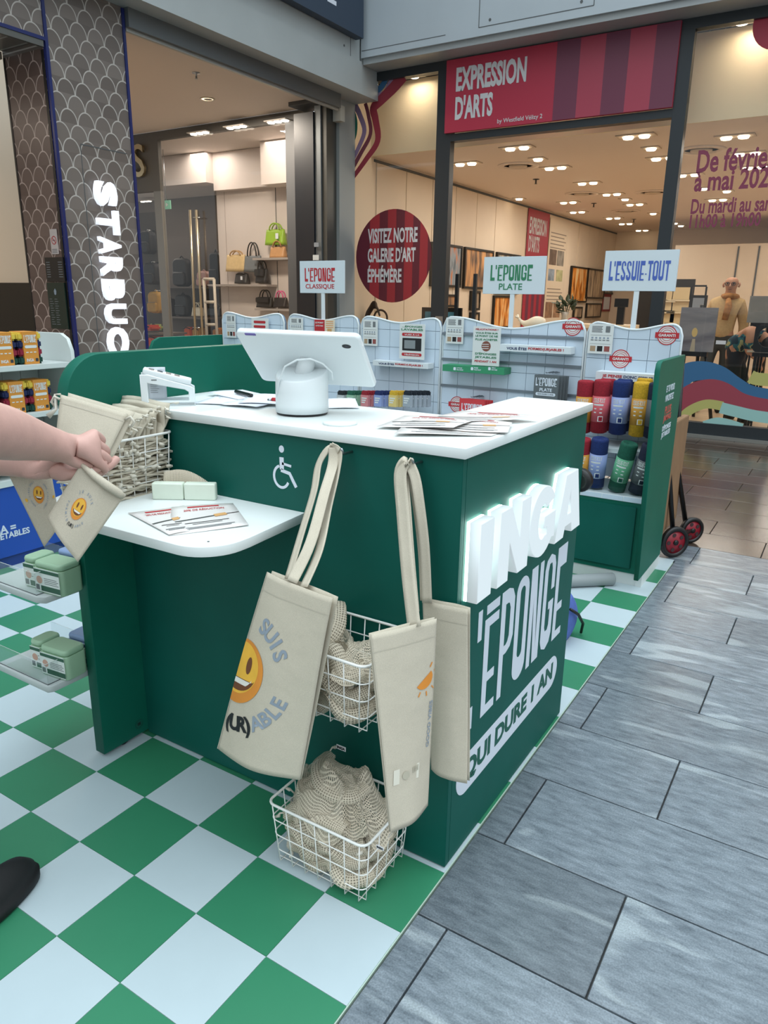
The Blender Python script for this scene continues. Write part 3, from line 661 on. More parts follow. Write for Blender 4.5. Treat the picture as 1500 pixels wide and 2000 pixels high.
def emoji(fn, parent, c, s, rot=0.0, clip=None):
    on_bag('printed_face', disc_mesh(1, 1.12), fn, ORANGE, parent, c, s, rot, .0012, clip)
    on_bag('printed_highlight', disc_mesh(.82, .9), fn, YELLOW, parent, (c[0] - .04 * s[0], c[1] - .12 * s[1]), s, rot, .0015, clip)
    for sx_ in (-.32, .36):
        me = disc_mesh(.12, .3, 20, 3); me.transform(Matrix.Translation((sx_, .3, 0))); on_bag('printed_eye', me, fn, BROWN, parent, c, s, rot, .0018, clip)
    arcp = [(.72 * math.cos(math.radians(a)), -.05 + .62 * math.sin(math.radians(a))) for a in range(190, 351, 10)]
    V = [(p[0], p[1], 0) for p in arcp] + [(p[0] * .98, -.2 - .02, 0) for p in arcp]; k = len(arcp); F = [(i, i + 1, k + i + 1, k + i) for i in range(k - 1)]
    on_bag('printed_mouth', mesh_from(V, F), fn, BROWN, parent, c, s, rot, .0018, clip)
    V = [(p[0] * .85, max(p[1] * .8, -.42), 0) for p in arcp] + [(p[0] * .85, -.24, 0) for p in arcp]
    on_bag('printed_teeth', mesh_from(V, F), fn, mat('teeth', '#e4e2da', .8), parent, c, s, rot, .0021, clip)
def strap(name, path, width_dir, w_, parent, m=COTTON):
    """flat ribbon along path; width_dir list or vector"""
    P_ = [Vector(p) for p in path]; fine = []
    for i in range(len(P_) - 1):                                  # Catmull-Rom
        p0 = P_[max(i - 1, 0)]; p1 = P_[i]; p2 = P_[i + 1]; p3 = P_[min(i + 2, len(P_) - 1)]
        for k in range(6):
            t = k / 6; fine.append(.5 * ((2 * p1) + (p2 - p0) * t + (2 * p0 - 5 * p1 + 4 * p2 - p3) * t * t + (-p0 + 3 * p1 - 3 * p2 + p3) * t ** 3))
    fine.append(P_[-1]); nF = len(fine) - 1
    wd = width_dir
    def fn(u, v):
        i = min(int(round(v * nF)), nF); t = (fine[min(i + 1, nF)] - fine[max(i - 1, 0)]).normalized()
        d = Vector(wd(v) if callable(wd) else wd); d = (d - t * d.dot(t)).normalized()
        return fine[i] + d * (u - .5) * w_ + t.cross(d) * .0015 * math.sin(u * math.pi)
    return link(name, grid_mesh(fn, 4, nF, .0022), m, parent)
# left tote with the smiling face
A = [ony(521, 1117, -.205), ony(651, 1168, -.235), ony(581, 1526, -.255), ony(423, 1462, -.24)]
t1, f1, n1, fp1 = tote('tote_bag', A, 'cream tote bag with a big smiling face print hanging in front of the baskets', 1.3, .022)
sU, sV = .235, .215
cE = (.02, .47)
emoji(f1, fp1, (.05, .52), (.36, .155), 0.05, clip=(.004, .998))
arc_text('JE SUIS', 1.66, 118, 36, .74, f1, PGREYB, fp1, (.08, .50), (.33, .155), True, -.05, clip=(.004, .996), offset=.03)
arc_text('(UR)', 1.66, 266, 296, .70, f1, PBLACK, fp1, (.10, .54), (.36, .16), False, .02, clip=(.004, .996), offset=.04)
arc_text('ABLE', 1.66, 308, 346, .66, f1, PGREYB, fp1, (.10, .54), (.36, .16), False, .02, clip=(.004, .996), offset=.03)
hk = Vector((-.272, -.022, .978))
wdx = lambda v: (1, .2, .15)
strap('strap', [ony(562, 1128, -.213), ony(588, 1040, -.145), ony(612, 960, -.08), ony(622, 905, -.035), ony(645, 873, -.024), ony(662, 885, -.024)], lambda v: (.9, -.3, .35), .025, t1)
strap('strap', [ony(592, 1146, -.222), ony(622, 1075, -.165), ony(640, 990, -.095), ony(655, 925, -.045), ony(660, 885, -.027), ony(648, 872, -.026)], lambda v: (.9, -.3, .2), .025, t1)
strap('strap', [ony(570, 1136, -.225), ony(606, 1060, -.17), ony(634, 960, -.095), ony(650, 905, -.04), ony(652, 874, -.030)], lambda v: (.75, .5, .25), .022, t1)
# two totes on the right hook
B = [ony(825, 1172, -.02), ony(914, 1190, -.02), ony(912, 1531, -.035), ony(842, 1503, -.03)]
t3, f3, n3, fp3 = tote('tote_bag', B, 'plain cream tote bag hanging behind, at the corner of the green counter', 4.1, .01)
Cc = [ony(724, 1240, -.215), ony(853, 1208, -.10), ony(836, 1573, -.12), ony(764, 1629, -.225)]
t2, f2, n2_, fp2 = tote('tote_bag', Cc, 'folded cream tote bag with a small orange sun print, right of the baskets', 2.2, .014)
on_bag('printed_sun', mesh_from([(0, 0, 0)] + [(math.cos(math.radians(a)), math.sin(math.radians(a)), 0) for a in range(0, 181, 15)], [(0, i, i + 1) for i in range(1, 13)]), f2, ORANGE, fp2, (.80, .285), (.16, .052), -2.55)
for a in range(-70, 111, 36):
    on_bag('printed_ray', strip_mesh([(1.25 * math.cos(math.radians(a - 60)), 1.25 * math.sin(math.radians(a - 60))), (1.75 * math.cos(math.radians(a - 60)), 1.75 * math.sin(math.radians(a - 60)))], .14), f2, ORANGE, fp2, (.82, .29), (.15, .05), .2, clip=(0, .995))
me = text_mesh('GOOD VIBES', .1, 0, .02, align='LEFT'); on_bag('printed_letters', me, f2, PGREYB, fp2, (.90, .655), (.95, .42), math.radians(84), clip=(0, .995))
on_bag('care_patch', mesh_from([(-1, -.5, 0), (1, -.5, 0), (1, .5, 0), (-1, .5, 0)], [(0, 1, 2, 3)]), f2, mat('patch', '#d9d5c6', .8), fp2, (.42, .735), (.27, .075), -.12)
on_bag('care_mark', disc_mesh(.5), f2, mat('patch_print', '#b3ad9b', .8), fp2, (.40, .735), (.14, .042), 0, .0016)
for i in range(4): on_bag('care_line', strip_mesh([(-.5, 0), (.5, 0)], .2), f2, mat('patch_print', '#b3ad9b', .8), fp2, (.56 + .035 * i, .725), (.09, .03), 1.5, .0016)
hk2 = Vector((-.098, -.022, .978))
strap('strap', [ony(808, 1225, -.14), ony(796, 1120, -.105), ony(786, 1000, -.06), ony(781, 925, -.035), ony(794, 900, -.026), ony(800, 905, -.024)], lambda v: (1, -.2, .05), .032, t2)
strap('strap', [ony(806, 1195, -.12), ony(797, 1090, -.085), ony(790, 990, -.05), ony(786, 925, -.027), ony(796, 903, -.022)], lambda v: (.9, .5, .1), .026, t2)
strap('strap', [ony(830, 1175, -.024), ony(826, 1080, -.024), ony(814, 980, -.024), ony(803, 925, -.024), ony(795, 899, -.022)], lambda v: (1, -.1, .05), .025, t3)
strap('strap', [ony(834, 1178, -.034), ony(829, 1070, -.034), ony(818, 975, -.034), ony(810, 930, -.03), ony(797, 901, -.026)], lambda v: (.9, .35, .05), .02, t3)

# wire baskets
def wire_basket(name, x0, x1, y0, y1, z0, z1, label, group, nx=7, ny=5, nz=4, tap=.012):
    root = empty(name, ((x0 + x1) / 2, (y0 + y1) / 2, z0), label, 'basket', group)
    def rect(z, tt, r=.02):
        a0, a1, b0, b1 = x0 + tt, x1 - tt, y0 + tt, y1 - tt
        return [Vector((p[0], p[1], z)) for p in rrect(a1 - a0, b1 - b0, r, 4, (a0 + a1) / 2, (b0 + b1) / 2)]
    tube('rim', rect(z1, 0), .0032, WWIRE, root, n=8, closed=True)
    for k in range(1, nz): 
        f_ = 1 - k / (nz - .25); tube('hoop', rect(z0 + (z1 - z0) * f_, tap * (1 - f_)), .0016, WWIRE, root, n=5, closed=True)
    e = .008
    for i in range(nx):
        x = x0 + .015 + (x1 - x0 - .03) * i / (nx - 1); xb = (x0 + tap) + .012 + (x1 - x0 - 2 * tap - .024) * i / (nx - 1)
        tube('cross_wire', [(x, y0, z1), (xb, y0 + tap, z0), (xb, y1 - tap, z0), (x, y1, z1)], .0015, WWIRE, root, n=5)
    for j in range(ny):
        y = y0 + .015 + (y1 - y0 - .03) * j / (ny - 1); yb = (y0 + tap) + .012 + (y1 - y0 - 2 * tap - .024) * j / (ny - 1)
        tube('cross_wire', [(x0, y, z1), (x0 + tap, yb, z0), (x1 - tap, yb, z0), (x1, y, z1)], .0015, WWIRE, root, n=5)
    return root
wire_basket('wire_basket', -.362, -.095, -.195, .003, .435, .592, 'white wire basket of net bags mounted on the green front, upper one', 'wire baskets on the counter front')
wire_basket('wire_basket', -.362, -.09, -.2, .003, .012, .172, 'white wire basket of net bags standing on the checkered floor', 'wire baskets on the counter front')
# net bags: rolled-up netting, each a sheet wound round a bent axis; and loosely draped ones on top
def catmull(P_, n):
    out = []
    for i in range(len(P_) - 1):
        p0 = P_[max(i - 1, 0)]; p1 = P_[i]; p2 = P_[i + 1]; p3 = P_[min(i + 2, len(P_) - 1)]
        for k in range(n): t = k / n; out.append(.5 * ((2 * p1) + (p2 - p0) * t + (2 * p0 - 5 * p1 + 4 * p2 - p3) * t * t + (-p0 + 3 * p1 - 3 * p2 + p3) * t ** 3))
    return out + [P_[-1]]
CELL = .0046
def string_end(o, e, d):
    pts = [e, e + d * .012 + Vector((0, 0, .004)), e + d * .02 + Vector((.004, 0, .002)), e + d * .03]
    tube('drawstring', pts, .0022, COTTON2, o, n=6, rads=[.002, .0022, .0045, .0028])
def net_roll(pts, w_, h_, turns, seed, label, group):
    ax = catmull([Vector(p) for p in pts], 8); nl = len(ax) - 1; nu = int(18 * turns); fr_ = []; prev = None
    for i in range(nl + 1):
        t = (ax[min(i + 1, nl)] - ax[max(i - 1, 0)]).normalized(); up_ = Vector((0, 0, 1)) if prev is None else prev
        up_ = (up_ - t * up_.dot(t)).normalized(); prev = up_; fr_.append((t.cross(up_), up_))
    L_ = sum((ax[i + 1] - ax[i]).length for i in range(nl)); per = turns * math.pi * (w_ + h_) / 2 * .8
    def fn(u, v):
        i = min(int(round(v * nl)), nl); a = 2 * math.pi * turns * u + seed; r_ = 1 - .5 * u
        q = noise.noise(Vector((math.cos(a) * 1.4 + seed, math.sin(a) * 1.4, v * 4 + seed))); rid = 1 - abs(noise.noise(Vector((a * 1.1 + seed, v * 2.2, seed * 2)))) * 2
        r_ *= .92 + .22 * q + .13 * rid; tp = .72 + .28 * math.sin(math.pi * (.1 + .8 * v)); s_, u_ = fr_[i]
        return ax[i] + s_ * (w_ / 2 * r_ * math.cos(a) * tp) + u_ * (h_ / 2 * r_ * math.sin(a) * tp)
    o = link('net_bag', grid_mesh(fn, nu, nl, 0, (per / CELL, L_ / CELL)), NET); tag(o, label, 'net bag', group); string_end(o, fn(.2, 0), (ax[0] - ax[1]).normalized()); return o
def net_drape(cx_, cy_, z0, rx, ry, hh, seed, label, group, rot=0.0):
    ca, sa = math.cos(rot), math.sin(rot)
    def fn(u, v):
        x, y_ = 2 * u - 1, 2 * v - 1; k = max(abs(x), abs(y_)); d = math.hypot(x, y_)
        if d > 1e-6: x, y_ = x / d * k, y_ / d * k                      # square grid pressed into a disc
        r_ = k; th = math.atan2(y_, x)
        wob = 1 + .16 * noise.noise(Vector((math.cos(th) * 1.5, math.sin(th) * 1.5, seed)))
        z = hh * (1 - r_ ** 2.2)
        w1_ = math.sin(5.2 * x + 3.1 * y_ + 2.5 * noise.noise(Vector((x * 1.2, y_ * 1.2, seed))) + seed); w2_ = math.sin(th * 3 + 6 * r_ + seed * 2)
        z += .34 * hh * (1 - abs(w1_)) ** 1.6 * (1 - .4 * r_) + .22 * hh * (1 - abs(w2_)) ** 1.5 * r_ + .10 * hh * noise.noise(Vector((x * 5, y_ * 5, seed)))
        px_, py_ = x * rx * wob + .10 * rx * w2_ * r_, y_ * ry * wob + .08 * ry * w1_
        return Vector((cx_ + px_ * ca - py_ * sa, cy_ + px_ * sa + py_ * ca, z0 + z))
    o = link('net_bag', grid_mesh(fn, 44, 44, 0, (2.5 * rx / CELL, 2.5 * ry / CELL)), NET); tag(o, label, 'net bag', group); string_end(o, fn(.02, .5), Vector((-ca, -sa, .3)).normalized()); return o
def fill(x0, x1, y0, y1, z0, z1, label, group, seed, n):
    rnd = random.Random(seed)
    # rolls along the front and the right side, seen through the wires, stacked in rows
    rows = 3
    for r_ in range(rows):
        z = z0 + .024 + (z1 - z0 - .03) * r_ / (rows - 1) * .82
        m_ = (x0 + x1) / 2
        for a_, b_ in ((x0 + .03, m_ + .01), (m_ - .01, x1 - .03)):
            j = lambda s_: rnd.uniform(-s_, s_)
            net_roll([(a_, y0 + .05 + j(.008), z + j(.01)), (a_ * .66 + b_ * .34, y0 + .035 + j(.012), z + .016 + j(.016)), (a_ * .33 + b_ * .67, y0 + .04 + j(.012), z - .012 + j(.016)), (b_, y0 + .06 + j(.015), z + j(.012))], rnd.uniform(.05, .062), rnd.uniform(.046, .058), 1.6, rnd.random() * 9, label, group)
        net_roll([(x1 - .045, y0 + .06, z + rnd.uniform(-.01, .01)), (x1 - .032, (y0 + y1) / 2 + rnd.uniform(-.02, .02), z + rnd.uniform(-.012, .016)), (x1 - .045, y1 - .02, z)], .055, .05, 1.6, rnd.random() * 9, label, group)
        net_roll([(x0 + .045, y0 + .06, z + rnd.uniform(-.01, .01)), (x0 + .032, (y0 + y1) / 2 + rnd.uniform(-.02, .02), z + rnd.uniform(-.012, .016)), (x0 + .045, y1 - .02, z)], .055, .05, 1.6, rnd.random() * 9, label, group)
lab_u = 'rolled cream net bag packed inside the upper wire basket'
lab_l = 'rolled cream net bag packed inside the floor basket'
fill(-.362, -.095, -.195, 0, .435, .58, lab_u, 'rolled net bags in the upper basket', 3, 6)
net_drape(-.285, -.10, .535, .075, .095, .075, 2.4, 'loosely heaped net bag on top of the upper wire basket, left one', None, .3); net_drape(-.165, -.105, .535, .07, .09, .05, 5.2, 'loosely heaped net bag on top of the upper wire basket, right one', None, -.2)
net_roll([(-.31, -.02, .60), (-.28, -.05, .625), (-.25, -.10, .60), (-.26, -.15, .565)], .07, .03, 1.4, 1.1, 'net bag lying folded across the heap in the upper wire basket', None)
fill(-.362, -.09, -.2, 0, .012, .155, lab_l, 'rolled net bags in the floor basket', 11, 6)
net_drape(-.225, -.10, .125, .135, .10, .12, 7.7, 'large net bag heaped in a dome on the floor basket', None, .1)
net_roll([(-.34, -.06, .185), (-.30, -.12, .19), (-.24, -.165, .175), (-.16, -.17, .165)], .06, .04, 1.4, 4.1, 'net bag curling over the front rim of the floor basket', None)
net_roll([(-.30, -.04, .225), (-.285, -.10, .235), (-.24, -.14, .225), (-.18, -.13, .22), (-.16, -.09, .23)], .045, .035, 1.4, 6.1, 'net bag coiled on top of the dome in the floor basket', None)
def cloth_tag(px, py, y, sz, parent=None):
    p = ony(px, py, y); root = box('fabric_tag', p + Vector((-sz, 0, -sz * .45)), p + Vector((sz, .001, sz * .45)), mat('tag_white', '#dedfe2', .8)); text('tag_text', 'INGA', sz * .7, PBLACK, FY(p.x, p.y - .0004, p.z), root, offset=.03); return root
tag(cloth_tag(666, 1461, -.06, .013), 'small white brand tag standing up at the back of the floor basket', 'tag')
tag(cloth_tag(742, 1656, -.205, .009), 'small white brand tag sticking through the front corner of the floor basket', 'tag')

# low shelf: wire basket of drawstring pouches
wire_basket('wire_basket', -1.02, -.825, -.215, .006, .813, .958, 'white wire basket packed with cotton pouches on the low shelf', None, 5, 6, 4, .008)
rnd = random.Random(5); pouch_me = []
for k in range(5):
    sd = k * 3.1
    def fn(u, v, sd=sd):
        return Vector(((u - .5) * .185, (v - .5) * .19 + .006 * math.sin(5 * u + sd), .006 * noise.noise(Vector((u * 3, v * 5, sd))) + .004 * math.sin(9 * v + sd)))
    me = grid_mesh(fn, 8, 14, .0045); me.materials.append(COTTON); pouch_me.append(me)
kn = mesh_from([], []); Vv, Ff = [], []
tube_geo(Vv, Ff, [(0, 0, 0), (.012, .004, .003), (.018, .004, .001), (.027, .008, .004)], .003, 6, rads=[.002, .002, .005, .003]); kn = fixn(mesh_from(Vv, Ff)); kn.materials.append(COTTON2)
for p in kn.polygons: p.use_smooth = True
zz = .818
for i in range(26):
    o = bpy.data.objects.new('cotton_pouch', pouch_me[i % 5]); COL.objects.link(o)
    o.location = (-.925 + rnd.uniform(-.006, .006), -.105 + rnd.uniform(-.008, .008), zz); zz += .0052
    o.rotation_euler = (rnd.uniform(-.03, .03), rnd.uniform(-.04, .04), rnd.uniform(-.12, .12))
    tag(o, 'flat cotton drawstring pouch in the pile inside the shelf basket', 'pouch', 'pouches in the shelf basket')
    for s_ in range(2):
        k = bpy.data.objects.new('drawstring', kn); COL.objects.link(k); k.parent = o; k.location = (.08, rnd.uniform(-.09, .09), 0); k.rotation_euler = (rnd.uniform(-.5, .5), rnd.uniform(-.4, .5), rnd.uniform(-.7, .7))
for i in range(16):                                                # those on top stand on edge
    o = bpy.data.objects.new('cotton_pouch', pouch_me[i % 5]); COL.objects.link(o)
    o.location = (-.93 + rnd.uniform(-.01, .01), -.19 + i * .0125, .925 + rnd.uniform(-.006, .008) + .003 * i)
    o.rotation_euler = (math.pi / 2 - .35 + rnd.uniform(-.12, .12), 0, rnd.uniform(-.1, .1)); o.scale = (.98, .62, 1)
    tag(o, 'cotton drawstring pouch standing folded on top of the shelf basket pile', 'pouch', 'pouches standing in the shelf basket')
    for s_ in range(2):
        k = bpy.data.objects.new('drawstring', kn); COL.objects.link(k); k.parent = o; k.location = (.085, .06 + .03 * s_, rnd.uniform(-.01, .01)); k.rotation_euler = (rnd.uniform(-1, 1), rnd.uniform(-.5, .5), rnd.uniform(-.8, .8))
# the big pouch standing up behind the hand
Pq = [ond(118, 770, 1.80), ond(250, 808, 1.76), ond(205, 900, 1.74), ond(108, 868, 1.78)]
pb = empty('cotton_pouch', Pq[2], 'large cotton drawstring pouch standing upright behind the hands', 'pouch')
fp_, np_ = bag_surface(Pq, .012, 6.1, .004)
fr_ = link('front_panel', grid_mesh(lambda u, v: fp_(u, v), 16, 12, -.001), COTTON, pb)
link('back_panel', grid_mesh(lambda u, v: bag_surface([q - np_ * .012 + Vector((.01, .01, .006)) for q in Pq], .0, 7)[0](u, v), 10, 8, -.001), COTTON, pb)
link('channel_seam', grid_mesh(lambda u, v: fp_(u, .16 + .015 * v, .0006), 16, 1), mat('seam', '#b9b2a2', .9), fr_)
for q0, dr in ((fp_(.0, .1), (-1, .1)), (fp_(1.0, .12), (1, .2))):
    a = RR * dr[0]; tube('drawstring', [q0, q0 + a * .012 + Vector((0, 0, .006)), q0 + a * .02 + Vector((0, 0, -.006)), q0 + a * .012 + Vector((0, 0, -.016))], .0032, COTTON2, pb, n=6)
tube('drawstring', [fp_(0, .0), fp_(0, 0) - RR * .012, fp_(0, .3) - RR * .006, fp_(0, .45) - RR * .022], .0034, COTTON2, pb, n=6, rads=[.003, .003, .003, .0065])
on_bag('printed_letters', text_mesh('JE SUIS', .1, 0, .02), fp_, PGREYB, fr_, (.30, .88), (.9, .9), 0)
# two printed pouches held in the hands
def held(corners, label, seed, good):
    root = empty('cotton_pouch', Vector(corners[2]), label, 'pouch', 'printed pouches in the hands')
    fn, n = bag_surface(corners, .012, seed, .004)
    fr__ = link('front_panel', grid_mesh(lambda u, v: fn(u, v), 18, 18, -.001), COTTON, root)
    link('back_panel', grid_mesh(lambda u, v: bag_surface([Vector(q) - n * .006 for q in corners], -.008, seed + 1, .003)[0](u, v), 12, 12, -.001), COTTON, root)
    return root, fn, fr__
h1, g1, hp1 = held([ond(160, 903, 1.5), ond(245, 966, 1.5), ond(152, 1098, 1.52), ond(91, 1012, 1.52)], 'cotton pouch with a smiling face print hanging over the shelf edge', 3.3, 0)
HR = math.radians(10)
# gathered top edge
tube('channel', [g1(.02, .03, .002), g1(.3, .04, .006), g1(.6, .035, .008), g1(.9, .03, .006), g1(.99, .04, .002)], .007, COTTON, hp1, n=8, rads=[.004, .007, .0085, .008, .005])
tube('drawstring', [g1(.2, 0, .003), g1(.5, .02, .005), g1(.8, .0, .005), g1(1.0, .02, .004)], .0028, COTTON2, h1, n=6)
emoji(g1, hp1, (.42, .53), (.135, .135), HR)
arc_text('JE SUIS', 1.75, 120, 40, .42, g1, PGREYB, hp1, (.42, .53), (.135, .135), True, HR)
arc_text('FORMID', 1.75, 178, 243, .36, g1, PGREYB, hp1, (.42, .53), (.135, .135), False, HR); arc_text('(UR)', 1.75, 256, 284, .44, g1, PBLACK, hp1, (.42, .53), (.135, .135), False, HR, offset=.04); arc_text('ABLE', 1.75, 296, 326, .36, g1, PGREYB, hp1, (.42, .53), (.135, .135), False, HR)
h2, g2, hp2 = held([ond(18, 930, 1.62), ond(98, 912, 1.62), ond(118, 1022, 1.63), ond(86, 1068, 1.64)], 'cotton pouch with a sun and face print hanging from the rear hand', 5.9, 1)
emoji(g2, hp2, (.52, .36), (.15, .115), math.radians(-25))
arc_text('GOOD VIBES ONLY', 1.75, 60, -60, .34, g2, PGREYB, hp2, (.52, .36), (.15, .115), True, math.radians(-25)); arc_text('GOOD VIBES ONLY', 1.75, 240, 120, .32, g2, PGREYB, hp2, (.52, .36), (.15, .115), True, math.radians(-25))
on_bag('printed_sun', disc_mesh(.5, .5, 16, 2), g2, YELLOW, hp2, (.14, .36), (.07, .05)); on_bag('printed_sun', disc_mesh(.5, .5, 16, 2), g2, YELLOW, hp2, (.93, .5), (.07, .05))
# soap bars and net pouch on the shelf
SOAP = mat('soap_mint', '#d5dfd0', .45, noise_amt=.03, nscale=30)
sA = onz(297, 976, .811); sB = onz(421, 978, .811); su = (sB - sA); sl_ = su.length / 2; su.normalize(); sv = Vector((-su.y, su.x, 0))
for i in range(2):
    o_ = sA + su * (i * (sl_ + .0006)); fr0 = frame(o_, su, (0, 0, 1)); pts = rrect(sl_ - .001, .042, .004, 3, sl_ / 2, .021)
    sp = prism('soap_bar', pts, .025, SOAP, frame(o_ + sv * .025, su, (0, 0, 1)), bev=.003); tag(sp, 'pale mint soap bar on the low shelf, ' + ('left one of the pair' if i == 0 else 'right one of the pair'), 'soap', 'soap bars on the low shelf')
q0 = sA + sv * .034 + su * .025
def pouch_fn(u, v):
    # draped net pouch: a rounded hump behind the soaps
    x = (u - .5) * .115; z = .072 * math.sin(math.pi * min(max(.06 + v * .88, 0), 1)) ** .6; y = -.02 + v * .05
    return q0 + su * (.055 + x) + sv * (y * .6 + .004 * math.sin(u * 5)) + Vector((0, 0, max(z * (1 - .25 * (u - .4) ** 2 * 4) - .012 * u, .001)))
o = link('net_pouch', grid_mesh(pouch_fn, 18, 18, .003, (.115 / .0038, .16 / .0038)), NET); tag(o, 'woven beige net soap pouch folded behind the pale soap bars', 'pouch')
# ------------------------------------------------------------------ side trays with soap boxes
BOXG = mat('box_green', '#9cbd9f', .45); BOXGD = mat('box_green_dark', '#2d5a46', .5); BOXB = mat('box_blue', '#8ba3cc', .45); BOXL = mat('box_label', '#dce3df', .5); PINK = mat('photo_skin', '#c9a08e', .6)
def soap_box(name, loc, rz, m, label, group, w_=.105, d_=.074, h_=.086):
    root = empty(name, loc, label, 'soap box', group, rz)
    def loc_prism(nm, pts, dep, mm, fr, par=root, bev=0.0):
        o = prism(nm, pts, dep, mm, wm(root) @ fr, par, bev); return o
    body = loc_prism('case', rrect(w_, d_, .016, 5), h_ * .8, ACRY2 if False else m, FZ(0, 0, 0), bev=.002)
    lid = loc_prism('soap_top', rrect(w_ - .002, d_ - .002, .016, 5), h_ * .2, m, FZ(0, 0, h_ * .8), bev=.006)
    f = frame((0, -d_ / 2 - .0006, 0), (1, 0, 0), (0, 0, 1)); x0 = -w_ / 2 + .006; x1 = w_ / 2 - .006
    R_ = lambda a, b, c, d: [(a, b), (c, b), (c, d), (a, d)]
    lb = loc_prism('label', R_(x0, .004, x1, h_ * .8), .0004, BOXL, f)
    f2 = frame((0, -d_ / 2 - .0011, 0), (1, 0, 0), (0, 0, 1))
    dk = BOXGD if m == BOXG else mat('box_blue_dark', '#3a4f80', .5)
    loc_prism('label_band', R_(x0, h_ * .66, x1, h_ * .77), .0003, dk, f2); loc_prism('label_block', R_(x0 + .022, .007, x1, .022), .0003, dk, f2)
    loc_prism('barcode', R_(x0 + .003, .008, x0 + .016, .023), .0003, DGREY, f2); loc_prism('picture', circ(.011, 18, x0 + .018, .037), .0003, PINK, f2)
    for k in range(4): loc_prism('label_line', R_(x0 + .036, .028 + k * .005, x1 - .004 - .006 * (k % 2), .0295 + k * .005), .0003, DGREY, f2)
    fe = frame((-w_ / 2 - .0006, 0, 0), (0, -1, 0), (0, 0, 1)); loc_prism('end_label', R_(-d_ / 2 + .012, .004, d_ / 2 - .012, h_ * .78), .0004, BOXL, fe)
    fe2 = frame((-w_ / 2 - .0011, 0, 0), (0, -1, 0), (0, 0, 1)); loc_prism('end_block', R_(-d_ / 2 + .016, .02, d_ / 2 - .026, h_ * .72), .0003, dk, fe2)
    return root
def tray(idx, z, pxs, labels):
    # slab from the side panel outwards
    x1 = -1.0712; 
    e = empty('tray_shelf', (-1.2, -.15, z), labels[0], 'shelf', 'clear trays on the counter side')
    c1 = onz(*pxs, z); c0 = c1
    xa, ya = c1.x, c1.y
    pts = [(x1, -.10), (x1, ya + .16), (x1 - .22, ya + .16), (xa - .23, ya), (xa, ya), (x1, -.10)]
    x0 = -1.32
    slab = prism('slab', [(x0, ya), (xa, ya), (x1, ya + .012), (x1, ya + .19), (x0, ya + .19)], .018, mat('tray_grey', '#b9c0c0', .5), FZ(0, 0, z - .018), e, bev=.001)
    h_ = .062; t_ = .0025
    for nm, a, b in (('acrylic_front', (x0, ya + .006, z + .0003), (xa - .006, ya + .006 + t_, z + h_)), ('acrylic_side', (xa - .006 - t_, ya + .009, z + .0003), (xa - .006, ya + .18, z + h_)), ('acrylic_back', (x0, ya + .18, z + .0003), (xa - .006, ya + .18 + t_, z + h_))):
        box(nm, a, b, ACRYL, e)
    tube('acrylic_edge', [(x0, ya + .007, z + .001), (xa - .007, ya + .007, z + .001), (xa - .007, ya + .18, z + .001)], .0012, DKGREY, e, n=4)
    tube('acrylic_edge', [(x0, ya + .007, z + h_), (xa - .007, ya + .007, z + h_), (xa - .007, ya + .18, z + h_)], .0009, mat('acrylic_rim', '#c9d4d2', .2), e, n=4)
    return xa, ya
TZ1, TZ2 = .528, .272
xa, ya = tray(1, TZ1, (70, 1166), ('pale grey tray shelf with clear sides on the counter side, upper one',))
def at_tray(px, py, z): return onz(px, py, z)
p = onz(118, 1152, TZ1); soap_box('soap_box', (p.x, p.y, TZ1 + .0005), .1, BOXG, 'mint green soap box in the upper side tray, nearer the camera', 'green soap boxes in the side trays')
soap_box('soap_box', (p.x - .084, p.y + .004 , TZ1 + .0005), .1 + math.pi / 2 * 0, BOXG, 'mint green soap box in the upper side tray, left and partly hidden', 'green soap boxes in the side trays', w_=.052)
soap_box('soap_box', (p.x - .03, p.y + .09, TZ1 + .0005), .1, BOXB, 'pale blue soap box in the upper side tray behind the green ones', 'blue soap boxes in the side trays')
xa, ya = tray(2, TZ2, (92, 1342), ('pale grey tray shelf with clear sides on the counter side, lower one',))
p = onz(128, 1312, TZ2); soap_box('soap_box', (p.x, p.y, TZ2 + .0005), .1, BOXG, 'mint green soap box in the lower side tray, nearer the camera', 'green soap boxes in the side trays')
soap_box('soap_box', (p.x - .084, p.y + .004, TZ2 + .0005), .1, BOXG, 'mint green soap box in the lower side tray, left and partly hidden', 'green soap boxes in the side trays', w_=.052)
soap_box('soap_box', (p.x - .005, p.y + .09, TZ2 + .0005), .1, BOXB, 'pale blue soap box in the lower side tray behind the green ones', 'blue soap boxes in the side trays')

# ------------------------------------------------------------------ kiosk display wall
TILE = mat('glossy_white_tile', '#c3d2e0', .25); GROUT = mat('tile_grout', '#6c8399', .6); EDGE = mat('panel_edge_white', '#d5dde1', .4); RAIL = mat('rail_grey', '#7d8790', .4, .6)
YP = 2.42
dw = empty('display_wall', (-1.5, 2.5, 0), 'long white tiled display wall with wavy tops and a green base behind the counter', 'display wall')
def ptop(x, x0, x1, zt, dip):
    t = (x - x0) / (x1 - x0); r = .05
    z = zt - dip * (.5 - .5 * math.cos(2 * math.pi * min(max((t - .08) / .84, 0), 1)))
    d = min(x - x0, x1 - x)
    if d < r: z -= r - math.sqrt(max(r * r - (r - d) ** 2, 0))
    return z
PAN = [(-2.985, -2.455, 1.195, .03), (-2.42, -1.885, 1.195, .03), (-1.866, -1.333, 1.195, .03), (-1.318, -.524, 1.205, .05), (-.511, -.066, 1.2, .03)]
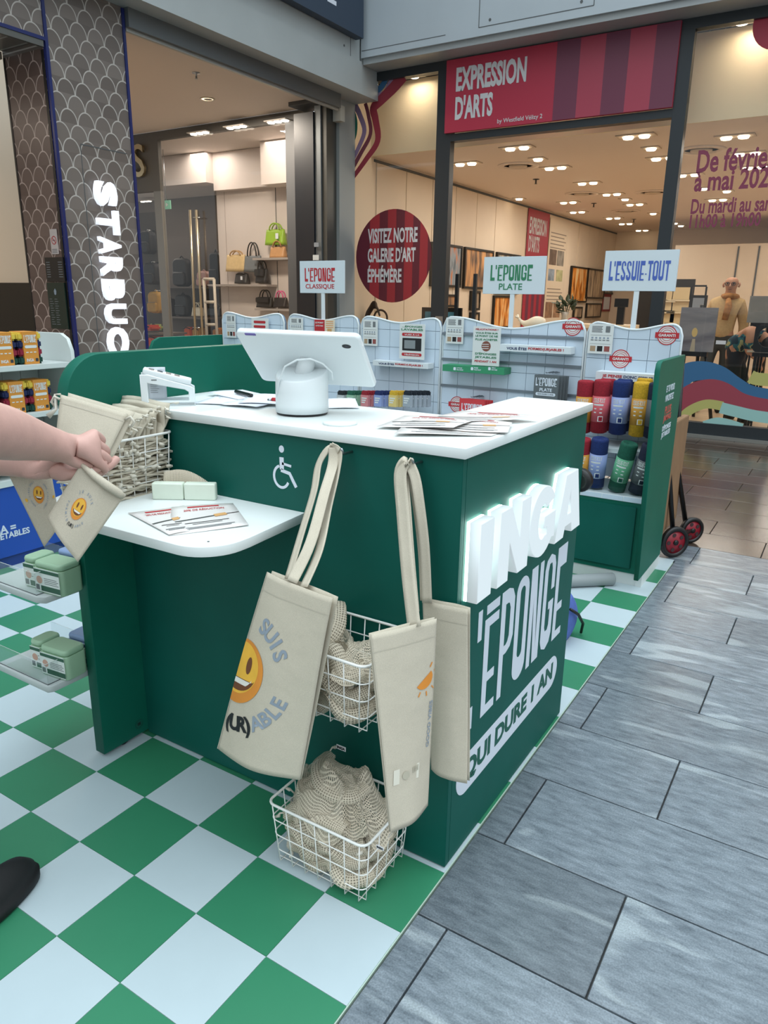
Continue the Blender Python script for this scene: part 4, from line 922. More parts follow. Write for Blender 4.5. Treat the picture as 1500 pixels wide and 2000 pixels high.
for k, (x0, x1, zt, dip) in enumerate(PAN):
    zb = .44; n_ = 40
    crv = [(x0 + (x1 - x0) * i / n_) for i in range(n_ + 1)]
    outl = [(x, ptop(x, x0, x1, zt, dip)) for x in crv]
    board = prism('tile_board', [(x0, zb)] + outl + [(x1, zb)], .02, GROUT, frame((0, YP + .022, 0), (1, 0, 0), (0, 0, 1)), dw)
    # white rounded edge strip along the outline
    tube('board_edge', [(x0, YP - .001, zb)] + [(x, YP - .001, z) for x, z in outl] + [(x1, YP - .001, zb)], .006, EDGE, board, n=5)
    S_ = .1; nx = int(math.ceil((x1 - x0) / S_)); g_ = .0022
    for i in range(nx):
        a = x0 + i * S_ + g_ / 2 + (.0 if i else .004); b = min(x0 + (i + 1) * S_ - g_ / 2, x1 - .004)
        if b - a < .01: continue
        for j in range(9):
            c_ = zb + j * .098 + g_ / 2; d_ = zb + (j + 1) * .098 - g_ / 2
            xs_ = [a + (b - a) * q / 5 for q in range(6)]; tops = [min(d_, ptop(x, x0, x1, zt, dip) - .004) for x in xs_]
            if max(tops) - c_ < .006: continue
            pts = [(a, c_), (b, c_)] + [(x, max(t_, c_ + .001)) for x, t_ in zip(xs_[::-1], tops[::-1])]
            if min(tops) >= d_ - 1e-6: pts = [(a, c_), (b, c_), (b, d_), (a, d_)]
            V_ = [(x, YP - .003, z) for x, z in pts] + [(x, YP + .003, z) for x, z in pts]; m_ = len(pts)
            F_ = [tuple(range(m_)), tuple(range(2 * m_ - 1, m_ - 1, -1))] + [(q, q + m_, (q + 1) % m_ + m_, (q + 1) % m_) for q in range(m_)]
            link('tile', mesh_from(V_, F_), TILE, board)
    if k < 4: box('post', (x1 + .001, YP + .004, .44), (x1 + .012, YP + .03, 1.08), EDGE, dw)
for z in (1.118, .98, .835): box('rail', (-1.318, YP - .012, z - .008), (-.526, YP - .0035, z + .006), RAIL, dw)
box('base_cabinet', (-2.99, 2.10, .06), (-.075, YP + .06, .405), GREEN2, dw)
box('plinth', (-2.99, 2.105, .001), (-.08, YP + .06, .058), mat('plinth_white', '#ccd3d2', .5), dw)
cabd = [(-.50, -.10), (-1.32, -.53), (-1.87, -1.34)]
for a, b in cabd: box('cabinet_door', (a + .01, 2.088, .085), (b - .01, 2.0995, .385), GREEN, dw, bev=.002)
led_ = box('ledge', (-2.99, 2.095, .4055), (-.075, YP - .005, .43), EDGE, dw)
for i in range(29):
    x = -.075 - i * .1
    box('ledge_tile', (x - .098, 2.0935, .407), (x - .002, 2.0948, .4285), TILE, led_)
# end cheek with lettering
CX0 = -.05
prof = [(2.07, .03), (2.47, .03), (2.47, 1.062)] + [(2.07 - .05 * 0 + .05 - .05 * math.sin(math.radians(a)), 1.062 - .05 + .05 * math.cos(math.radians(a))) for a in range(0, 91, 15)]
A0 = onx(1243, 1142, -.05)
prof = [(2.03, .045), (2.47, .012), (2.47, 1.068), (1.985, 1.058), (1.955, 1.045), (1.945, 1.01)]
prof = [(2.02, .06), (2.47, .06), (2.47, 1.062), (1.99, 1.062), (1.962, 1.052), (1.95, 1.02)]
cheek = prism('end_cheek', prof, .022, GREEN2, FX(-.072, 0, 0), dw, bev=.003)
box('cheek_plinth', (-.079, 2.10, .001), (-.052, 2.47, .0585), mat('plinth_white', '#ccd3d2', .5), dw)
CRED = mat('cheek_red', '#c2564f', .5)
for i, (body, px, py, m_, w_, h_) in enumerate((('ET SI VOUS', 1310, 757, DECAL, .17, .030), ("N'ACHETEZ", 1308, 775, DECAL, .17, .030), ('PLUS', 1305, 799, CRED, .13, .036), ('JAMAIS', 1303, 816, CRED, .16, .036), ("D'ÉPONGES", 1302, 832, DECAL, .18, .030), ('JETABLES?', 1300, 847, DECAL, .18, .030))):
    p = onx(px, py, -.0495); text('cheek_text', body, .04, m_, FX(-.0498, p.y, p.z), dw if False else cheek, fit=w_, fith=h_, offset=.02)
lcheek = prism('end_cheek', [(1.93, .06), (2.47, .06), (2.47, 1.05), (1.88, 1.05), (1.83, 1.03), (1.80, .98), (1.86, .4)], .022, GREEN2, FX(-3.013, 0, 0), dw, bev=.003)
# message shelves
def msg_shelf(px0, px1, py, parts, face, h_=.035, dep=.09, y=YP - .004, txt=.016):
    a = ony(px0, py, y - dep); b = ony(px1, py, y - dep); z = (a.z + b.z) / 2
    o = box('message_shelf', (a.x, y - dep, z - h_ / 2), (b.x, y, z + h_ / 2), face, dw, bev=.001)
    x = None; tot = sum(len(q[0]) for q in parts); W_ = (b.x - a.x) * .82; cur = a.x + (b.x - a.x) * .1
    for body, m_ in parts:
        w_ = W_ * len(body) / tot; text('shelf_text', body, .02, m_, FY(cur + w_ / 2, y - dep - .0004, z), o, fit=w_ * .95, fith=txt, offset=.03); cur += w_
    return o
msg_shelf(728, 836, 712, [('VOUS ÊTES ', PNAVY), ('FORMID(UR)ABLES !', RED)], EDGE, .03, .07, txt=.013)
msg_shelf(975, 1115, 682, [('VOUS ÊTES ', PNAVY), ('FORMID(UR)ABLES !', RED)], EDGE, .035, .07)
gs = msg_shelf(864, 985, 722, [], mat('shelf_green', '#2f8a61', .5), .035, .09)
for i, (w1, w2) in enumerate((('LAVAGE', 'MACHINE'), ('PASSE', 'PARTOUT'), ('ZÉRO', 'RATURE'))):
    p = ony(888 + i * 34, 719, YP - .094 - .0004)
    text('shelf_text', w1, .009, DECAL, FY(p.x + .012, p.y, p.z + .002), gs, align='LEFT', offset=.02); text('shelf_text', w2, .009, DECAL, FY(p.x + .012, p.y, p.z - .008), gs, align='LEFT', offset=.02)
    prism('shelf_icon', rrect(.014, .016, .003, 3), .0003, DECAL, FY(p.x, p.y, p.z - .003), gs)
msg_shelf(1163, 1288, 737, [('JE PENSE ', RED), ("DONC J'ESSUIE", PNAVY)], EDGE, .04, .09, txt=.017)
# cards
CARD = mat('card_white', '#d5d9d8', .5)
def card(px0, py0, px1, py1, label, y=YP - .018, dots=True):
    a = ony(px0, py0, y); b = ony(px1, py1, y)
    o = box('info_card', (a.x, y, b.z), (b.x, y + .003, a.z), CARD); tag(o, label, 'card', 'instruction cards on the tiled wall')
    W_ = b.x - a.x; H_ = a.z - b.z
    R_ = lambda nm, x0, z0, x1, z1, m_: box(nm, (a.x + x0 * W_, y - .0006, b.z + z0 * H_), (a.x + x1 * W_, y - .0001, b.z + z1 * H_), m_, o)
    for k in range(5): R_('text_line', .12, .90 - k * .045, .55 - .03 * (k % 2), .925 - k * .045, DGREY)
    R_('product_picture', .68, .72, .86, .93, DGREY); R_('rule', .08, .62, .92, .628, DGREY); R_('rule', .08, .33, .92, .336, DGREY)
    for k in range(5): R_('care_icon', .12 + k * .16, .50, .20 + k * .16, .56, PGREYB); R_('care_caption', .10 + k * .16, .44, .22 + k * .16, .47, DGREY)
    for k in range(3): R_('step_picture', .10 + k * .29, .08, .32 + k * .29, .26, (mat('step_tan', '#a58d72', .6), PBLACK, mat('step_red', '#8e4b46', .6))[k])
card(441, 614, 461, 660, 'white instruction card on the first tiled panel from the left'); card(566, 620, 592, 655, 'white instruction card on the second tiled panel')
card(709, 624, 737, 676, 'white instruction card on the third tiled panel beside the television poster'); card(872, 620, 904, 672, 'white instruction card at the left edge of the widest tiled panel'); card(1152, 632, 1194, 692, 'white instruction card on the rightmost tiled panel')
def poster(px0, py0, px1, py1, label, lines, y, back=None, pic=None):
    a = ony(px0, py0, y); b = ony(px1, py1, y); o = box('poster', (a.x, y, b.z), (b.x, y + .006, a.z), back or CARD); tag(o, label, 'poster')
    W_ = b.x - a.x; H_ = a.z - b.z
    for body, m_, zc, w_, h_ in lines: text('poster_text', body, .02, m_, FY(a.x + W_ / 2, y - .0003, b.z + zc * H_), o, fit=w_ * W_, fith=h_ * H_, offset=.025)
    return o, a, b, W_, H_
o, a, b, W_, H_ = poster(781, 632, 828, 703, 'white poster with an old television picture on a small message shelf', (('...ÉPONGES', PGREEN, .93, .8, .06), ('LAVABLES', PGREEN, .84, .86, .06)), YP - .05)
for zc, body in ((.70, 'VUES À LA'), (.13, 'TÉLÉVISION')):
    pb_ = prism('red_pill', rrect(W_ * .8, H_ * .09, H_ * .04, 4), .0005, RED, FY(a.x + W_ / 2, YP - .0505, b.z + zc * H_), o); text('pill_text', body, .02, CARD, FY(a.x + W_ / 2, YP - .0513, b.z + zc * H_), o, fit=W_ * .6, fith=H_ * .05, offset=.02)
box('television_picture', (a.x + W_ * .12, YP - .0506, b.z + H_ * .24), (a.x + W_ * .88, YP - .0502, b.z + H_ * .6), PBLACK, o); box('television_screen', (a.x + W_ * .2, YP - .0511, b.z + H_ * .3), (a.x + W_ * .64, YP - .0507, b.z + H_ * .54), mat('screen_grey', '#82898c', .4), o)
o, a, b, W_, H_ = poster(925, 637, 974, 716, 'white poster with red and green lettering on the green message shelf', (('FÉLICITATIONS !', RED, .93, .82, .05), ('VOUS ÊTES SUR', PGREEN, .84, .82, .05), ('LE POINT DE NE', PGREEN, .76, .82, .05), ('PLUS ACHETER', PGREEN, .67, .82, .05), ("D'ÉPONGES", PGREEN, .31, .78, .065), ('JETABLES', PGREEN, .21, .8, .065), ('PENDANT 1 AN', RED, .11, .8, .055)), YP - .075)
fy = FY(a.x + W_ / 2, YP - .0753, b.z + .5 * H_); prism('sponge_picture', circ(W_ * .17, 20), .0004, mat('sponge_brown', '#7c4a3c', .7), fy, o)
for k in range(3): prism('sponge_stripe', stroke2([(-W_ * .15, W_ * (.06 - .07 * k)), (W_ * .1, W_ * (.07 - .07 * k))], W_ * .02), .0006, CARD, fy, o)
o, a, b, W_, H_ = poster(491, 621, 524, 650, 'white poster with two red pills on the leftmost tiled panel', (), YP - .03)
for pz_ in (629, 638):
    p = ony(507, pz_, YP - .0305); prism('red_pill', rrect(.1, .016, .008, 4), .0005, RED, FY(p.x, p.y, p.z), o)
o, a, b, W_, H_ = poster(614, 624, 634, 654, 'narrow red poster on the second tiled panel', (('LE POINT', CARD, .8, .8, .1), ("D'ÊTRE", CARD, .6, .7, .1)), YP - .03, RED)
o, a, b, W_, H_ = poster(634, 624, 653, 654, 'narrow cream poster beside the red one on the second tiled panel', (), YP - .03, mat('card_cream', '#d9cdb8', .6))
for k in range(4): box('text_line', (a.x + .01, YP - .0306, b.z + H_ * (.85 - .13 * k)), (b.x - .008, YP - .0302, b.z + H_ * (.89 - .13 * k)), ORANGE, o)
box('product_picture', (a.x + .02, YP - .0306, b.z + .01), (b.x - .02, YP - .0302, b.z + .035), mat('pack_tan', '#c89a62', .6), o)
# round guarantee stickers
def stamp(px, py, label, r_=.045, y=YP - .0035):
    p = ony(px, py, y); fr = FY(p.x, y - .0003, p.z); root = empty('guarantee_sticker', p, label, 'sticker', 'red guarantee stickers')
    prism('disc', circ(r_, 32), .0005, CARD, fr, root); f2 = FY(p.x, y - .0009, p.z)
    for rr_ in (r_, r_ * .78, r_ * .58): prism('ring', circ(rr_, 32), .0004, RED, f2, root, holes=[circ(rr_ - r_ * (.1 if rr_ == r_ else .05), 32)])
    prism('band', [(-r_ * 1.2, -.013), (r_ * 1.2, -.013), (r_ * 1.2, .013), (-r_ * 1.2, .013)], .0005, RED, FY(p.x, y - .0015, p.z), root)
    text('band_text', 'GARANTI', .02, CARD, FY(p.x, y - .0021, p.z), root, fit=r_ * 1.7, fith=.013, offset=.03)
stamp(1119, 638, 'round red guarantee sticker at the top right of the widest tiled panel'); stamp(1303, 655, 'round red guarantee sticker at the top right of the rightmost tiled panel'); stamp(1212, 701, 'round red guarantee sticker below the card on the rightmost tiled panel'); stamp(893, 790, 'round red guarantee sticker low on the widest tiled panel by the red packs')
# name signs on stems
def name_sign(pts, px_stem, py0, py1, label, m_, big, small=None):
    y = YP + .012; a = ony(*pts[0], y); b = ony(*pts[1], y)
    root = empty('name_sign', (a.x, y, 1.19), label, 'sign', 'name signs above the tiled wall')
    bd = box('sign_board', (a.x, y, b.z), (b.x, y + .012, a.z), mat('sign_white', '#ccd6dc', .4), root, bev=.001)
    s0 = ony(px_stem, py0, y); s1 = ony(px_stem, py1, y); box('stem', (s0.x - .012, y + .002, 1.16), (s0.x + .012, y + .009, b.z + .001), EDGE, root)
    W_ = b.x - a.x; H_ = a.z - b.z
    if small:
        sign_text('sign_lettering', big, W_ * .68, H_ * .42, m_, FY(a.x + W_ * .12, y - .0008, b.z + H_ * .36), bd); text('sign_text', small, .03, m_, FY(a.x + W_ * .46, y - .0004, b.z + H_ * .2), bd, fit=W_ * (.38 if len(small) < 6 else .65), fith=H_ * .17, offset=.012)
    else: sign_text('sign_lettering', big, W_ * .82, H_ * .48, m_, FY(a.x + W_ * .08, y - .0008, b.z + H_ * .26), bd)
name_sign(((585, 510), (672, 573)), 630, 573, 620, 'white sign on a stem lettered in red above the second tiled panel', RED, "L'ÉPONGE", 'CLASSIQUE')
name_sign(((946, 502), (1062, 575)), 1000, 575, 640, 'white sign on a stem lettered in green above the widest tiled panel', PGREEN, "L'ÉPONGE", 'PLATE')
name_sign(((1183, 490), (1318, 569)), 1243, 570, 635, 'white sign on a stem lettered in blue above the rightmost tiled panel', PBLUE, "L'ESSUIE-TOUT")
# hanging packs
def hang_pack(px, py, w_, h_, m_, lines, label, group, y, rz=0.0):
    p = ony(px, py, y); root = empty('sponge_pack', p, label, 'pack', group, rz)
    c = box('card', (-w_ / 2, 0, -h_), (w_ / 2, .012, 0), m_, root, bev=.002, local=True)
    M_ = wm(root)
    for kind, body, zc, ww, hh, mm in lines:
        f_ = M_ @ FY(0, -.0006, -h_ * zc)
        if kind == 'logo': sign_text('pack_lettering', body, ww * w_, hh * h_, mm, M_ @ FY(-ww * w_ / 2, -.0006, -h_ * zc), c)
        elif kind == 'pill': prism('pack_pill', rrect(ww * w_, hh * h_, hh * h_ * .45, 3), .0004, mm, f_, c); text('pill_text', body, .01, m_, M_ @ FY(0, -.0011, -h_ * zc), c, fit=ww * w_ * .8, fith=hh * h_ * .5, offset=.02)
        else: text('pack_text', body, .01, mm, f_, c, fit=ww * w_, fith=hh * h_, offset=.025)
    tube('hanger', [p + Vector((0, .1, .012)), p + Vector((0, -.012, .012)), p + Vector((0, -.016, .018))], .002, RAIL, root, n=5)
    return root
GREYPK = mat('pack_grey', '#5d6468', .5)
for i in range(4):
    hang_pack(1068 + i * 6, 733, .13, .17, GREYPK, (('logo', "L'ÉPONGE", .32, .85, .24, DECAL), ('text', 'PLATE', .43, .5, .1, DECAL), ('pill', 'QUI DURE 2 ANS', .56, .8, .09, DECAL), ('text', 'INGA', .9, .45, .12, DECAL)) if i == 0 else (), 'grey flat sponge pack hanging on the widest tiled panel' + (', front one' if i == 0 else ', behind the front one'), 'grey packs on the tiled wall', YP - .12 + i * .022)
REDPK = mat('pack_red', '#c0363c', .5)
for i in range(4):
    hang_pack(922 + i * 5, 780, .15, .12, REDPK, (('logo', "L'ÉPONGE", .55, .8, .35, DECAL),) if i == 0 else (), 'red sponge pack hanging low on the widest tiled panel' + (', front one' if i == 0 else ', behind the front one'), 'red packs on the tiled wall', YP - .12 + i * .022)
# rows of small sponges behind the tablet
for ci, (c_, px, nm) in enumerate((('#20262a', 667, 'charcoal'), ('#1d5a47', 686, 'green'), ('#8c1a2a', 714, 'red'), ('#17285c', 740, 'blue'), ('#c9a32f', 769, 'yellow'), ('#16202c', 797, 'navy black'))):
    mm = mat('sponge_' + nm, c_, .85, noise_amt=.15, nscale=200, bump=.4, bscale=900)
    for j in range(5):
        p = ony(px + j * 9, 763 + 1.2 * j if False else 763, 2.2 + j * .035)
        root = empty('sponge', (p.x + .0, 2.2 + j * .035, .70), nm + ' sponge with a white paper band in the row behind the tablet', 'sponge', nm + ' sponges in a row')
        x = p.x; z1 = p.z
        box('pad', (x - .024, p.y - .012, z1 - .09), (x + .024, p.y + .012, z1), mm, root, bev=.006); multibox('sleeve', [((x - .0246, p.y - .0128, z1 - .088), (x + .0246, p.y + .0128, z1 - .024))], mat('sleeve_' + nm, {'charcoal': '#b9bdc0', 'green': '#8fb79d', 'red': '#c98084', 'blue': '#8b9bcb', 'yellow': '#d8bf79', 'navy black': '#9aa3ad'}[nm], .6), root)
        for q in range(3): box('sleeve_text', (x - .018, p.y - .0134, z1 - .045 - q * .012), (x + .016 - .006 * q, p.y - .0129, z1 - .038 - q * .012), CARD, root)
box('sponge_shelf_stand', (-1.85, 2.15, .4305), (-.9, 2.40, .66), EDGE, dw)
# kitchen-cloth rolls
def roll(px, py, y, h_, r_, lean, cloth, label_c, lab, group, show=True, tilt=0.0):
    b = ony(px, py, y); root = empty('cloth_roll', b, lab, 'cloth roll', group); root.rotation_euler = (-lean, tilt, 0)
    prof = [(r_ * .7, 0), (r_, .006), (r_, h_ - .012), (r_ * .93, h_ - .003), (r_ * .72, h_), (r_ * .66, h_ - .006), (r_ * .45, h_ - .004), (r_ * .35, h_ - .012), (.0005, h_ - .008)]
    c = lathe('cloth', prof, cloth, (0, 0, 0), None, n=28); c.parent = root
    s = lathe('paper_sleeve', [(r_ * 1.0, h_ * .22), (r_ * 1.025, h_ * .22), (r_ * 1.025, h_ * .70), (r_ * 1.0, h_ * .70)], label_c, (0, 0, 0), None, n=28); s.parent = root
    if show:
        def wrap(me, zc, rr):
            for v in me.vertices: a = v.co.x / rr; v.co = (math.sin(a) * rr, -math.cos(a) * rr, zc + v.co.y)
            return me
        rr = r_ * 1.04
        def addp(nm, me, zc, mm): me = wrap(me, zc, rr); o_ = link(nm, me, mm, s, local=True)
        me = text_mesh("L'ESSUIE-TOUT", .01, 0, .02); xs_ = [v.co.x for v in me.vertices]; ys_ = [v.co.y for v in me.vertices]; me.transform(Matrix.Diagonal((r_ * 1.5 / (max(xs_) - min(xs_)), h_ * .09 / (max(ys_) - min(ys_)), 1, 1))); addp('sleeve_text', me, h_ * .62, CARD)
        def quad(w_, hh, x=0.0): 
            n_ = 6; V_ = [(x - w_ / 2 + w_ * i / n_, s_, 0) for s_ in (-hh / 2, hh / 2) for i in range(n_ + 1)]; return mesh_from(V_, [(i, i + 1, n_ + 2 + i, n_ + 1 + i) for i in range(n_)])
        addp('sleeve_pill', quad(r_ * 1.2, h_ * .03), h_ * .545, CARD)
        for q in range(4): addp('sleeve_icon', quad(r_ * .3, h_ * .02, (-.35, .35)[q % 2] * r_), h_ * (.47 - .07 * (q // 2)), CARD)
        addp('sleeve_square', quad(r_ * .6, h_ * .1, r_ * .35), h_ * .285, CARD)
        rr = r_ * 1.05; addp('sleeve_swatch', quad(r_ * .45, h_ * .08, r_ * .38), h_ * .283, cloth)
    return root
CL = {n_: mat('cloth_' + n_, c_, .9, noise_amt=.2, nscale=150, bump=.4, bscale=700) for n_, c_ in (('red', '#8c1526'), ('blue', '#10275e'), ('yellow', '#c79a22'), ('green', '#0f5240'), ('navy', '#1a2036'))}
LB = {'red': mat('sleeve_coral', '#c95a62', .6), 'blue': mat('sleeve_blue', '#4565ad', .6), 'yellow': mat('sleeve_ochre', '#c98f34', .6), 'green': mat('sleeve_mint', '#5da57f', .6), 'navy': mat('sleeve_grey', '#5c6063', .6), 'ochre': mat('sleeve_ochre', '#c98f34', .6)}
y1, y2 = 2.22, 2.165
box('roll_shelf', (-.509, 2.17, .612), (-.075, 2.41, .63), EDGE, dw)
for px, py, c_, l_, lab in ((1136, 845, 'red', 'ochre', 'red cloth roll with an orange sleeve on the upper roll shelf, far left'), (1168, 845, 'red', 'red', 'red cloth roll with a pink sleeve on the upper roll shelf'), (1205, 848, 'blue', 'blue', 'blue cloth roll with a blue sleeve on the upper roll shelf'), (1244, 852, 'yellow', 'yellow', 'yellow cloth roll with an ochre sleeve on the upper roll shelf'), (1272, 855, 'navy', 'navy', 'dark navy cloth roll at the right end of the upper roll shelf')):
    roll(px, py, 2.25, .255, .040, .0, CL[c_], LB[l_], lab, 'cloth rolls on the upper shelf', px != 1272)
for px, py, c_, lab in ((1180, 856, 'red', 'red cloth roll standing behind the front row on the upper shelf'), (1212, 858, 'blue', 'blue cloth roll standing behind the front row on the upper shelf'), (1250, 858, 'yellow', 'yellow cloth roll standing behind the front row on the upper shelf')):
    roll(px, py - 16, 2.34, .255, .040, .0, CL[c_], LB[c_], lab, 'cloth rolls on the upper shelf', False)
for px, py, c_, l_, tl, lab in ((1133, 950, 'red', 'ochre', 0, 'red cloth roll with an orange sleeve on the tiled ledge, far left'), (1162, 950, 'blue', 'blue', .05, 'blue cloth roll with a blue sleeve leaning on the tiled ledge'), (1203, 957, 'green', 'green', .2, 'green cloth roll with a mint sleeve leaning on the tiled ledge'), (1243, 962, 'navy', 'navy', .2, 'dark navy cloth roll with a grey sleeve leaning on the tiled ledge')):
    roll(px, py, 2.165, .245, .040, -.12, CL[c_], LB[l_], lab, 'cloth rolls on the tiled ledge', True, tl)
box('acrylic_guard', (-.51, 2.105, .4305), (-.076, 2.108, .505), ACRYL, dw); box('acrylic_guard', (-.51, 2.16, .6305), (-.076, 2.163, .70), ACRYL, dw)

# ------------------------------------------------------------------ left shelving
XS = -2.72
lc = empty('shelf_unit', (XS - .15, .5, 0), 'white rounded shelf unit holding sponge packs behind the arms', 'shelf unit')
yE = 1.06; Y0 = -.4
SW = mat('shelf_white', '#ccd3d1', .4)
prism('side_board', [(XS - .3, .35), (XS + .005, .35), (XS + .005, 1.02), (XS - .02, 1.08), (XS - .07, 1.105), (XS - .3, 1.105)], .02, SW, frame((0, yE + .02, 0), (1, 0, 0), (0, 0, 1)), lc, bev=.002)
for z in (.965, .735, .50): box('shelf_board', (XS - .29, Y0, z - .025), (XS, yE - .001, z), SW, lc, bev=.002)
bk = box('back_board', (XS - .31, Y0, .35), (XS - .2905, yE - .001, 1.10), GROUT, lc)
for j in range(14):
    for i in range(7): box('tile', (XS - .2900, yE - .003 - (j + 1) * .1 + .002, .36 + i * .1), (XS - .287, yE - .003 - j * .1, .458 + i * .1), SW, bk)
blue = box('base_front', (XS - .29, Y0, .055), (XS + .002, yE - .001, .40), mat('base_blue', '#1b4aa8', .45), lc, bev=.002)
box('base_top', (XS - .29, Y0, .4005), (XS + .01, yE - .001, .43), SW, lc); box('base_plinth', (XS - .29, Y0, .001), (XS - .01, yE - .001, .0545), mat('base_blue_dark', '#14387f', .5), lc)
for body, px, py, w_ in (('INGA =', 10, 1030, .26), ('0 JETABLES', 10, 1042, .42)):
    pass
p = onx(31, 1028, XS + .0025); text('base_text', 'INGA =', .06, DECAL, FX(XS + .0025, p.y, p.z), blue, align='RIGHT', offset=.03, fith=.04)
p = onx(58, 1036, XS + .0025); text('base_text', 'JETABLES', .06, DECAL, FX(XS + .0025, p.y, p.z), blue, align='RIGHT', offset=.03, fith=.04)
# sponge stacks with an orange sleeve
SPC = [mat('sponge_yellow_top', '#d9bd4a', .9, bump=.4, bscale=600), mat('sponge_navy', '#18244f', .9, bump=.4, bscale=600), mat('sponge_crimson', '#8a1e35', .9, bump=.4, bscale=600), mat('sponge_forest', '#123f35', .9, bump=.4, bscale=600)]
OSL = mat('sleeve_orange', '#cf8a34', .55)
def sponge_stack(y, z, label, w_=.125, h_=.15, x=XS - .03):
    root = empty('sponge_stack', (x, y, z), label, 'sponge pack', 'sponge packs on the white shelves')
    hs = h_ / 4
    for i in range(4): box('sponge', (x - .10, y - w_ / 2, z + (3 - i) * hs + .0004), (x + .0, y + w_ / 2, z + (4 - i) * hs), SPC[i], root, bev=.008)
    sl = multibox('paper_sleeve', [((x - .10, y - w_ * .3, z + .0006), (x + .0035, y + w_ * .3, z + h_ + .003))], OSL, root)
    sign_text('sleeve_lettering', "L'ÉPONGE", w_ * .5, h_ * .24, CARD, FX(x + .004, y - w_ * .25, z + h_ * .68), sl)
    prism('sleeve_pill', rrect(w_ * .5, h_ * .09, h_ * .04, 3), .0004, CARD, FX(x + .004, y, z + h_ * .55), sl)
    text('sleeve_text', 'INGA', .02, CARD, FX(x + .004, y - w_ * .08, z + h_ * .13), sl, fit=w_ * .3, fith=h_ * .1, offset=.03)
    for q in range(3): box('sleeve_mark', (x + .0036, y - w_ * .22 + q * w_ * .16, z + h_ * .36), (x + .0042, y - w_ * .12 + q * w_ * .16, z + h_ * .39), CARD, sl)
    prism('sleeve_square', rrect(h_ * .1, h_ * .1, .002, 2), .0004, DKGREY, FX(x + .004, y + w_ * .2, z + h_ * .13), sl)
for k, px in enumerate((-40, 18, 68)):
    p = onx(px, 690, XS); sponge_stack(p.y, .9655, ('sponge pack with an orange sleeve on the top white shelf, second from the rounded end', 'sponge pack with an orange sleeve on the top white shelf, left one in view', 'sponge pack with an orange sleeve on the top white shelf, nearest the rounded end')[k])
for k, px in enumerate((-18, 40, 88)):
    p = onx(px, 780, XS); sponge_stack(p.y, .7355, ('sponge pack with an orange sleeve on the lower white shelf, at the picture edge', 'sponge pack with an orange sleeve on the lower white shelf, middle one', 'sponge pack with an orange sleeve on the lower white shelf, nearest the rounded end')[k])
for k, px in enumerate((70, 102)):
    p = onx(px, 830, XS); sponge_stack(p.y, .5005, 'sponge pack with an orange sleeve on the bottom white shelf behind the forearm' + (', left' if k == 0 else ', right'), h_=.13)
# things behind the counter
q = onz(1118, 1250, 0)
bb = empty('blue_bag', (q.x, q.y, 0), 'blue fabric bag on the floor peeking out behind the counter end', 'bag')
fnb = lambda u, v: Vector((-.155 + .025 * math.sin(math.pi * v) * (1 if u < .5 else 1) + .03 * math.sin(2 * math.pi * u), 1.36 + .11 * math.cos(2 * math.pi * u) * (1 - .4 * v), .015 + .17 * v))
link('bag_body', grid_mesh(lambda u, v: Vector((-.17 + .03 * math.sin(2 * math.pi * u) * math.sin(math.pi * (.1 + .85 * v)), 1.36 + .10 * math.cos(2 * math.pi * u) * math.sin(math.pi * (.25 + .7 * v)), .004 + .19 * v)), 24, 10, .002), mat('bag_blue', '#4a63a8', .8, noise_amt=.1, nscale=30), bb)
tube('bag_strap', [(-.14, 1.30, .16), (-.125, 1.36, .12), (-.12, 1.42, .06), (-.13, 1.44, .01)], .006, BLACK, bb)
a = onz(1112, 1165, .03); b = onz(1165, 1135, .03)
tag(lathe('grey_roll', [(.028, 0), (.03, .003), (.03, .30), (.028, .303)], mat('roll_grey', '#8b9294', .6), (-.40, 1.86, .031), n=20, axis=(.75, .66, 0)), 'grey rolled mat lying on the checkered floor behind the counter', 'roll')
# hand truck behind the end cheek
ht = empty('hand_truck', (-.05, 2.66, 0), 'black hand truck with red wheels behind the green end panel', 'hand truck')
RW = mat('wheel_red', '#8d1d2c', .4)
for px, py, x_, r_ in ((1313, 1064, None, .085), (1347, 1036, None, .075)):
    gp = onz(px, py + r_ * 0 + 24, 0); c_ = Vector((gp.x, gp.y, r_)); ax = Vector((.75, -.66, 0))
    tp = [Vector((0, 0, 0))]
    lathe('tyre', [(r_ * .72, -.014), (r_ * .95, -.014), (r_, -.006), (r_, .006), (r_ * .95, .014), (r_ * .72, .014)], BLACK, c_, ht, n=36, axis=ax, hollow=True)
    wh = lathe('wheel_disc', [(.01, -.009), (r_ * .73, -.009), (r_ * .73, .009), (.01, .011)], RW, c_, ht, n=36, axis=ax)
    lathe('hub', [(.014, 0), (.014, .018), (.006, .02)], BLACK, c_, wh, n=16, axis=ax)
    e1 = ax.cross(Vector((0, 0, 1))).normalized()
    for k in range(5):
        a_ = k * 2 * math.pi / 5; lathe('spoke_hole', [(.011, 0), (.011, .002)], mat('spoke_dark', '#3a2326', .6), c_ + (e1 * math.cos(a_) + Vector((0, 0, 1)) * math.sin(a_)) * r_ * .5 + ax.normalized() * .0105, wh, n=14, axis=ax)
g1_ = onz(1313, 1088, 0); g2_ = onz(1347, 1060, 0)
tube('axle', [(g1_.x, g1_.y, .085), (g2_.x, g2_.y, .075)], .01, BLACK, ht)
tube('rail', [(g1_.x - .01, g1_.y + .02, .09), (-.09, 2.62, .5), (-.10, 2.58, 1.0)], .013, BLACK, ht); tube('rail', [(g2_.x - .03, g2_.y, .09), (-.10, 2.85, .5), (-.12, 2.80, 1.0)], .013, BLACK, ht); tube('cross_bar', [(-.09, 2.62, .5), (-.10, 2.85, .5)], .01, BLACK, ht)
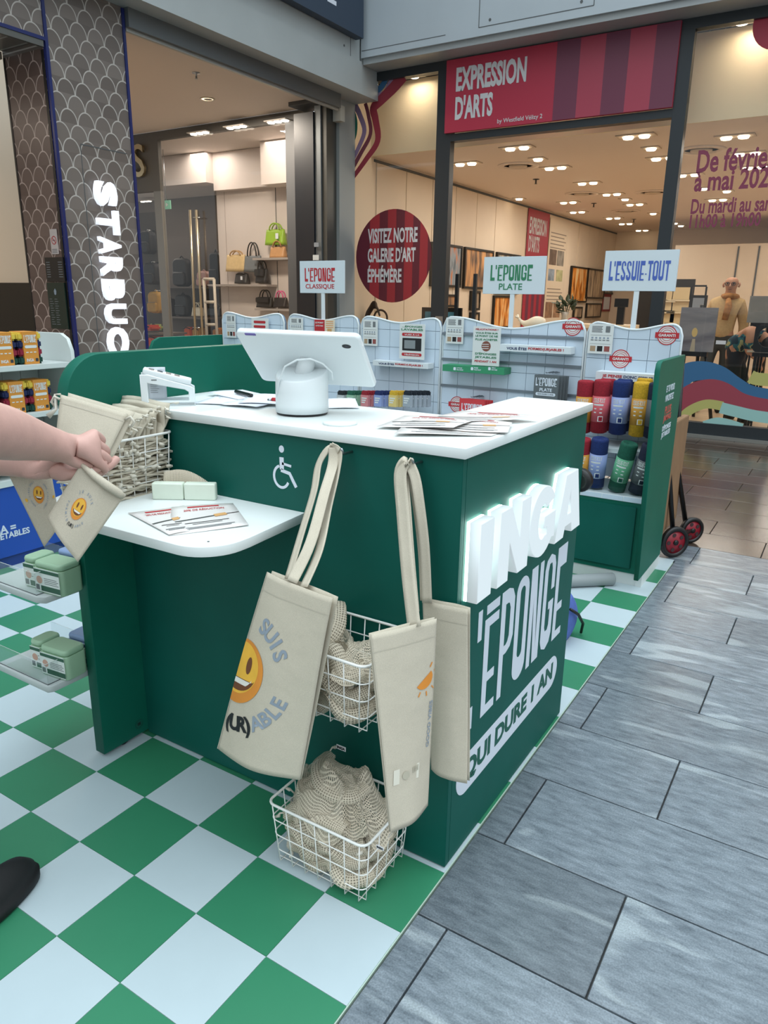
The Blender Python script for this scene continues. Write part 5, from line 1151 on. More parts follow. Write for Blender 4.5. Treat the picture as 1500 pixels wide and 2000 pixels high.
cb = box('cardboard_sheet', (-.105, 2.56, .14), (-.07, 2.92, .72), mat('cardboard', '#8a6a4c', .8, noise_amt=.08, nscale=10), None, bev=.003); tag(cb, 'brown cardboard carton standing upright behind the green end panel', 'carton')
# ------------------------------------------------------------------ mall architecture
BEAM = mat('beam_grey', '#a3aaab', .5, noise_amt=.04, nscale=2); BULK = mat('bulkhead_grey', '#a9b3ba', .5, noise_amt=.03, nscale=2); SEAM = mat('seam_dark', '#54585a', .7)
FRM = mat('facade_frame', '#2f3438', .4, .3)
wl = struct(box('wall_left', (-5.2, -6, 3.5), (-4.5, 6.33, 3.822), BEAM))
box('upper_fascia', (-5.2, -6, 3.8235), (-4.515, 6.299, 7.5), BEAM, wl)
box('corner_block', (-5.2, 6.3305, 3.5), (-4.5, 6.659, 7.5), BEAM, wl); box('header_block', (-5.31, 6.02, 3.405), (-4.81, 6.334, 3.4995), mat('header_dark', '#3d3f40', .6), wl)
box('shadow_gap', (-5.2, -6, 3.8222), (-4.53, 6.299, 3.8233), SEAM, wl)
for y in (4.2, 6.12): box('panel_joint', (-4.5148, y - .004, 3.83), (-4.513, y + .004, 4.4), SEAM, wl)
for y in (4.35, 6.0): lathe('rivet', [(.012, 0), (.012, .003)], SEAM, (-4.515, y, 3.90), wl, n=10, axis=(1, 0, 0))
box('shutter_track', (-4.80, 3.28, 3.36), (-4.70, 6.2, 3.4995), mat('track_grey', '#6d7274', .4, .4), wl); box('shutter_track', (-4.765, 3.28, 3.335), (-4.735, 6.2, 3.3595), mat('track_light', '#a8aaa6', .4, .4), wl)
sg = box('shop_sign', (-4.5, 2.5, 4.0), (-4.40, 6.20, 5.0), mat('sign_navy', '#2c3a4c', .5)); tag(sg, 'dark slate shop sign on the left beam, cut by the picture top', 'sign')
p = onx(657, 12, -4.3995); text('sign_letters', 'TE', .3, DECAL, FX(-4.3995, p.y, p.z + .13), sg, align='RIGHT', fith=.26, offset=.01)
wr = struct(box('wall_right', (-4.4995, 6.3, 3.85), (8, 6.66, 7.5), BULK))
def bl(x0, z0, x1, z1): box('panel_joint', (x0, 6.2985, z0), (x1, 6.2998, z1), SEAM, wr)
for a, b in (((935, 54), (1160, 10)),):
    q = ony(*a, 6.3); q2 = ony(*b, 6.3); bl(q.x, q.z - .004, q2.x, q.z + .004); bl(q.x - .004, q.z, q.x + .004, 5.0); bl(q2.x - .004, q.z, q2.x + .004, 5.0)
    for xx in (q.x + .12, q2.x - .12): lathe('rivet', [(.014, 0), (.014, .003)], SEAM, (xx, 6.3, q.z + .05), wr, n=10, axis=(0, -1, 0))
bl(-4.49, 3.915, -3.45, 3.922)
struct(box('trim_1', (-4.49, 6.331, 3.79), (8, 6.659, 3.8495), mat('soffit', '#9aa0a2', .35)))
lathe('sprinkler', [(.012, 0), (.03, .01), (.012, .03), (.02, .05)], mat('steel', '#a9adb0', .3, 1.0), ony(902, 100, 6.5), wr, n=12)
# columns at the corner of the bag shop
ccol = struct(box('trim_2', (-5.0, 6.335, 0), (-4.82, 6.66, 3.499), mat('column_grey', '#8b908f', .5)))
box('black_column', (-5.30, 6.1, 0), (-5.02, 6.34, 3.34), mat('column_black', '#14181f', .4), ccol); box('track_post', (-5.015, 6.12, 0), (-4.93, 6.33, 3.40), mat('track_grey', '#6d7274', .4, .4), ccol); box('track_post', (-4.928, 6.14, 0), (-4.86, 6.33, 3.40), mat('track_dark', '#4a4a46', .4, .3), ccol)
p = ony(668, 212, 6.32); box('junction_box', (-4.85, 6.25, p.z - .14), (-4.74, 6.334, p.z + .02), mat('box_light', '#b0b0a8', .5), ccol)
p = ony(665, 590, 6.33); box('lock_box', (-4.90, 6.31, .78), (-4.84, 6.334, .95), mat('steel', '#a9adb0', .3, 1.0), ccol)
p = ony(618, 478, 6.1); prism('camera_sticker', rrect(.07, .05, .01, 3), .001, mat('sticker_grey', '#7c8288', .5), FY(p.x, 6.0995, p.z), ccol); p = ony(617, 503, 6.1); prism('notice_sticker', rrect(.09, .06, .004, 2), .001, mat('sticker_light', '#b9bdbd', .5), FY(p.x, 6.0995, p.z), ccol)

# ------------------------------------------------------------------ patterned café front
XP = -4.75
cf = empty('cafe_front', (XP, 2.6, 0), 'café pillar clad in grey fish-scale panels with tall white letters', 'shop front')
BLU = mat('trim_blue', '#1a2560', .35)
pf = bpy.data.objects.new('tmp', None)
def plate(name, a, b, m_, par): 
    o = box(name, a, b, m_, par); return o
plate('pillar_panel', (-5.3, 2.545, 0), (XP, 3.26, 3.499), SCALE_X, cf)
plate('lintel_panel', (-5.3, -3, 3.085), (XP, 2.5445, 3.499), SCALE_X, cf)
for y in (2.545, 3.262): box('blue_trim', (XP - .02, y - .012, 0), (XP + .012, y + .012, 3.49), BLU, cf)
box('blue_trim', (XP - .02, -3, 3.072), (XP + .012, 2.532, 3.096), BLU, cf)
box('lintel_edge', (XP - .02, -3, 3.03), (XP + .006, 2.52, 3.0715), mat('lintel_dark', '#5a5b58', .5), cf)
box('hatch_joint', (XP + .0005, 2.76, 2.42), (XP + .0018, 3.2, 2.428), SEAM, cf); box('hatch_joint', (XP + .0005, 2.756, .3), (XP + .0018, 2.762, 2.42), SEAM, cf)
plate('return_panel', (-6.1, 2.49, 0), (-4.79, 2.544, 3.03), SCALE_Y, cf) if False else None
q = ony(8, 110, 2.545); q2 = ony(105, 300, 2.545)
ret = box('return_panel', (-5.38, 2.60, 0), (-4.9, 2.63, 3.0), SCALE_Y, cf) if False else None
# inner brown panel set back behind the opening
YB = 2.53
xa_ = ony(70, 640, YB).x; xb_ = -4.772
box('return_panel', (xa_, YB, 0), (xb_, YB + .014, 3.0295), SCALE_Y, cf); box('black_edge', (xa_ - .02, YB - .004, 0), (xa_, YB + .014, 3.0295), BLACK, cf)
gx = ony(103, 300, YB).x; box('gap_strip', (gx - .014, YB - .003, 0), (gx + .014, YB - .0002, 3.02), BLACK, cf)
wL = onx(222, 352, XP)
# letters running down the pillar
LW = mat('lit_white_letters', '#eef2fa', .4, emit='#eaf0fb', estr=.42); 
top_ = onx(205, 352, XP); word = 'STARBUCKS'; yC = 2.92; zc = top_.z; pxs = [352, 422, 480, 500, 0]
bounds = [352, 410, 468, 530, 590, 638, 690]
zs = [onx(a, b, XP).z for a, b in ((200, 352), (210, 408), (215, 462), (222, 500), (228, 543), (232, 590), (236, 635), (240, 688))]
hgt = .205
for i, ch in enumerate('STARBUCKS'):
    if i < 7: z0_, z1_ = zs[i], zs[i + 1]
    else: z0_ = z1_; z1_ = z0_ - .19
    me = text_mesh(ch, .25, .02, .04); xs_ = [v.co.x for v in me.vertices]; ys_ = [v.co.y for v in me.vertices]
    sx_ = (z0_ - z1_) * .88 / (max(xs_) - min(xs_)); sy_ = hgt / (max(ys_) - min(ys_))
    me.transform(Matrix.Diagonal((sx_, sy_, 1, 1)) @ Matrix.Translation((-(max(xs_) + min(xs_)) / 2, -(max(ys_) + min(ys_)) / 2, .02)))
    me.transform(frame((XP + .012, 2.93, (z0_ + z1_) / 2), (0, 0, -1), (0, 1, 0))); link('letter', me, LW, cf)
# notices on the brown panel
p = ony(106, 472, YB - .004); nosm = empty('no_smoking_notice', (p.x, YB - .004, p.z), 'white no smoking notice on the brown scale panel', 'notice')
h_ = ony(106, 448, YB).z - ony(106, 497, YB).z
box('sheet', (p.x - .045, YB - .006, p.z - h_ / 2), (p.x + .045, YB - .004, p.z + h_ / 2), mat('notice_white', '#c2b6b2', .5), nosm)
prism('prohibition_ring', circ(.032, 24), .0006, RED, FY(p.x, YB - .0062, p.z + .01), nosm, holes=[circ(.026, 24)]); prism('prohibition_bar', stroke2([(-.02, .02), (.02, -.02)], .006), .0006, RED, FY(p.x, YB - .0068, p.z + .01), nosm); box('cigarette', (p.x - .018, YB - .0066, p.z + .006), (p.x + .016, YB - .0063, p.z + .014), DGREY, nosm)
for k in range(3): box('text_line', (p.x - .035, YB - .0066, p.z - .06 - k * .012), (p.x + .03, YB - .0062, p.z - .055 - k * .012), DGREY, nosm)
a = ony(88, 503, YB - .01); b = ony(128, 550, YB - .01); bd = box('menu_board', (a.x, YB - .016, b.z), (b.x, YB - .006, a.z), mat('board_black', '#121316', .35)); tag(bd, 'small black opening hours board on the brown scale panel', 'board')
for k in range(7): zz_ = a.z - (a.z - b.z) * (.22 + .1 * k); box('text_line', (a.x + .015, YB - .0166, zz_), (a.x + .06, YB - .0161, zz_ + .006), DGREY, bd); box('text_line', (b.x - .065, YB - .0166, zz_), (b.x - .015, YB - .0161, zz_ + .006), DGREY, bd)
a = ony(92, 552, YB - .01); b = ony(135, 643, YB - .01); bd = box('menu_board', (a.x, YB - .016, b.z), (b.x, YB - .006, a.z), mat('board_green', '#12271f', .35)); tag(bd, 'tall dark green menu board under the opening hours board', 'board')
prism('emblem', [(0, .025), (.016, .005), (.012, -.02), (0, -.026), (-.012, -.02), (-.016, .005)], .0006, PGREYB, FY((a.x + b.x) / 2 - .01, YB - .0162, a.z - .07), bd)
for k in range(16):
    zz_ = a.z - .13 - k * .018
    if zz_ < b.z + .03: break
    box('text_line', (a.x + .02, YB - .0166, zz_), (a.x + .05 + .01 * (k % 3), YB - .0161, zz_ + .005), DGREY, bd); box('text_line', (a.x + .085, YB - .0166, zz_), (a.x + .12 + .012 * (k % 2), YB - .0161, zz_ + .005), DGREY, bd)
a = ony(110, 653, YB - .01); b = ony(133, 690, YB - .01); bd = box('menu_board', (a.x, YB - .014, b.z), (b.x, YB - .006, a.z), BLACK); tag(bd, 'black framed notice with white paper below the menu board', 'notice'); box('paper', (a.x + .02, YB - .0146, b.z), (b.x - .015, YB - .0141, a.z - .03), PAPER, bd)
# café interior glimpse
cw = struct(box('wall_cafe', (-9.0, -3, 0), (-8.9, 4.2, 3.4), mat('cafe_cream', '#d8c8b4', .6)))
box('ceiling_panel', (-8.9, -3, 3.03), (-5.3, 2.54, 3.08), mat('cafe_ceiling', '#a08a78', .7), cw)
box('ceiling_void', (-7.2, -3, 2.7), (-7.1, 2.49, 3.03), mat('cafe_trim', '#4d4742', .6), cw)
box('side_wall', (-8.899, 3.2, 0), (-5.301, 3.26, 3.4), mat('cafe_cream', '#d8c8b4', .6), cw)
a = ony(-90, 552, 3.12); b = ony(73, 650, 3.12)
sc = box('menu_screen', (a.x, 3.12, 0), (b.x, 3.19, a.z), mat('screen_black', '#07090c', .3)); tag(sc, 'large black screen in the café opening at the left edge', 'screen')
cl_ = bpy.data.lights.new('cafe_light', 'AREA'); cl_.energy = 30; cl_.size = 1.5; cl_.color = (1, .86, .7)
clo = bpy.data.objects.new('cafe_lamp_light', cl_); COL.objects.link(clo); clo.location = (-7.4, .8, 3.0); clo.parent = cw

# ------------------------------------------------------------------ bag shop
YW = 6.35; ZC = 3.45
VC = mat('vestibule_ceiling', '#cfc2b5', .7)
bc = struct(box('ceiling', (-12, 3.262, ZC), (-4.805, YW, ZC + .05), VC))
lp = onz(405, 193, ZC); vl = bpy.data.lights.new('porch_light', 'AREA'); vl.energy = 55; vl.size = .5; vl.color = (1, .88, .74); vlo = bpy.data.objects.new('porch_lamp_light', vl); COL.objects.link(vlo); vlo.location = (lp.x, lp.y, ZC - .03); dl = empty('downlight', lp, 'round recessed downlight in the beige porch ceiling', 'light')
lathe('ring', [(.085, 0), (.085, -.008), (.068, -.008), (.066, 0)], mat('ring_metal', '#c8c0ae', .3, .6), lp, dl, n=28); lathe('lamp_cup', [(.066, -.0002), (.066, -.004), (.03, -.003)], mat('lamp_dark', '#2b2520', .4), lp, dl, n=28); vlo.parent = dl; vlo.location = (0, 0, -.03); prism('lamp_glow', circ(.064, 20), .001, mat('lamp_warm_edge', '#ffe9c8', .5, emit='#ffe2b8', estr=1.2), frame(lp + Vector((0, 0, -.0045)), (1, 0, 0), (0, -1, 0)), dl, holes=[circ(.05, 20, 0, -.012)])
sp_ = onz(383, 142, ZC); lathe('sprinkler', [(.04, 0), (.04, -.006), (.01, -.01), (.01, -.05), (.02, -.055)], mat('steel', '#a9adb0', .3, 1.0), sp_, bc, n=12)
struct(box('floor_porch_bounce', (-10, 3.27, -.0119), (-4.86, 6.345, .0), mat('porch_bounce_beige', '#a89c8e', .3, noise_amt=.08, nscale=4)))  # pale slab, mostly hidden, added to bounce light up onto the porch ceiling
WF = mat('window_frame_grey', '#55534f', .5)
sf = struct(box('wall_shop', (-12, YW + .001, ZC - .11), (-5.30, YW + .07, ZC - .0005), WF))
xl0, xl1 = ony(262, 300, YW).x, ony(309, 300, YW).x; xr0 = ony(560, 400, YW).x
zlow = ony(290, 375, YW).z
box('frame_panel', (-12, YW, zlow), (xl1, YW + .06, ZC - .1105), WF, sf); box('frame_post', (xl1 - .14, YW - .002, 0), (xl1, YW + .06, zlow - .0005), mat('post_steel', '#7c7b77', .4, .4), sf); box('frame_panel', (xr0, YW, 0), (-5.305, YW + .06, ZC - .1105), mat('frame_charcoal', '#4a4b4d', .5), sf)
struct(box('window_1', (xl1 + .001, YW + .02, .02), (xr0 - .001, YW + .03, ZC - .111), GLASS)); struct(box('window_2', (-9.5, YW + .02, .02), (xl1 - .141, YW + .03, zlow - .001), GLASS))
p = ony(276, 315, YW); text('metal_letter', 'S', .4, mat('champagne_metal', '#cdbb98', .25, 1.0), FY(p.x, YW - .02, p.z), sf, extrude=.02, fith=.42, offset=.01)
# shop interior
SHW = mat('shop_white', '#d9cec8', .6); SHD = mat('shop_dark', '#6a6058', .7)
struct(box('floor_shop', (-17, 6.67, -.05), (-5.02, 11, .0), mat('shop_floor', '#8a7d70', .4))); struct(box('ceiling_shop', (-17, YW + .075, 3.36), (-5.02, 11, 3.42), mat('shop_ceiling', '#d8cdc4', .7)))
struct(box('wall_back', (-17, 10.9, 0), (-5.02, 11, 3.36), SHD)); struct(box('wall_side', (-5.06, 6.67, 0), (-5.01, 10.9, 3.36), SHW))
xd0 = ony(428, 500, 7.6).x; zsoff = ony(500, 372, 7.6).z
dpl = box('handbag_wall', (xd0, 7.6, 0), (-5.07, 7.65, 3.0), SHW); tag(dpl, 'pale pink display wall carrying handbags in the bag shop', 'display wall')
box('panel_joint', (ony(540, 450, 7.6).x - .006, 7.597, 0), (ony(540, 450, 7.6).x + .006, 7.5995, 3.0), SEAM, dpl); box('panel_joint', (ony(441, 450, 7.6).x - .003, 7.597, 0), (ony(441, 450, 7.6).x + .003, 7.5995, 3.0), mat('seam_soft', '#a89b96', .7), dpl)
bh = box('bulkhead', (ony(310, 300, 7.4).x - 2, 7.30, zsoff + .12), (ony(400, 300, 7.3).x, 7.58, 3.355), SHW, dpl); box('bulkhead', (ony(400, 300, 7.3).x + .001, 7.45, zsoff + .02), (-5.07, 7.598, 3.355), SHW, dpl); box('bulkhead', (ony(513, 300, 7.2).x, 7.15, ony(520, 360, 7.15).z), (-5.07, 7.4495, 3.355), SHW, dpl)
def spot3(px, py, z, n, label):
    p = onz(px, py, z); root = empty('ceiling_light', p, label, 'light', 'triple spots in the bag shop')
    box('housing', (p.x - .17 * n / 3, p.y - .07, z - .012), (p.x + .17 * n / 3, p.y + .07, z - .0005), mat('lamp_housing', '#b9b2aa', .5), root)
    for k in range(n): lathe('lamp', [(.048, 0), (.04, -.012), (.001, -.012)], mat('lamp_glow', '#fff6e6', .4, emit='#fff3e0', estr=3.5), (p.x + (k - (n - 1) / 2) * .11, p.y, z - .0125), root, n=16)
    return p, root
for px, py, n in ((390, 258, 3), (462, 246, 3), (543, 235, 3), (285, 392, 3)):
    p, root = spot3(px, py, 3.36 if py < 300 else 3.3, n, 'row of three bright ceiling spots in the bag shop, ' + {390: 'left row', 462: 'middle row', 543: 'right row', 285: 'row behind the left pane'}[px])
for x_, y_, e_ in ((-6.3, 6.95, 6), (-7.9, 7.0, 8), (-9.6, 7.4, 14), (-8.4, 9.6, 22), (-12, 8.5, 25)):  # front lights carry the ceiling spots; deeper ones added to brighten the shop
    l_ = bpy.data.lights.new('shop_light', 'AREA'); l_.energy = e_; l_.size = .7; l_.color = (1, .9, .8); o = bpy.data.objects.new('shop_spot_fill_light', l_); COL.objects.link(o); o.location = (x_, y_, 3.34); o.parent = sf; o.matrix_parent_inverse = Matrix()
STEEL = mat('steel', '#a9adb0', .3, 1.0)
dh = empty('door_handle', ony(385, 600, YW), 'pair of tall brushed steel door handles on the bag shop glass', 'door handle')
for px0, px1 in ((371, 382), (383, 396)):
    a = ony(px0, 410, YW - .05); b = ony(px1, 662, YW - .05); tube('bar', [a, b], .017, mat('brass_steel', '#b9ae97', .3, .9), dh)
for py in (425, 640):
    a = ony(377, py, YW - .05); b = ony(390, py, YW - .05); tube('mount', [a, b], .008, STEEL, dh); tube('mount', [a, (a.x, YW + .02, a.z)], .008, STEEL, dh)
ex = ony(324, 400, 6.9); es = box('exit_sign', (ex.x - .09, 6.9, ex.z - .06), (ex.x + .09, 6.92, ex.z + .06), mat('exit_green_pale', '#5f9377', .5, emit='#7fb596', estr=.2)); tag(es, 'small pale green exit sign hanging in the bag shop', 'sign'); prism('arrow_mark', [(-.02, .03), (.03, 0), (-.02, -.03)], .001, CARD, FY(ex.x + .02, 6.8985, ex.z), es)
tube('hanger', [(ex.x, 6.91, ex.z + .06), (ex.x, 6.91, 3.36)], .004, STEEL, es)
def shop_shelf(px0, px1, py, y, label):
    a = ony(px0, py, y - .25); b = ony(px1, py, y - .25); o = box('display_shelf', (a.x, y - .25, a.z - .03), (min(b.x, -5.07), y - .001, a.z), mat('shelf_taupe', '#a39a95', .5)); tag(o, label, 'shelf', 'shelves in the bag shop'); return a.z
zA = shop_shelf(405, 520, 555, 7.6, 'long taupe shelf with handbags, left of three in the bag shop'); zB = shop_shelf(493, 563, 504, 7.6, 'short taupe shelf under the tan bucket bag'); zC_ = shop_shelf(497, 564, 602, 7.6, 'short taupe shelf under the black handbags, lowest')
def handbag(px0, py0, px1, py1, y, col, label, hcol=None, hh=.5, group='handbags on display', flap=False, tagc=False):
    a = ony(px0, py0, y); b = ony(px1, py1, y); W_ = b.x - a.x; H_ = a.z - b.z; bh_ = H_ * (1 - hh); cx_ = (a.x + b.x) / 2; z0 = b.z
    root = empty('handbag', (cx_, y, z0), label, 'handbag', group); m_ = mat('leather_' + col.strip('#'), col, .45, noise_amt=.08, nscale=20); hm = mat('leather_' + (hcol or col).strip('#'), hcol or col, .45, noise_amt=.08, nscale=20)
    V_ = []; F_ = []; rings = 6
    for k in range(rings):
        t = k / (rings - 1); w_ = W_ / 2 * (1 - .1 * t); d_ = .07 * (1 - .75 * t); z = z0 + bh_ * t
        for q in rrect(2 * w_, 2 * d_, d_ * .8, 4): V_.append((cx_ + q[0], y + q[1], z + (.02 * H_ * math.cos(q[0] / w_ * 3) if k == rings - 1 else 0)))
    n_ = len(V_) // rings
    for k in range(rings - 1):
        for i in range(n_): F_.append((k * n_ + i, k * n_ + (i + 1) % n_, (k + 1) * n_ + (i + 1) % n_, (k + 1) * n_ + i))
    F_.append(tuple(range(n_))[::-1]); F_.append(tuple((rings - 1) * n_ + i for i in range(n_)))
    link('bag_body', fixn(mesh_from(V_, F_)), m_, root, smooth=True)
    if hh > .05:
        for dy in (-.03, .03): tube('handle', [(cx_ + W_ * .26 * math.cos(t), y + dy, z0 + bh_ * .93 + H_ * hh * math.sin(t)) for t in [math.pi * i / 10 for i in range(11)]], .010, hm, root, n=6)
    if flap: box('flap', (cx_ - W_ * .42, y - .078, z0 + bh_ * .45), (cx_ + W_ * .42, y - .05, z0 + bh_ * .92), m_, root, bev=.01)
    if tagc: box('price_tag', (cx_ + W_ * .2, y - .095, z0 + bh_ * .35), (cx_ + W_ * .34, y - .092, z0 + bh_ * .7), PAPER, root)
    return root
handbag(519, 435, 558, 478, 7.50, '#8fb432', 'lime green handbag standing high on the pale display wall', None, .3, tagc=True)
tube('hook', [ony(540, 470, 7.58), ony(540, 470, 7.60)], .01, STEEL, dpl)
handbag(528, 470, 559, 504, 7.45, '#b98a5c', 'tan bucket bag on the short upper shelf', '#a5764a', .35)
handbag(442, 488, 482, 530, 7.5, '#d3b787', 'beige soft tote on the long shelf', '#b08a58', .22)
handbag(477, 472, 512, 531, 7.5, '#6f7478', 'grey and black tote with thin tall handles on the long shelf', '#1e1f22', .45)
handbag(460, 532, 486, 554, 7.47, '#2f3033', 'small black clutch on the long shelf', None, .1, tagc=True)
handbag(500, 508, 524, 553, 7.46, '#24262a', 'black handbag with white panels at the end of the long shelf', None, .35, flap=True)
handbag(502, 565, 534, 601, 7.46, '#141416', 'black handbag with pink strap tag on the lowest short shelf', None, .4, flap=True)
handbag(535, 567, 562, 601, 7.46, '#191416', 'small black handbag with a pink handle on the lowest short shelf', '#d5548a', .4)
# dark part of the shop: racks of backpacks
def backpack(px0, py0, px1, py1, y, col, label):
    a = ony(px0, py0, y); b = ony(px1, py1, y); W_ = b.x - a.x; H_ = a.z - b.z; cx_ = (a.x + b.x) / 2; m_ = mat('nylon_' + col.strip('#'), col, .6, noise_amt=.1, nscale=15)
    root = empty('backpack', (cx_, y, b.z), label, 'backpack', 'backpacks hanging in the bag shop')
    prism('pack_body', rrect(W_, H_ * .92, W_ * .3, 5, 0, H_ * .46), .14, m_, FY(cx_, y + .07, b.z), root, bev=.03); prism('front_pocket', rrect(W_ * .8, H_ * .42, W_ * .15, 4, 0, H_ * .25), .05, m_, FY(cx_, y - .06, b.z), root, bev=.015)
    tube('handle', [(cx_ - W_ * .15, y, b.z + H_ * .9), (cx_, y, b.z + H_), (cx_ + W_ * .15, y, b.z + H_ * .9)], .012, m_, root, n=6); tube('zip', [(cx_ - W_ * .35, y - .115, b.z + H_ * .46), (cx_ + W_ * .35, y - .115, b.z + H_ * .46)], .004, DGREY, root, n=5)
for i, (q, y, c_, lab) in enumerate((((276, 448, 302, 496), 7.0, '#131419', 'black backpack behind the left pane, top one'), ((284, 510, 312, 556), 7.0, '#1c1c20', 'black backpack behind the left pane, middle one'), ((293, 566, 318, 612), 7.0, '#a8823a', 'mustard yellow backpack behind the left pane'), ((340, 500, 372, 560), 8.4, '#24211f', 'dark backpack deep in the shop, left of the steel handles'), ((345, 572, 372, 618), 8.4, '#1a1918', 'black backpack deep in the shop, below the other dark one'), ((412, 488, 434, 560), 8.4, '#17181c', 'black backpack deep in the shop, right of the steel handles'), ((326, 580, 341, 618), 8.4, '#2b2522', 'small dark backpack deep in the shop beside the mustard one'), ((388, 527, 410, 560), 8.4, '#b58d84', 'dusty pink backpack deep in the shop'))):
    backpack(*q, y, c_, lab)
handbag(375, 590, 398, 618, 8.4, '#d8cdb4', 'cream handbag deep in the shop beside the steel handles', None, .35); handbag(406, 590, 432, 618, 8.4, '#101114', 'black handbag deep in the shop beside the white rack', None, .35)
bst = box('backpack_stand', (ony(262, 500, 7.2).x, 7.12, 0), (ony(326, 600, 7.2).x, 7.16, 2.55), mat('stand_dark', '#4a443f', .7)); tag(bst, 'dark stand that the backpacks behind the left pane hang from', 'stand')
for px, py in ((289, 450), (298, 512), (305, 568)): p = ony(px, py, 7.0); tube('peg', [(p.x, 6.98, p.z + .0), (p.x, 7.125, p.z + .0)], .012, STEEL, bst)
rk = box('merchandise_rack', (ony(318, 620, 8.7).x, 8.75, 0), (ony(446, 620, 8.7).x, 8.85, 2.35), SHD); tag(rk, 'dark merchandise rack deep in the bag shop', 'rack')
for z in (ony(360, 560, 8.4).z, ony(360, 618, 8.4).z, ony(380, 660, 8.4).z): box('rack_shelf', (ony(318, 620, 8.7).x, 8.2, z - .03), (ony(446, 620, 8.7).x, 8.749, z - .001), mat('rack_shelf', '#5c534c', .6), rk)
def suitcase(px0, py0, px1, py1, y, col, label):
    a = ony(px0, py0, y); b = ony(px1, py1, y); root = empty('suitcase', ((a.x + b.x) / 2, y, b.z), label, 'suitcase', 'suitcases in the bag shop')
    box('shell', (a.x, y - .12, b.z), (b.x, y + .12, a.z), mat('case_' + col.strip('#'), col, .4), root, bev=.03)
    n_ = 6
    for k in range(1, n_): x = a.x + (b.x - a.x) * k / n_; box('rib', (x - .008, y - .128, b.z + .04), (x + .008, y - .1195, a.z - .04), mat('case_' + col.strip('#'), col, .4), root, bev=.002)
    tube('handle', [((a.x + b.x) / 2 - .08, y - .12, a.z - .03), ((a.x + b.x) / 2, y - .15, a.z), ((a.x + b.x) / 2 + .08, y - .12, a.z - .03)], .01, BLACK, root)
suitcase(289, 655, 326, 679, 6.9, '#d0431f', 'orange ribbed suitcase low behind the left pane'); suitcase(287, 634, 305, 646, 6.9, '#c8452b', 'small orange bag on the shelf above the orange suitcase'); suitcase(300, 632, 326, 645, 7.2, '#b9bd6a', 'pale lime travel bag on the shelf above the orange suitcase')
suitcase(368, 638, 382, 660, 8.4, '#cf5a2b', 'upright orange case low in the shop by the steel handles'); suitcase(384, 640, 398, 660, 8.4, '#b8862f', 'upright ochre case low in the shop by the steel handles'); suitcase(424, 640, 436, 660, 8.4, '#c7863a', 'upright tan case low in the shop right of the white rack')
a = ony(287, 648, 6.9); b = ony(330, 682, 6.9)
sh1 = box('display_shelf', (a.x - .1, 6.7, a.z - .03), (b.x, 7.3, a.z - .003), mat('rack_shelf', '#5c534c', .6)); tag(sh1, 'brown shelf under the small orange bag behind the left pane', 'shelf'); sh2 = box('display_shelf', (a.x - .1, 6.7, b.z - .05), (b.x, 7.3, ony(300, 680, 6.9).z), SHW); tag(sh2, 'white shelf under the orange ribbed suitcase', 'shelf')
wr_ = empty('white_rack', ony(410, 660, 7.2), 'cream metal ladder rack standing by the steel door handles', 'rack')
for px in (398, 418):
    a = ony(px, 545, 7.2); b = ony(px + 7, 672, 7.2); tube('upright', [a, b], .022, mat('rack_cream', '#cfc3b2', .5), wr_)
for py in (545, 590, 634): a = ony(398 + (py - 545) * .05, py, 7.2); b = ony(418 + (py - 545) * .05, py, 7.2); tube('rung', [a, b], .022, mat('rack_cream', '#cfc3b2', .5), wr_)

# ------------------------------------------------------------------ gallery front
YG = 6.68
gf = struct(box('window_frame', (-4.99, YG - .05, 3.70), (8, YG + .05, 3.789), FRM))
box('mullion', (-4.99, YG - .05, 0), (-4.90, YG + .05, 3.6995), FRM, gf)
m1a, m1b = ony(852, 400, YG).x, ony(879, 400, YG).x; m2a, m2b = ony(1287, 470, YG).x, ony(1312, 470, YG).x
box('mullion', (m1a, YG - .05, 0), (m1b, YG + .05, 3.6995), FRM, gf); box('mullion', (m2a, YG - .05, 0), (m2b, YG + .05, 3.6995), FRM, gf); box('mullion', (1.3, YG - .05, 0), (1.42, YG + .05, 3.6995), FRM, gf)
box('lintel', (m1b + .0005, YG - .05, 2.985), (m2a - .0005, YG + .05, 3.06), FRM, gf); box('base_rail', (m2b + .0005, YG - .05, 0.002), (1.2995, YG + .05, .145), FRM, gf); box('base_rail', (-4.8995, YG - .05, .002), (m1a - .0005, YG + .05, .145), FRM, gf)
box('sill', (m2b, YG - .10, .0005), (1.3, YG - .0505, .03), mat('sill_metal', '#8c8b86', .4, .5), gf)
lb = ony(857, 628, YG - .06); box('lock_plate', (lb.x - .05, YG - .056, lb.z - .06), (lb.x + .05, YG - .0505, lb.z + .06), STEEL, gf)
for px in (893, ): pass
for px in (893, 928): x = ony(px, 560, YG + .3).x; box('door_edge', (x - .02, YG + .28, 0), (x + .02, YG + .32, ony(893, 535, YG + .3).z), FRM, gf)
struct(box('window_3', (-4.899, YG - .006, .1455), (m1a - .001, YG + .006, 3.699), GLASS)); struct(box('window_4', (m2b + .001, YG - .006, .1455), (1.299, YG + .006, 3.699), GLASS))
YD = YG - .0075
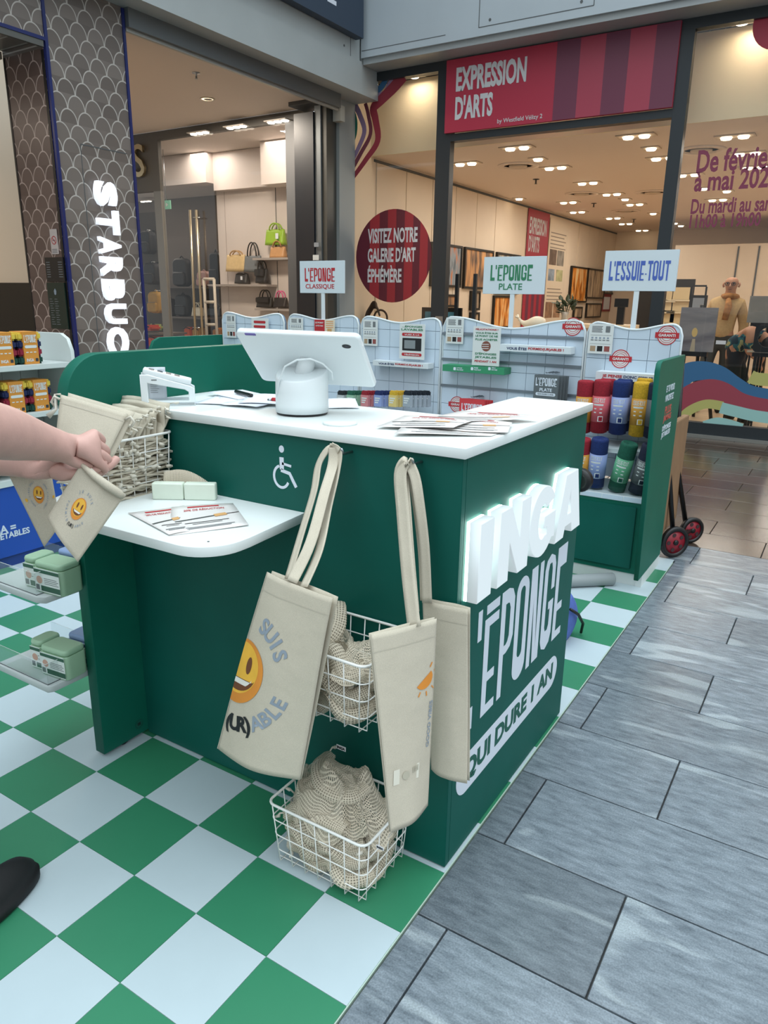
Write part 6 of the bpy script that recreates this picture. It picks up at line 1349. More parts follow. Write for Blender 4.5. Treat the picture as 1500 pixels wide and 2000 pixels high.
# sign over the entrance
SR = mat('sign_red', '#a82a42', .45); SRB = mat('sign_red_light', '#a13a4e', .45); SRD = mat('sign_plum', '#6a3047', .45)
sx0, sx1 = m1b - .06, m2a + .0
gs_ = empty('gallery_sign', ((sx0 + sx1) / 2, YG - .08, 3.06), 'wide red striped gallery sign above the entrance', 'sign')
sb = box('sign_panel', (sx0, YG - .085, 3.065), (sx1, YG - .0515, 3.775), SR, gs_)
xq = [ony(px, 180, YG - .09).x for px in (1082, 1127, 1175, 1221, 1270, 1322)]
for i in range(5): box('stripe', (xq[i], YG - .0875, 3.068), (min(xq[i + 1], sx1 - .002), YG - .0852, 3.772), (SRD, SRB)[i % 2], sb)
SGT = mat('sign_silver', '#c6c9cc', .4)
for body, px, py, w_, h_ in (('EXPRESSION', (891, 1028), 0, 0, .25), ("D'ARTS", (889, 962), 0, 0, .25)):
    y0, y1 = ((118, 176) if body[0] == 'E' else (185, 228)); a = ony(px[0], 150 if body[0] == 'E' else 205, YG - .09); b = ony(px[1], 140 if body[0] == 'E' else 203, YG - .09)
    text('sign_lettering', body, .2, SGT, FY((a.x + b.x) / 2, YG - .0858, 3.575 if body[0] == 'E' else 3.30), sb, fit=b.x - a.x, fith=.235, offset=.04, extrude=.001)
a = ony(971, 236, YG - .09); b = ony(1059, 225, YG - .09); text('sign_small_text', 'by Westfield Vélizy 2', .08, SGT, FY((a.x + b.x) / 2, YG - .0858, a.z - .01), sb, fit=b.x - a.x, offset=.006, extrude=.001)
# round sticker
cc = ony(767, 501, YD); rS = .535
rs = empty('round_sticker', (cc.x, YD, cc.z), 'big round red striped sticker on the left gallery pane', 'sticker')
prism('sticker_disc', circ(rS, 56), .001, mat('sticker_plum', '#5a1528', .45), FY(cc.x, YD, cc.z), rs)
for i, (a, b) in enumerate(((-.62, -.36), (-.14, .08), (.30, .52), (.70, .9))):
    n_ = 8; xs_ = [(a + (b - a) * k / n_) * rS for k in range(n_ + 1)]
    up_ = [(x, math.sqrt(max(rS * rS - x * x, 0)) - .002) for x in xs_]; prism('sticker_stripe', [(x, -z) for x, z in up_] + up_[::-1], .0006, mat('sticker_red', '#94242f', .45), FY(cc.x, YD - .0012, cc.z), rs)
for body, dz, w_ in (('VISITEZ NOTRE', .24, .70), ("GALERIE D'ART", .02, .68), ('ÉPHÉMÈRE', -.20, .49)):
    text('sticker_text', body, .15, SGT, FY(cc.x - .36, YD - .002, cc.z + dz), rs, align='LEFT', fit=w_, fith=.17 if body[0] != 'É' else .2, offset=.03)
# ribbon stickers
RIBN = [0]
def ribbon(name, px, w_, m_, label, y=YD, dy=0.0, taper=True, group='ribbon stickers on the glass'):
    RIBN[0] += 1; dy = -.0012 * RIBN[0]
    pts = [ony(a, b, y) for a, b in px]; P2 = [(p.x, p.z) for p in pts]; fine = []
    for i in range(len(P2) - 1):
        p0 = Vector(P2[max(i - 1, 0)]); p1 = Vector(P2[i]); p2 = Vector(P2[i + 1]); p3 = Vector(P2[min(i + 2, len(P2) - 1)])
        for k in range(6): t = k / 6; fine.append(tuple(.5 * ((2 * p1) + (p2 - p0) * t + (2 * p0 - 5 * p1 + 4 * p2 - p3) * t * t + (-p0 + 3 * p1 - 3 * p2 + p3) * t ** 3)))
    fine.append(P2[-1]); n_ = len(fine); L_, R_ = [], []
    for i, p in enumerate(fine):
        a = Vector(fine[max(i - 1, 0)]); b = Vector(fine[min(i + 1, n_ - 1)]); t = (b - a).normalized(); s_ = (w_(i / (n_ - 1)) if callable(w_) else w_) / 2
        L_.append((p[0] - t.y * s_, p[1] + t.x * s_)); R_.append((p[0] + t.y * s_, p[1] - t.x * s_))
    V_ = [(x, y + dy, z) for x, z in L_ + R_]; F_ = [(i, i + 1, n_ + i + 1, n_ + i) for i in range(n_ - 1)]
    me = mesh_from(V_, F_); bm = bmesh.new(); bm.from_mesh(me); bmesh.ops.solidify(bm, geom=bm.faces[:], thickness=.0006); bm.to_mesh(me); bm.free()
    o = link(name, me, m_); tag(o, label, 'sticker', group); return o
RB = mat('ribbon_blue', '#2f5f87', .5); RR_ = mat('ribbon_wine', '#8e3a48', .5); RP = mat('ribbon_lilac', '#8a7391', .5); RO = mat('ribbon_olive', '#a9a663', .5); RTq = mat('ribbon_aqua', '#8fb8b4', .5); RG = mat('ribbon_green', '#1f6a58', .5); RWi = mat('ribbon_red', '#8a2b3a', .5)
ribbon('ribbon_sticker', [(688, 165), (700, 158), (714, 152), (726, 150)], .09, RP, 'lilac ribbon sticker in the top left corner of the gallery pane')
ribbon('ribbon_sticker', [(712, 182), (735, 178), (748, 166), (755, 150)], .07, RB, 'blue ribbon sticker at the top of the left gallery pane', dy=-.0006)
ribbon('ribbon_sticker', [(684, 322), (700, 290), (712, 255), (702, 222), (694, 200), (720, 192), (750, 185), (763, 165), (770, 150)], lambda t: .05 + .04 * t, RP, 'long lilac ribbon sticker curling down the left gallery pane', dy=-.0012)
ribbon('ribbon_sticker', [(684, 355), (715, 312), (738, 275), (734, 235), (730, 212), (745, 195), (770, 170), (788, 148)], lambda t: .05 + .09 * t, RWi, 'wine red ribbon sticker widening to the top of the left pane', dy=-.0018)
ribbon('ribbon_sticker', [(684, 338), (705, 300), (724, 262), (720, 225), (714, 202)], lambda t: .055 - .01 * t, mat('ribbon_plum', '#6d3442', .5), 'narrow plum ribbon sticker between the lilac and red ones', dy=-.0024)
ribbon('ribbon_sticker', [(683, 205), (693, 232), (693, 260), (684, 288)], .07, RG, 'green ribbon sticker at the left edge of the gallery pane', dy=-.0006)
ribbon('ribbon_sticker', [(1322, 745), (1345, 728), (1375, 724), (1405, 731), (1435, 750), (1465, 765), (1510, 772), (1560, 775)], lambda t: .22 - .13 * t, RB, 'blue wave sticker low on the right gallery pane')
ribbon('ribbon_sticker', [(1315, 812), (1330, 785), (1355, 768), (1385, 762), (1410, 768), (1440, 786), (1475, 795), (1520, 800)], lambda t: .16 + .06 * math.sin(3 * t), RR_, 'wine red wave sticker under the blue one on the right pane', dy=-.0006)
ribbon('ribbon_sticker', [(1328, 818), (1350, 800), (1380, 789), (1412, 793)], .09, RO, 'olive wave sticker under the wine red one', dy=-.0012)
ribbon('ribbon_sticker', [(1408, 796), (1440, 804), (1475, 812), (1520, 818)], .11, RTq, 'pale aqua wave sticker right of the olive one', dy=-.0006)
ribbon('ribbon_sticker', [(1375, 829), (1400, 822), (1425, 826), (1450, 834)], .07, RTq, 'small aqua wave sticker at the foot of the right pane', dy=-.0006); ribbon('ribbon_sticker', [(1466, 735), (1480, 740), (1510, 742)], .12, RO, 'olive leaf shaped sticker beside the blue wave', dy=-.0006)
PUR = mat('text_plum', '#7a2f4a', .5)
tx = empty('opening_text', (-.9, YD, 2.0), 'plum dates and opening hours lettered on the right gallery pane', 'lettering')
for body, px, py, h_, px1 in (('De février', 1362, 316, .20, 1517), ('à mai 2025', 1357, 355, .18, 1521), ('Du mardi au samedi', 1350, 404, .135, 1545), ('11h00 à 19h00', 1347, 433, .125, 1487)):
    p = ony(px, py, YD); pe = ony(px1, py - (px1 - px) * .085, YD); text('text_line', body, .2, PUR, FY(p.x, YD - .0006, p.z), tx, align='LEFT', fit=pe.x - p.x, fith=h_, offset=.025, words=.022)
sx_ = ony(1500, 45, YD); prism('corner_disc', circ(.22, 32, sx_.x + .10, sx_.z + .0), .001, SR, FY(0, YD, 0), tx)
# ------------------------------------------------------------------ gallery interior
XW = -4.9; ZG = 3.02; YE = 18.5
GW = mat('gallery_wall', '#dccab2', .65, noise_amt=.03, nscale=2); GC = mat('gallery_ceiling', '#e2d3c6', .7)
def wood():
    m = mat('gallery_floor', '#c0a685', .35, noise_amt=.18, nscale=3, stretch=(1, 9, 1)); return m
struct(box('floor_gallery', (XW, YG + .0505, -.05), (8, YE, 0.0), wood()))
gcl = struct(box('ceiling_gallery', (XW, YG + .48, ZG), (8, YE, ZG + .06), GC))
struct(box('wall_cove', (XW, YG + .45, ZG + .0), (8, YG + .4795, 3.9), mat('cove_cream', '#e2d3b4', .6)))
struct(box('ceiling_cove', (XW, YG + .0505, 3.86), (8, YG + .4495, 3.9), mat('cove_top', '#bdb2a2', .7)))
gwl = struct(box('wall_gallery_left', (XW - .1, YG + .0505, 0), (XW, YE, 3.9), GW))
struct(box('wall_gallery_back', (XW, YE, 0), (8, YE + .1, ZG), GW)); struct(box('wall_gallery_right', (8, YG, 0), (8.1, YE, 3.9), GW))
box('top_gap', (XW + .0005, 7.2, ZG - .05), (XW + .012, YE, ZG - .02), SEAM, gwl)
ys = [onx(px, 420, XW).y for px in (842, 872, 903, 934, 963, 990, 1016)]
pit = 1.0
y = 7.25
while y < 17.5:
    if not (12.0 < y + .3 < 15.3): box('wall_panel', (XW + .0005, y + .006, .1), (XW + .014, y + .74, ZG - .06), GW, gwl)
    y += .75
grid = empty('lighting_grid', (-2, YG + .25, 3.8), 'black wire lighting grid in the cove above the gallery glass', 'grid')
tubes('wires', [[(XW + .05, YG + .08 + k * .11, 3.80), (3, YG + .08 + k * .11, 3.80)] for k in range(4)] + [[(x * .14 - 4.8, YG + .08, 3.80), (x * .14 - 4.8, YG + .41, 3.80)] for x in range(50)], .006, BLACK, grid)
GL = mat('gallery_lamp_glow', '#fff3dc', .4, emit='#ffedcf', estr=4.5); HS = mat('gallery_lamp_housing', '#c9b8a4', .5)
def g_spot(p, n, label, group='twin spots in the gallery ceiling', s=1.0):
    root = empty('ceiling_spot', p, label, 'light', group)
    box('housing', (p.x - .10 * n * s, p.y - .09 * s, p.z - .012), (p.x + .10 * n * s, p.y + .09 * s, p.z - .0005), HS, root)
    for k in range(n): lathe('lamp', [(.06 * s, 0), (.05 * s, -.02), (.001, -.02)], GL, (p.x + (k - (n - 1) / 2) * .17 * s, p.y, p.z - .0125), root, n=14)
    return root
for px, xx in ((816, 0), (1450, 0)):
    p = onz(px, 152 if px == 816 else 45, 3.78); r_ = g_spot(Vector((p.x, YG + .25, 3.795)), 1, 'bright cove lamp above the left gallery pane' if px == 816 else 'bright cove lamp above the right gallery pane', 'cove lamps')
sp = [(910, 318, 2), (1010, 287, 2), (1243, 264, 2), (1436, 265, 2), (1085, 326, 2), (1148, 356, 2), (1195, 378, 2), (1240, 398, 2), (1110, 394, 2), (1128, 413, 2), (1198, 425, 2), (1222, 436, 2), (1254, 449, 2), (1051, 309, 1), (1272, 288, 1), (1296, 307, 2), (1221, 388, 1), (1276, 416, 1), (1345, 340, 2), (1374, 367, 1), (1402, 389, 2), (1475, 325, 2), (1460, 298, 2), (1014, 387, 1), (1318, 435, 1), (1330, 440, 1), (1355, 453, 2), (1388, 468, 2), (1490, 455, 2), (1420, 372, 1)]
def where(px, py):
    h = 'left' if px < 1080 else ('middle' if px < 1290 else 'right'); d = 'front' if py < 320 else ('centre' if py < 400 else 'rear'); return h, d
cnt = {}
for px, py, n in sp:
    p = onz(px, py, ZG)
    if p.y > YE - .3 or p.y < YG + .6: continue
    h, d = where(px, py); g_spot(p, n, ('double' if n == 2 else 'single') + ' ceiling spot in the ' + d + ' of the gallery, ' + h + ' side', ('double' if n == 2 else 'single') + ' spots, gallery ' + d + ' ' + h)
for px, py in ((1012, 323), (1136, 378), (1222, 412), (1275, 375), (1370, 292)):
    p = onz(px, py, ZG); root = empty('air_vent', p, 'round ceiling vent in the gallery, ' + ('nearest the entrance' if py < 330 and px < 1100 else 'right pane' if px > 1300 else 'middle one' if px == 1136 else 'far one' if px == 1222 else 'faint one by the mullion'), 'vent', 'round vents in the gallery ceiling')
    lathe('outer_ring', [(.27, 0), (.27, -.012), (.2, -.018), (.19, 0)], GC, p + Vector((0, 0, -.0005)), root, n=28); lathe('inner_disc', [(.12, 0), (.12, -.02), (.05, -.03), (.001, -.03)], HS, p + Vector((0, 0, -.0005)), root, n=24)
for px, py in ((1047, 350), (1160, 397), (1238, 428)): lathe('sprinkler', [(.05, 0), (.05, -.005), (.012, -.01), (.012, -.06), (.025, -.065)], DKGREY, onz(px, py, ZG), gcl, n=10)
for x_, y_, e_ in ((-3.4, 8.6, 38), (-1.2, 8.4, 38), (1.5, 8.6, 30), (-3.6, 11.2, 45), (-.8, 11.2, 45), (2.5, 11.5, 40), (-3.4, 14.5, 50), (0, 14.5, 50), (3.5, 15, 45)):
    l_ = bpy.data.lights.new('gallery_light', 'AREA'); l_.energy = e_ * .38; l_.size = .8; l_.color = (1, .95, .87); o = bpy.data.objects.new('gallery_lamp_light', l_); COL.objects.link(o); o.location = (x_, y_, ZG - .04); o.parent = gcl
for x_ in (-4.2, -2.5, -.6, .8):
    l_ = bpy.data.lights.new('cove_light', 'AREA'); l_.energy = 2.2; l_.size = .25; l_.color = (1, .85, .66); o = bpy.data.objects.new('cove_lamp_light', l_); COL.objects.link(o); o.location = (x_, YG + .25, 3.77); o.parent = gcl
sgp = ony(1108, 253, YG + .3); es = box('exit_light', (sgp.x - .14, YG + .3, sgp.z - .01), (sgp.x + .14, YG + .34, sgp.z + .03), mat('exit_case', '#9db5a4', .4)); tag(es, 'small exit light with a green lamp under the gallery lintel', 'light'); lathe('green_lamp', [(.012, 0), (.012, -.01)], mat('green_led', '#3fe07a', .4, emit='#3fe07a', estr=2), (sgp.x + .06, YG + .3, sgp.z + .01), es, n=10, axis=(0, 1, 0))
# paintings on the left wall
def art(name, c1, c2, c3, seed, horiz=False):
    m = bpy.data.materials.new(name); m.use_nodes = True; n = m.node_tree; b = n.nodes['Principled BSDF']; L = n.links.new
    t = n.nodes.new('ShaderNodeTexCoord'); mp = n.nodes.new('ShaderNodeMapping'); mp.inputs['Location'].default_value = (seed, seed * 2, seed); mp.inputs['Scale'].default_value = (2, 6, 1.4) if not horiz else (1, 1, 5)
    L(t.outputs['Object'], mp.inputs[0]); nz = n.nodes.new('ShaderNodeTexNoise'); nz.inputs['Scale'].default_value = 1.5; nz.inputs['Detail'].default_value = 7; nz.inputs['Distortion'].default_value = .6; L(mp.outputs[0], nz.inputs['Vector'])
    r = n.nodes.new('ShaderNodeValToRGB'); e = r.color_ramp.elements; e[0].position = .33; e[0].color = lin(c1); e[1].position = .66; e[1].color = lin(c3); k = e.new(.5); k.color = lin(c2); L(nz.outputs['Fac'], r.inputs[0]); L(r.outputs[0], b.inputs['Base Color']); b.inputs['Roughness'].default_value = .5
    return m
FRK = mat('picture_frame_black', '#15130f', .4)
def painting(px0, py0, px1, py1, cols, label, x=XW + .015, tilt=0.0):
    a = onx(px0, py0, x); b = onx(px1, py1, x); zc = (a.z + b.z) / 2; z1, z0 = max(a.z, b.z), min(a.z, b.z); y0, y1 = min(a.y, b.y), max(a.y, b.y)
    root = empty('painting', (x, (y0 + y1) / 2, z0), label, 'painting', 'framed paintings in the gallery'); f_ = .035
    box('canvas', (x + .0005, y0 + f_, z0 + f_), (x + .03, y1 - f_, z1 - f_), art('art', *cols, random.random() * 20), root)
    for q0, q1 in (((x, y0, z0), (x + .045, y0 + f_, z1)), ((x, y1 - f_, z0), (x + .045, y1, z1)), ((x, y0 + f_ + .0005, z0), (x + .045, y1 - f_ - .0005, z0 + f_ - .0005)), ((x, y0 + f_ + .0005, z1 - f_ + .0005), (x + .045, y1 - f_ - .0005, z1))): box('frame_bar', q0, q1, FRK, root)
AU = ('#3a4550', '#8f9aa0', '#c96f26'); AT = ('#3b3632', '#8d6b50', '#d9a066'); AO = ('#5b2b14', '#d98324', '#e9c88e'); AP = ('#6d5f54', '#b39a7d', '#d8c3a0'); AS = ('#4b4a48', '#a09a8c', '#c9b790')
painting(840, 472, 896, 562, AU, 'large framed blue and orange abstract painting at the left mullion'); painting(905, 482, 957, 566, AT, 'large framed brown abstract painting behind the green sign'); painting(968, 492, 1009, 575, AS, 'framed grey painting half hidden by the green sign')
painting(845, 574, 890, 600, AT, 'small framed dark painting beside the left mullion'); painting(917, 568, 933, 606, AP, 'narrow framed painting under the brown abstract, upper'); painting(916, 610, 932, 630, AP, 'narrow framed painting under the brown abstract, lower'); painting(962, 577, 996, 640, AO, 'framed fiery orange painting under the green sign')
painting(1115, 519, 1142, 591, AO, 'framed tall painting with a red streak on the far left wall'); painting(1145, 523, 1176, 584, AP, 'framed tall beige painting on the far left wall'); painting(1181, 528, 1200, 575, AS, 'framed painting partly behind the blue lettered sign'); painting(1119, 599, 1133, 622, AP, 'small framed painting behind the plant'); painting(1144, 592, 1170, 620, AP, 'small square framed painting on the far left wall')
for (qa, qb), lab_ in ((((1252, 572), (1272, 593)), 'small framed painting right of the blue sign stem, upper'), (((1252, 598), (1268, 634)), 'tall framed painting right of the blue sign stem, lower')):
    a = ony(*qa, YE - .04); b = ony(*qb, YE - .04); o = box('painting', (a.x, YE - .04, b.z), (b.x, YE - .001, a.z), FRK); tag(o, lab_, 'painting'); box('canvas', (a.x + .06, YE - .045, b.z + .06), (b.x - .06, YE - .0405, a.z - .06), art('art_far', *AO, random.random() * 9), o)
a = onx(1178, 573, XW + .016); b = onx(1191, 608, XW + .016); rn = box('notice_panel', (XW + .015, a.y, b.z), (XW + .02, b.y, a.z), mat('notice_red', '#8e2f3a', .6)); tag(rn, 'small red notice panel on the far left wall', 'notice'); box('notice_sheet', (XW + .0205, a.y + .1, b.z + .05), (XW + .022, b.y - .1, a.z - .08), PAPER, rn)
# red banner and info panel
BNR = mat('banner_red', '#a3283c', .55)
a = onx(1033, 406, XW + .02); b = onx(1074, 420, XW + .02); zb = onx(1025, 640, XW + .02).z
bn = box('wall_banner', (XW + .016, a.y, .8), (XW + .024, b.y, a.z), BNR); tag(bn, 'tall red gallery banner on the left wall', 'banner')
for body, zc, wf in (('EXPRESSION', .63, .8), ("D'ARTS", .29, .5)):
    zc_ = onx(1050, 443 if body[0] == 'E' else 478, XW + .02).z; text('banner_text', body, .2, SGT, FX(XW + .0245, a.y + (b.y - a.y) * .08, zc_), bn, align='LEFT', fit=(b.y - a.y) * wf, fith=.30, offset=.03)
for k in range(4): box('banner_stripe', (XW + .0242, a.y + (b.y - a.y) * (k * .25 + .12), .81), (XW + .0248, a.y + (b.y - a.y) * (k * .25 + .25), onx(1040, 575, XW + .02).z), SRD, bn)
a2 = onx(1077, 425, XW + .02); b2 = onx(1112, 432, XW + .02)
ip = box('information_board', (XW + .016, b.y + .05, .8), (XW + .022, b2.y, a2.z), mat('info_cream', '#d8c7ae', .6)); tag(ip, 'cream information panel with small photographs beside the red banner', 'panel')
yy0, yy1 = b.y + .05, b2.y; dW = yy1 - yy0
for k in range(9): zt = a2.z - .28 - k * .07 if k < 5 else 1.55 - (k - 5) * .07; box('text_line', (XW + .0222, yy0 + dW * .08, zt), (XW + .0226, yy0 + dW * (.9 - .1 * (k % 2)), zt + .02), mat('info_text', '#8b7d6f', .7), ip)
for u0, u1, z0, z1, c_ in ((.08, .45, 2.03, 2.33, '#6d5c50'), (.48, .85, 2.03, 2.33, '#8a8378'), (.08, .4, 1.72, 1.95, '#8c9aa6'), (.5, .85, 1.72, 1.95, '#b3b184'), (.06, .44, .98, 1.3, '#8a6a52'), (.48, .86, .98, 1.3, '#9b7a5e')): box('photograph', (XW + .0222, yy0 + dW * u0, z0), (XW + .0228, yy0 + dW * u1, z1), mat('photo_' + c_.strip('#'), c_, .5, noise_amt=.4, nscale=6), ip)
# furniture in the gallery
def pedestal(px, py, y, w_, label, top=None, h_=None):
    p = ony(px, py, y); return p
p = ony(1090, 640, 9.4); tb = empty('gallery_table', (p.x + .3, 9.4, 0), 'long cream table with small things along the gallery wall', 'table')
t0 = ony(1075, 630, 9.6); t1 = ony(1240, 622, 9.6)
box('table_top', (t0.x, 9.3, t0.z - .05), (t1.x, 9.9, t0.z), mat('table_cream', '#d9c6a6', .5), tb); 
for xx in (t0.x + .03, t1.x - .08):
    for yy in (9.33, 9.82): box('leg', (xx, yy, 0.0), (xx + .05, yy + .05, t0.z - .0505), BLACK, tb)
zt_ = t0.z
pl = ony(1103, 615, 9.5); pt = empty('potted_plant', (pl.x, 9.5, zt_), 'green leafy plant in a glass vase on the gallery table', 'plant')
lathe('vase', [(.04, 0), (.05, .01), (.045, .1), (.06, .16), (.052, .16), (.04, .1)], mat('vase_glass', '#b9b3a8', .2), (pl.x, 9.5, zt_ + .0005), pt, n=18)
LF = mat('leaf_dark', '#2c3a22', .6); lm_ = grid_mesh(lambda u, v: Vector(((u - .5) * .07 * math.sin(math.pi * v), v * .14, .03 * v * v)), 2, 5, .001)
for k in range(26):
    o = bpy.data.objects.new('leaf', lm_); 
    if not lm_.materials: lm_.materials.append(LF)
    COL.objects.link(o); o.parent = pt; o.location = (random.uniform(-.11, .11), random.uniform(-.08, .08), .18 + random.uniform(-.02, .14)); o.rotation_euler = (random.uniform(-.3, 1.2), random.uniform(-.6, .6), random.uniform(0, 6.28))
tubes('stems', [[(pl.x, 9.5, zt_ + .02), (pl.x + random.uniform(-.08, .08), 9.5 + random.uniform(-.06, .06), zt_ + .27)] for k in range(7)], .005, LF, pt)
wp = ony(1040, 632, 6.95); wh = empty('whale_sculpture', (wp.x, 6.95, wp.z - .12), 'white whale sculpture with a curled tail behind the tiled wall', 'sculpture')
WS = mat('sculpture_white', '#e3d3b8', .5)
body = [( -.17, 0, .07), (-.12, 0, .015), (-.06, 0, .0), (.02, 0, .02), (.10, 0, .02), (.15, 0, .0)]
skin('whale_body', [(wp.x + a_ * 1.05, 6.95, wp.z + c_ - .01) for a_, b_, c_ in body], [(i, i + 1) for i in range(5)], [.014, .025, .05, .085, .082, .045], WS, wh, 2); tube('tail_fluke', [(wp.x - .20, 6.92, wp.z + .075), (wp.x - .175, 6.95, wp.z + .06), (wp.x - .20, 6.98, wp.z + .09)], .012, WS, wh)
box('plinth', (wp.x - .2, 6.85, 0), (wp.x + .2, 7.06, wp.z - .09), mat('plinth_pale', '#cdb99a', .6), wh)
bk_ = ony(722, 622, 7.0) + Vector((.06, 0, 0)); br = mat('bronze', '#3a2a20', .35, .7); bs = empty('bronze_sculpture', (bk_.x, 7.0, bk_.z), 'dark bronze figure riding a wheel behind the left gallery pane', 'sculpture')
S0 = bk_ + Vector((0, 0, -.02))
tube('wheel', [S0 + Vector((.11 + .10 * math.cos(a / 10 * math.pi), 0, .03 + .10 * math.sin(a / 10 * math.pi))) for a in range(20)], .014, br, bs, closed=True); skin('rider', [S0 + Vector(q) for q in ((-.10, 0, .05), (-.06, 0, .13), (0, 0, .19), (.02, 0, .25), (.06, 0, .15), (.10, 0, .05), (-.12, 0, -.04))], [(0, 1), (1, 2), (2, 3), (2, 4), (4, 5), (0, 6)], [.035, .04, .035, .038, .018, .014, .03], br, bs, 1, 1)
box('plinth', (S0.x - .15, 6.88, 0), (S0.x + .25, 7.10, S0.z - .075), mat('plinth_pale', '#cdb99a', .6), bs)
fp0 = ony(824, 600, 7.0); fp1 = ony(900, 640, 7.0); lf = empty('leaning_frame', (fp0.x, 7.0, fp1.z), 'black framed blue picture standing behind the left mullion', 'picture'); box('picture', (fp0.x + .05, 6.995, fp1.z - .25), (fp1.x - .05, 7.0, fp0.z - .05), art('art_blue', '#2f6a80', '#4f93a5', '#7fb3bb', 3.0), lf); box('frame_board', (fp0.x, 7.001, fp1.z - .3), (fp1.x, 7.03, fp0.z), FRK, lf); box('stand', (fp0.x, 6.98, 0), (fp1.x, 7.1, fp1.z - .3005), FRK, lf)
mn = ony(1210, 590, 9.3); mo = empty('desk_lamp', (mn.x, 9.5, zt_), 'black screen on a stand on the gallery table', 'monitor'); a = ony(1201, 583, 9.5); b = ony(1226, 600, 9.5); box('screen', (a.x, 9.5, b.z), (b.x, 9.53, a.z), BLACK, mo); box('stand', ((a.x + b.x) / 2 - .05, 9.51, zt_ + .0005), ((a.x + b.x) / 2 + .05, 9.56, b.z - .0005), BLACK, mo)
# rear right: dark shelving with pictures, partition
rs0 = ony(1305, 545, 12.5); rs1 = ony(1345, 640, 12.5); rk2 = empty('picture_rack', (rs0.x, 12.5, 0), 'dark rack of small pictures right of the mullion', 'rack'); box('back_board', (rs0.x - .5, 12.55, 0), (rs1.x, 12.6, rs0.z), mat('rack_black', '#1d1b19', .6), rk2)
for px, py in ((1298, 575), (1330, 573), (1297, 597), (1328, 597), (1300, 618), (1325, 620)): p = ony(px, py, 12.5); box('picture', (p.x - .14, 12.5, p.z - .1), (p.x + .14, 12.52, p.z + .1), mat('picture_cream', '#cdb88f', .6), rk2); box('picture_shelf', (p.x - .2, 12.45, p.z - .13), (p.x + .2, 12.549, p.z - .105), mat('shelf_light', '#d8c8a8', .6), rk2)
st = empty('exhibit_stand', (ony(1350, 620, 11).x, 11, 0), 'thin black display frame behind the easel', 'stand')
for px in (1352, 1380): a = ony(px, 560, 11); box('upright', (a.x - .012, 11, 0), (a.x + .012, 11.03, a.z), BLACK, st)
a = ony(1352, 560, 11); b = ony(1380, 560, 11); box('crossbar', (a.x, 11, a.z), (b.x, 11.03, a.z + .025), BLACK, st); p = ony(1365, 590, 11); box('framed_picture', (p.x - .12, 10.96, p.z - .13), (p.x + .12, 10.99, p.z + .1), BLACK, st); box('picture_sheet', (p.x - .08, 10.953, p.z - .09), (p.x + .08, 10.959, p.z + .06), PGREYB, st)
wb = struct(box('wall_partition', (ony(1310, 560, 16).x, 16, 0), (6, 16.1, 2.5), GW))
for px in (1432, 1472, 1510): p = ony(px, 560, 15.99); box('joint', (p.x - .015, 15.985, 0), (p.x + .015, 15.999, 2.45), SEAM, wb)
# easels
def easel(px0, py0, px1, py1, y, cols, label, horiz=True, m_=None):
    a = ony(px0, py0, y); b = ony(px1, py1, y); root = empty('easel', ((a.x + b.x) / 2, y, 0), label, 'easel', 'easels behind the right pane')
    cv = box('canvas', (a.x, y - .02, b.z), (b.x, y + .02, a.z), m_ or art('art_sea', *cols, 4.2, horiz), root); box('ledge', (a.x + .05, y - .06, b.z - .05), (b.x - .05, y + .03, b.z - .0005), BLACK, root)
    cx_ = (a.x + b.x) / 2
    for dx, dy in ((-.28, -.05), (.28, -.05), (0, .45)): tube('leg', [(cx_ + dx * .25, y + .03 + dy * .1, b.z + .2 if dy < 0 else b.z + .5), (cx_ + dx, y + .04 + dy, 0.0)], .02, BLACK, root, n=6)
    return root, a, b
r_, a, b = easel(1332, 600, 1392, 688, 7.6, ('#4e4850', '#77757c', '#8d8a8c'), 'easel holding a grey seascape painting behind the right pane'); 
tag(box('price_card', (b.x + .02, 7.59, ony(1390, 668, 7.6).z - .02), (b.x + .12, 7.592, ony(1390, 668, 7.6).z + .02), PAPER, r_), None, None)
prism('sun_glow_paint', circ(.03, 14, 0, 0, .05), .001, mat('paint_sun', '#d8b978', .6), FY((a.x + b.x) / 2 - .02, 7.5795, (a.z + b.z) / 2 - .03), r_); prism('sun_path_paint', [(-.015, 0), (.015, 0), (.025, -.14), (-.03, -.14)], .001, mat('paint_path', '#b9aa92', .6), FY((a.x + b.x) / 2 - .02, 7.5795, (a.z + b.z) / 2 - .10), r_)
easel(1466, 578, 1540, 632, 8.5, None, 'easel holding a plain grey canvas at the right edge', True, mat('canvas_grey', '#8d8d8a', .6, noise_amt=.06, nscale=12))
ch = empty('black_chair', (ony(1490, 690, 7.6).x, 7.6, 0), 'black chair with an oval hole in its back at the right edge', 'chair'); a = ony(1477, 634, 7.3); b = ony(1535, 690, 7.3); W_ = b.x - a.x; H_ = a.z - b.z
prism('backrest', rrect(W_, H_, .04, 4, W_ / 2, H_ / 2), .03, BLACK, FY(a.x, 7.32, b.z), ch, holes=[circ(.09, 20, W_ * .4, H_ * .55, .1)]); box('seat', (a.x, 7.33, b.z - .05), (b.x, 7.66, b.z - .01), BLACK, ch)
for xx in (a.x + .02, b.x - .06):
    for yy in (7.34, 7.62): box('leg', (xx, yy, 0), (xx + .03, yy + .03, b.z - .0505), BLACK, ch)
st2 = empty('small_stool', (ony(1440, 700, 7.75).x, 7.75, 0), 'small black side table beside the bending person', 'table'); a = ony(1464, 684, 7.72); box('top', (a.x - .02, 7.68, a.z - .02), (a.x + .16, 7.8, a.z), mat('table_pale', '#b9ad99', .5), st2)
for xx in (a.x, a.x + .12): box('leg', (xx, 7.7, 0), (xx + .02, 7.72, a.z - .0205), BLACK, st2)

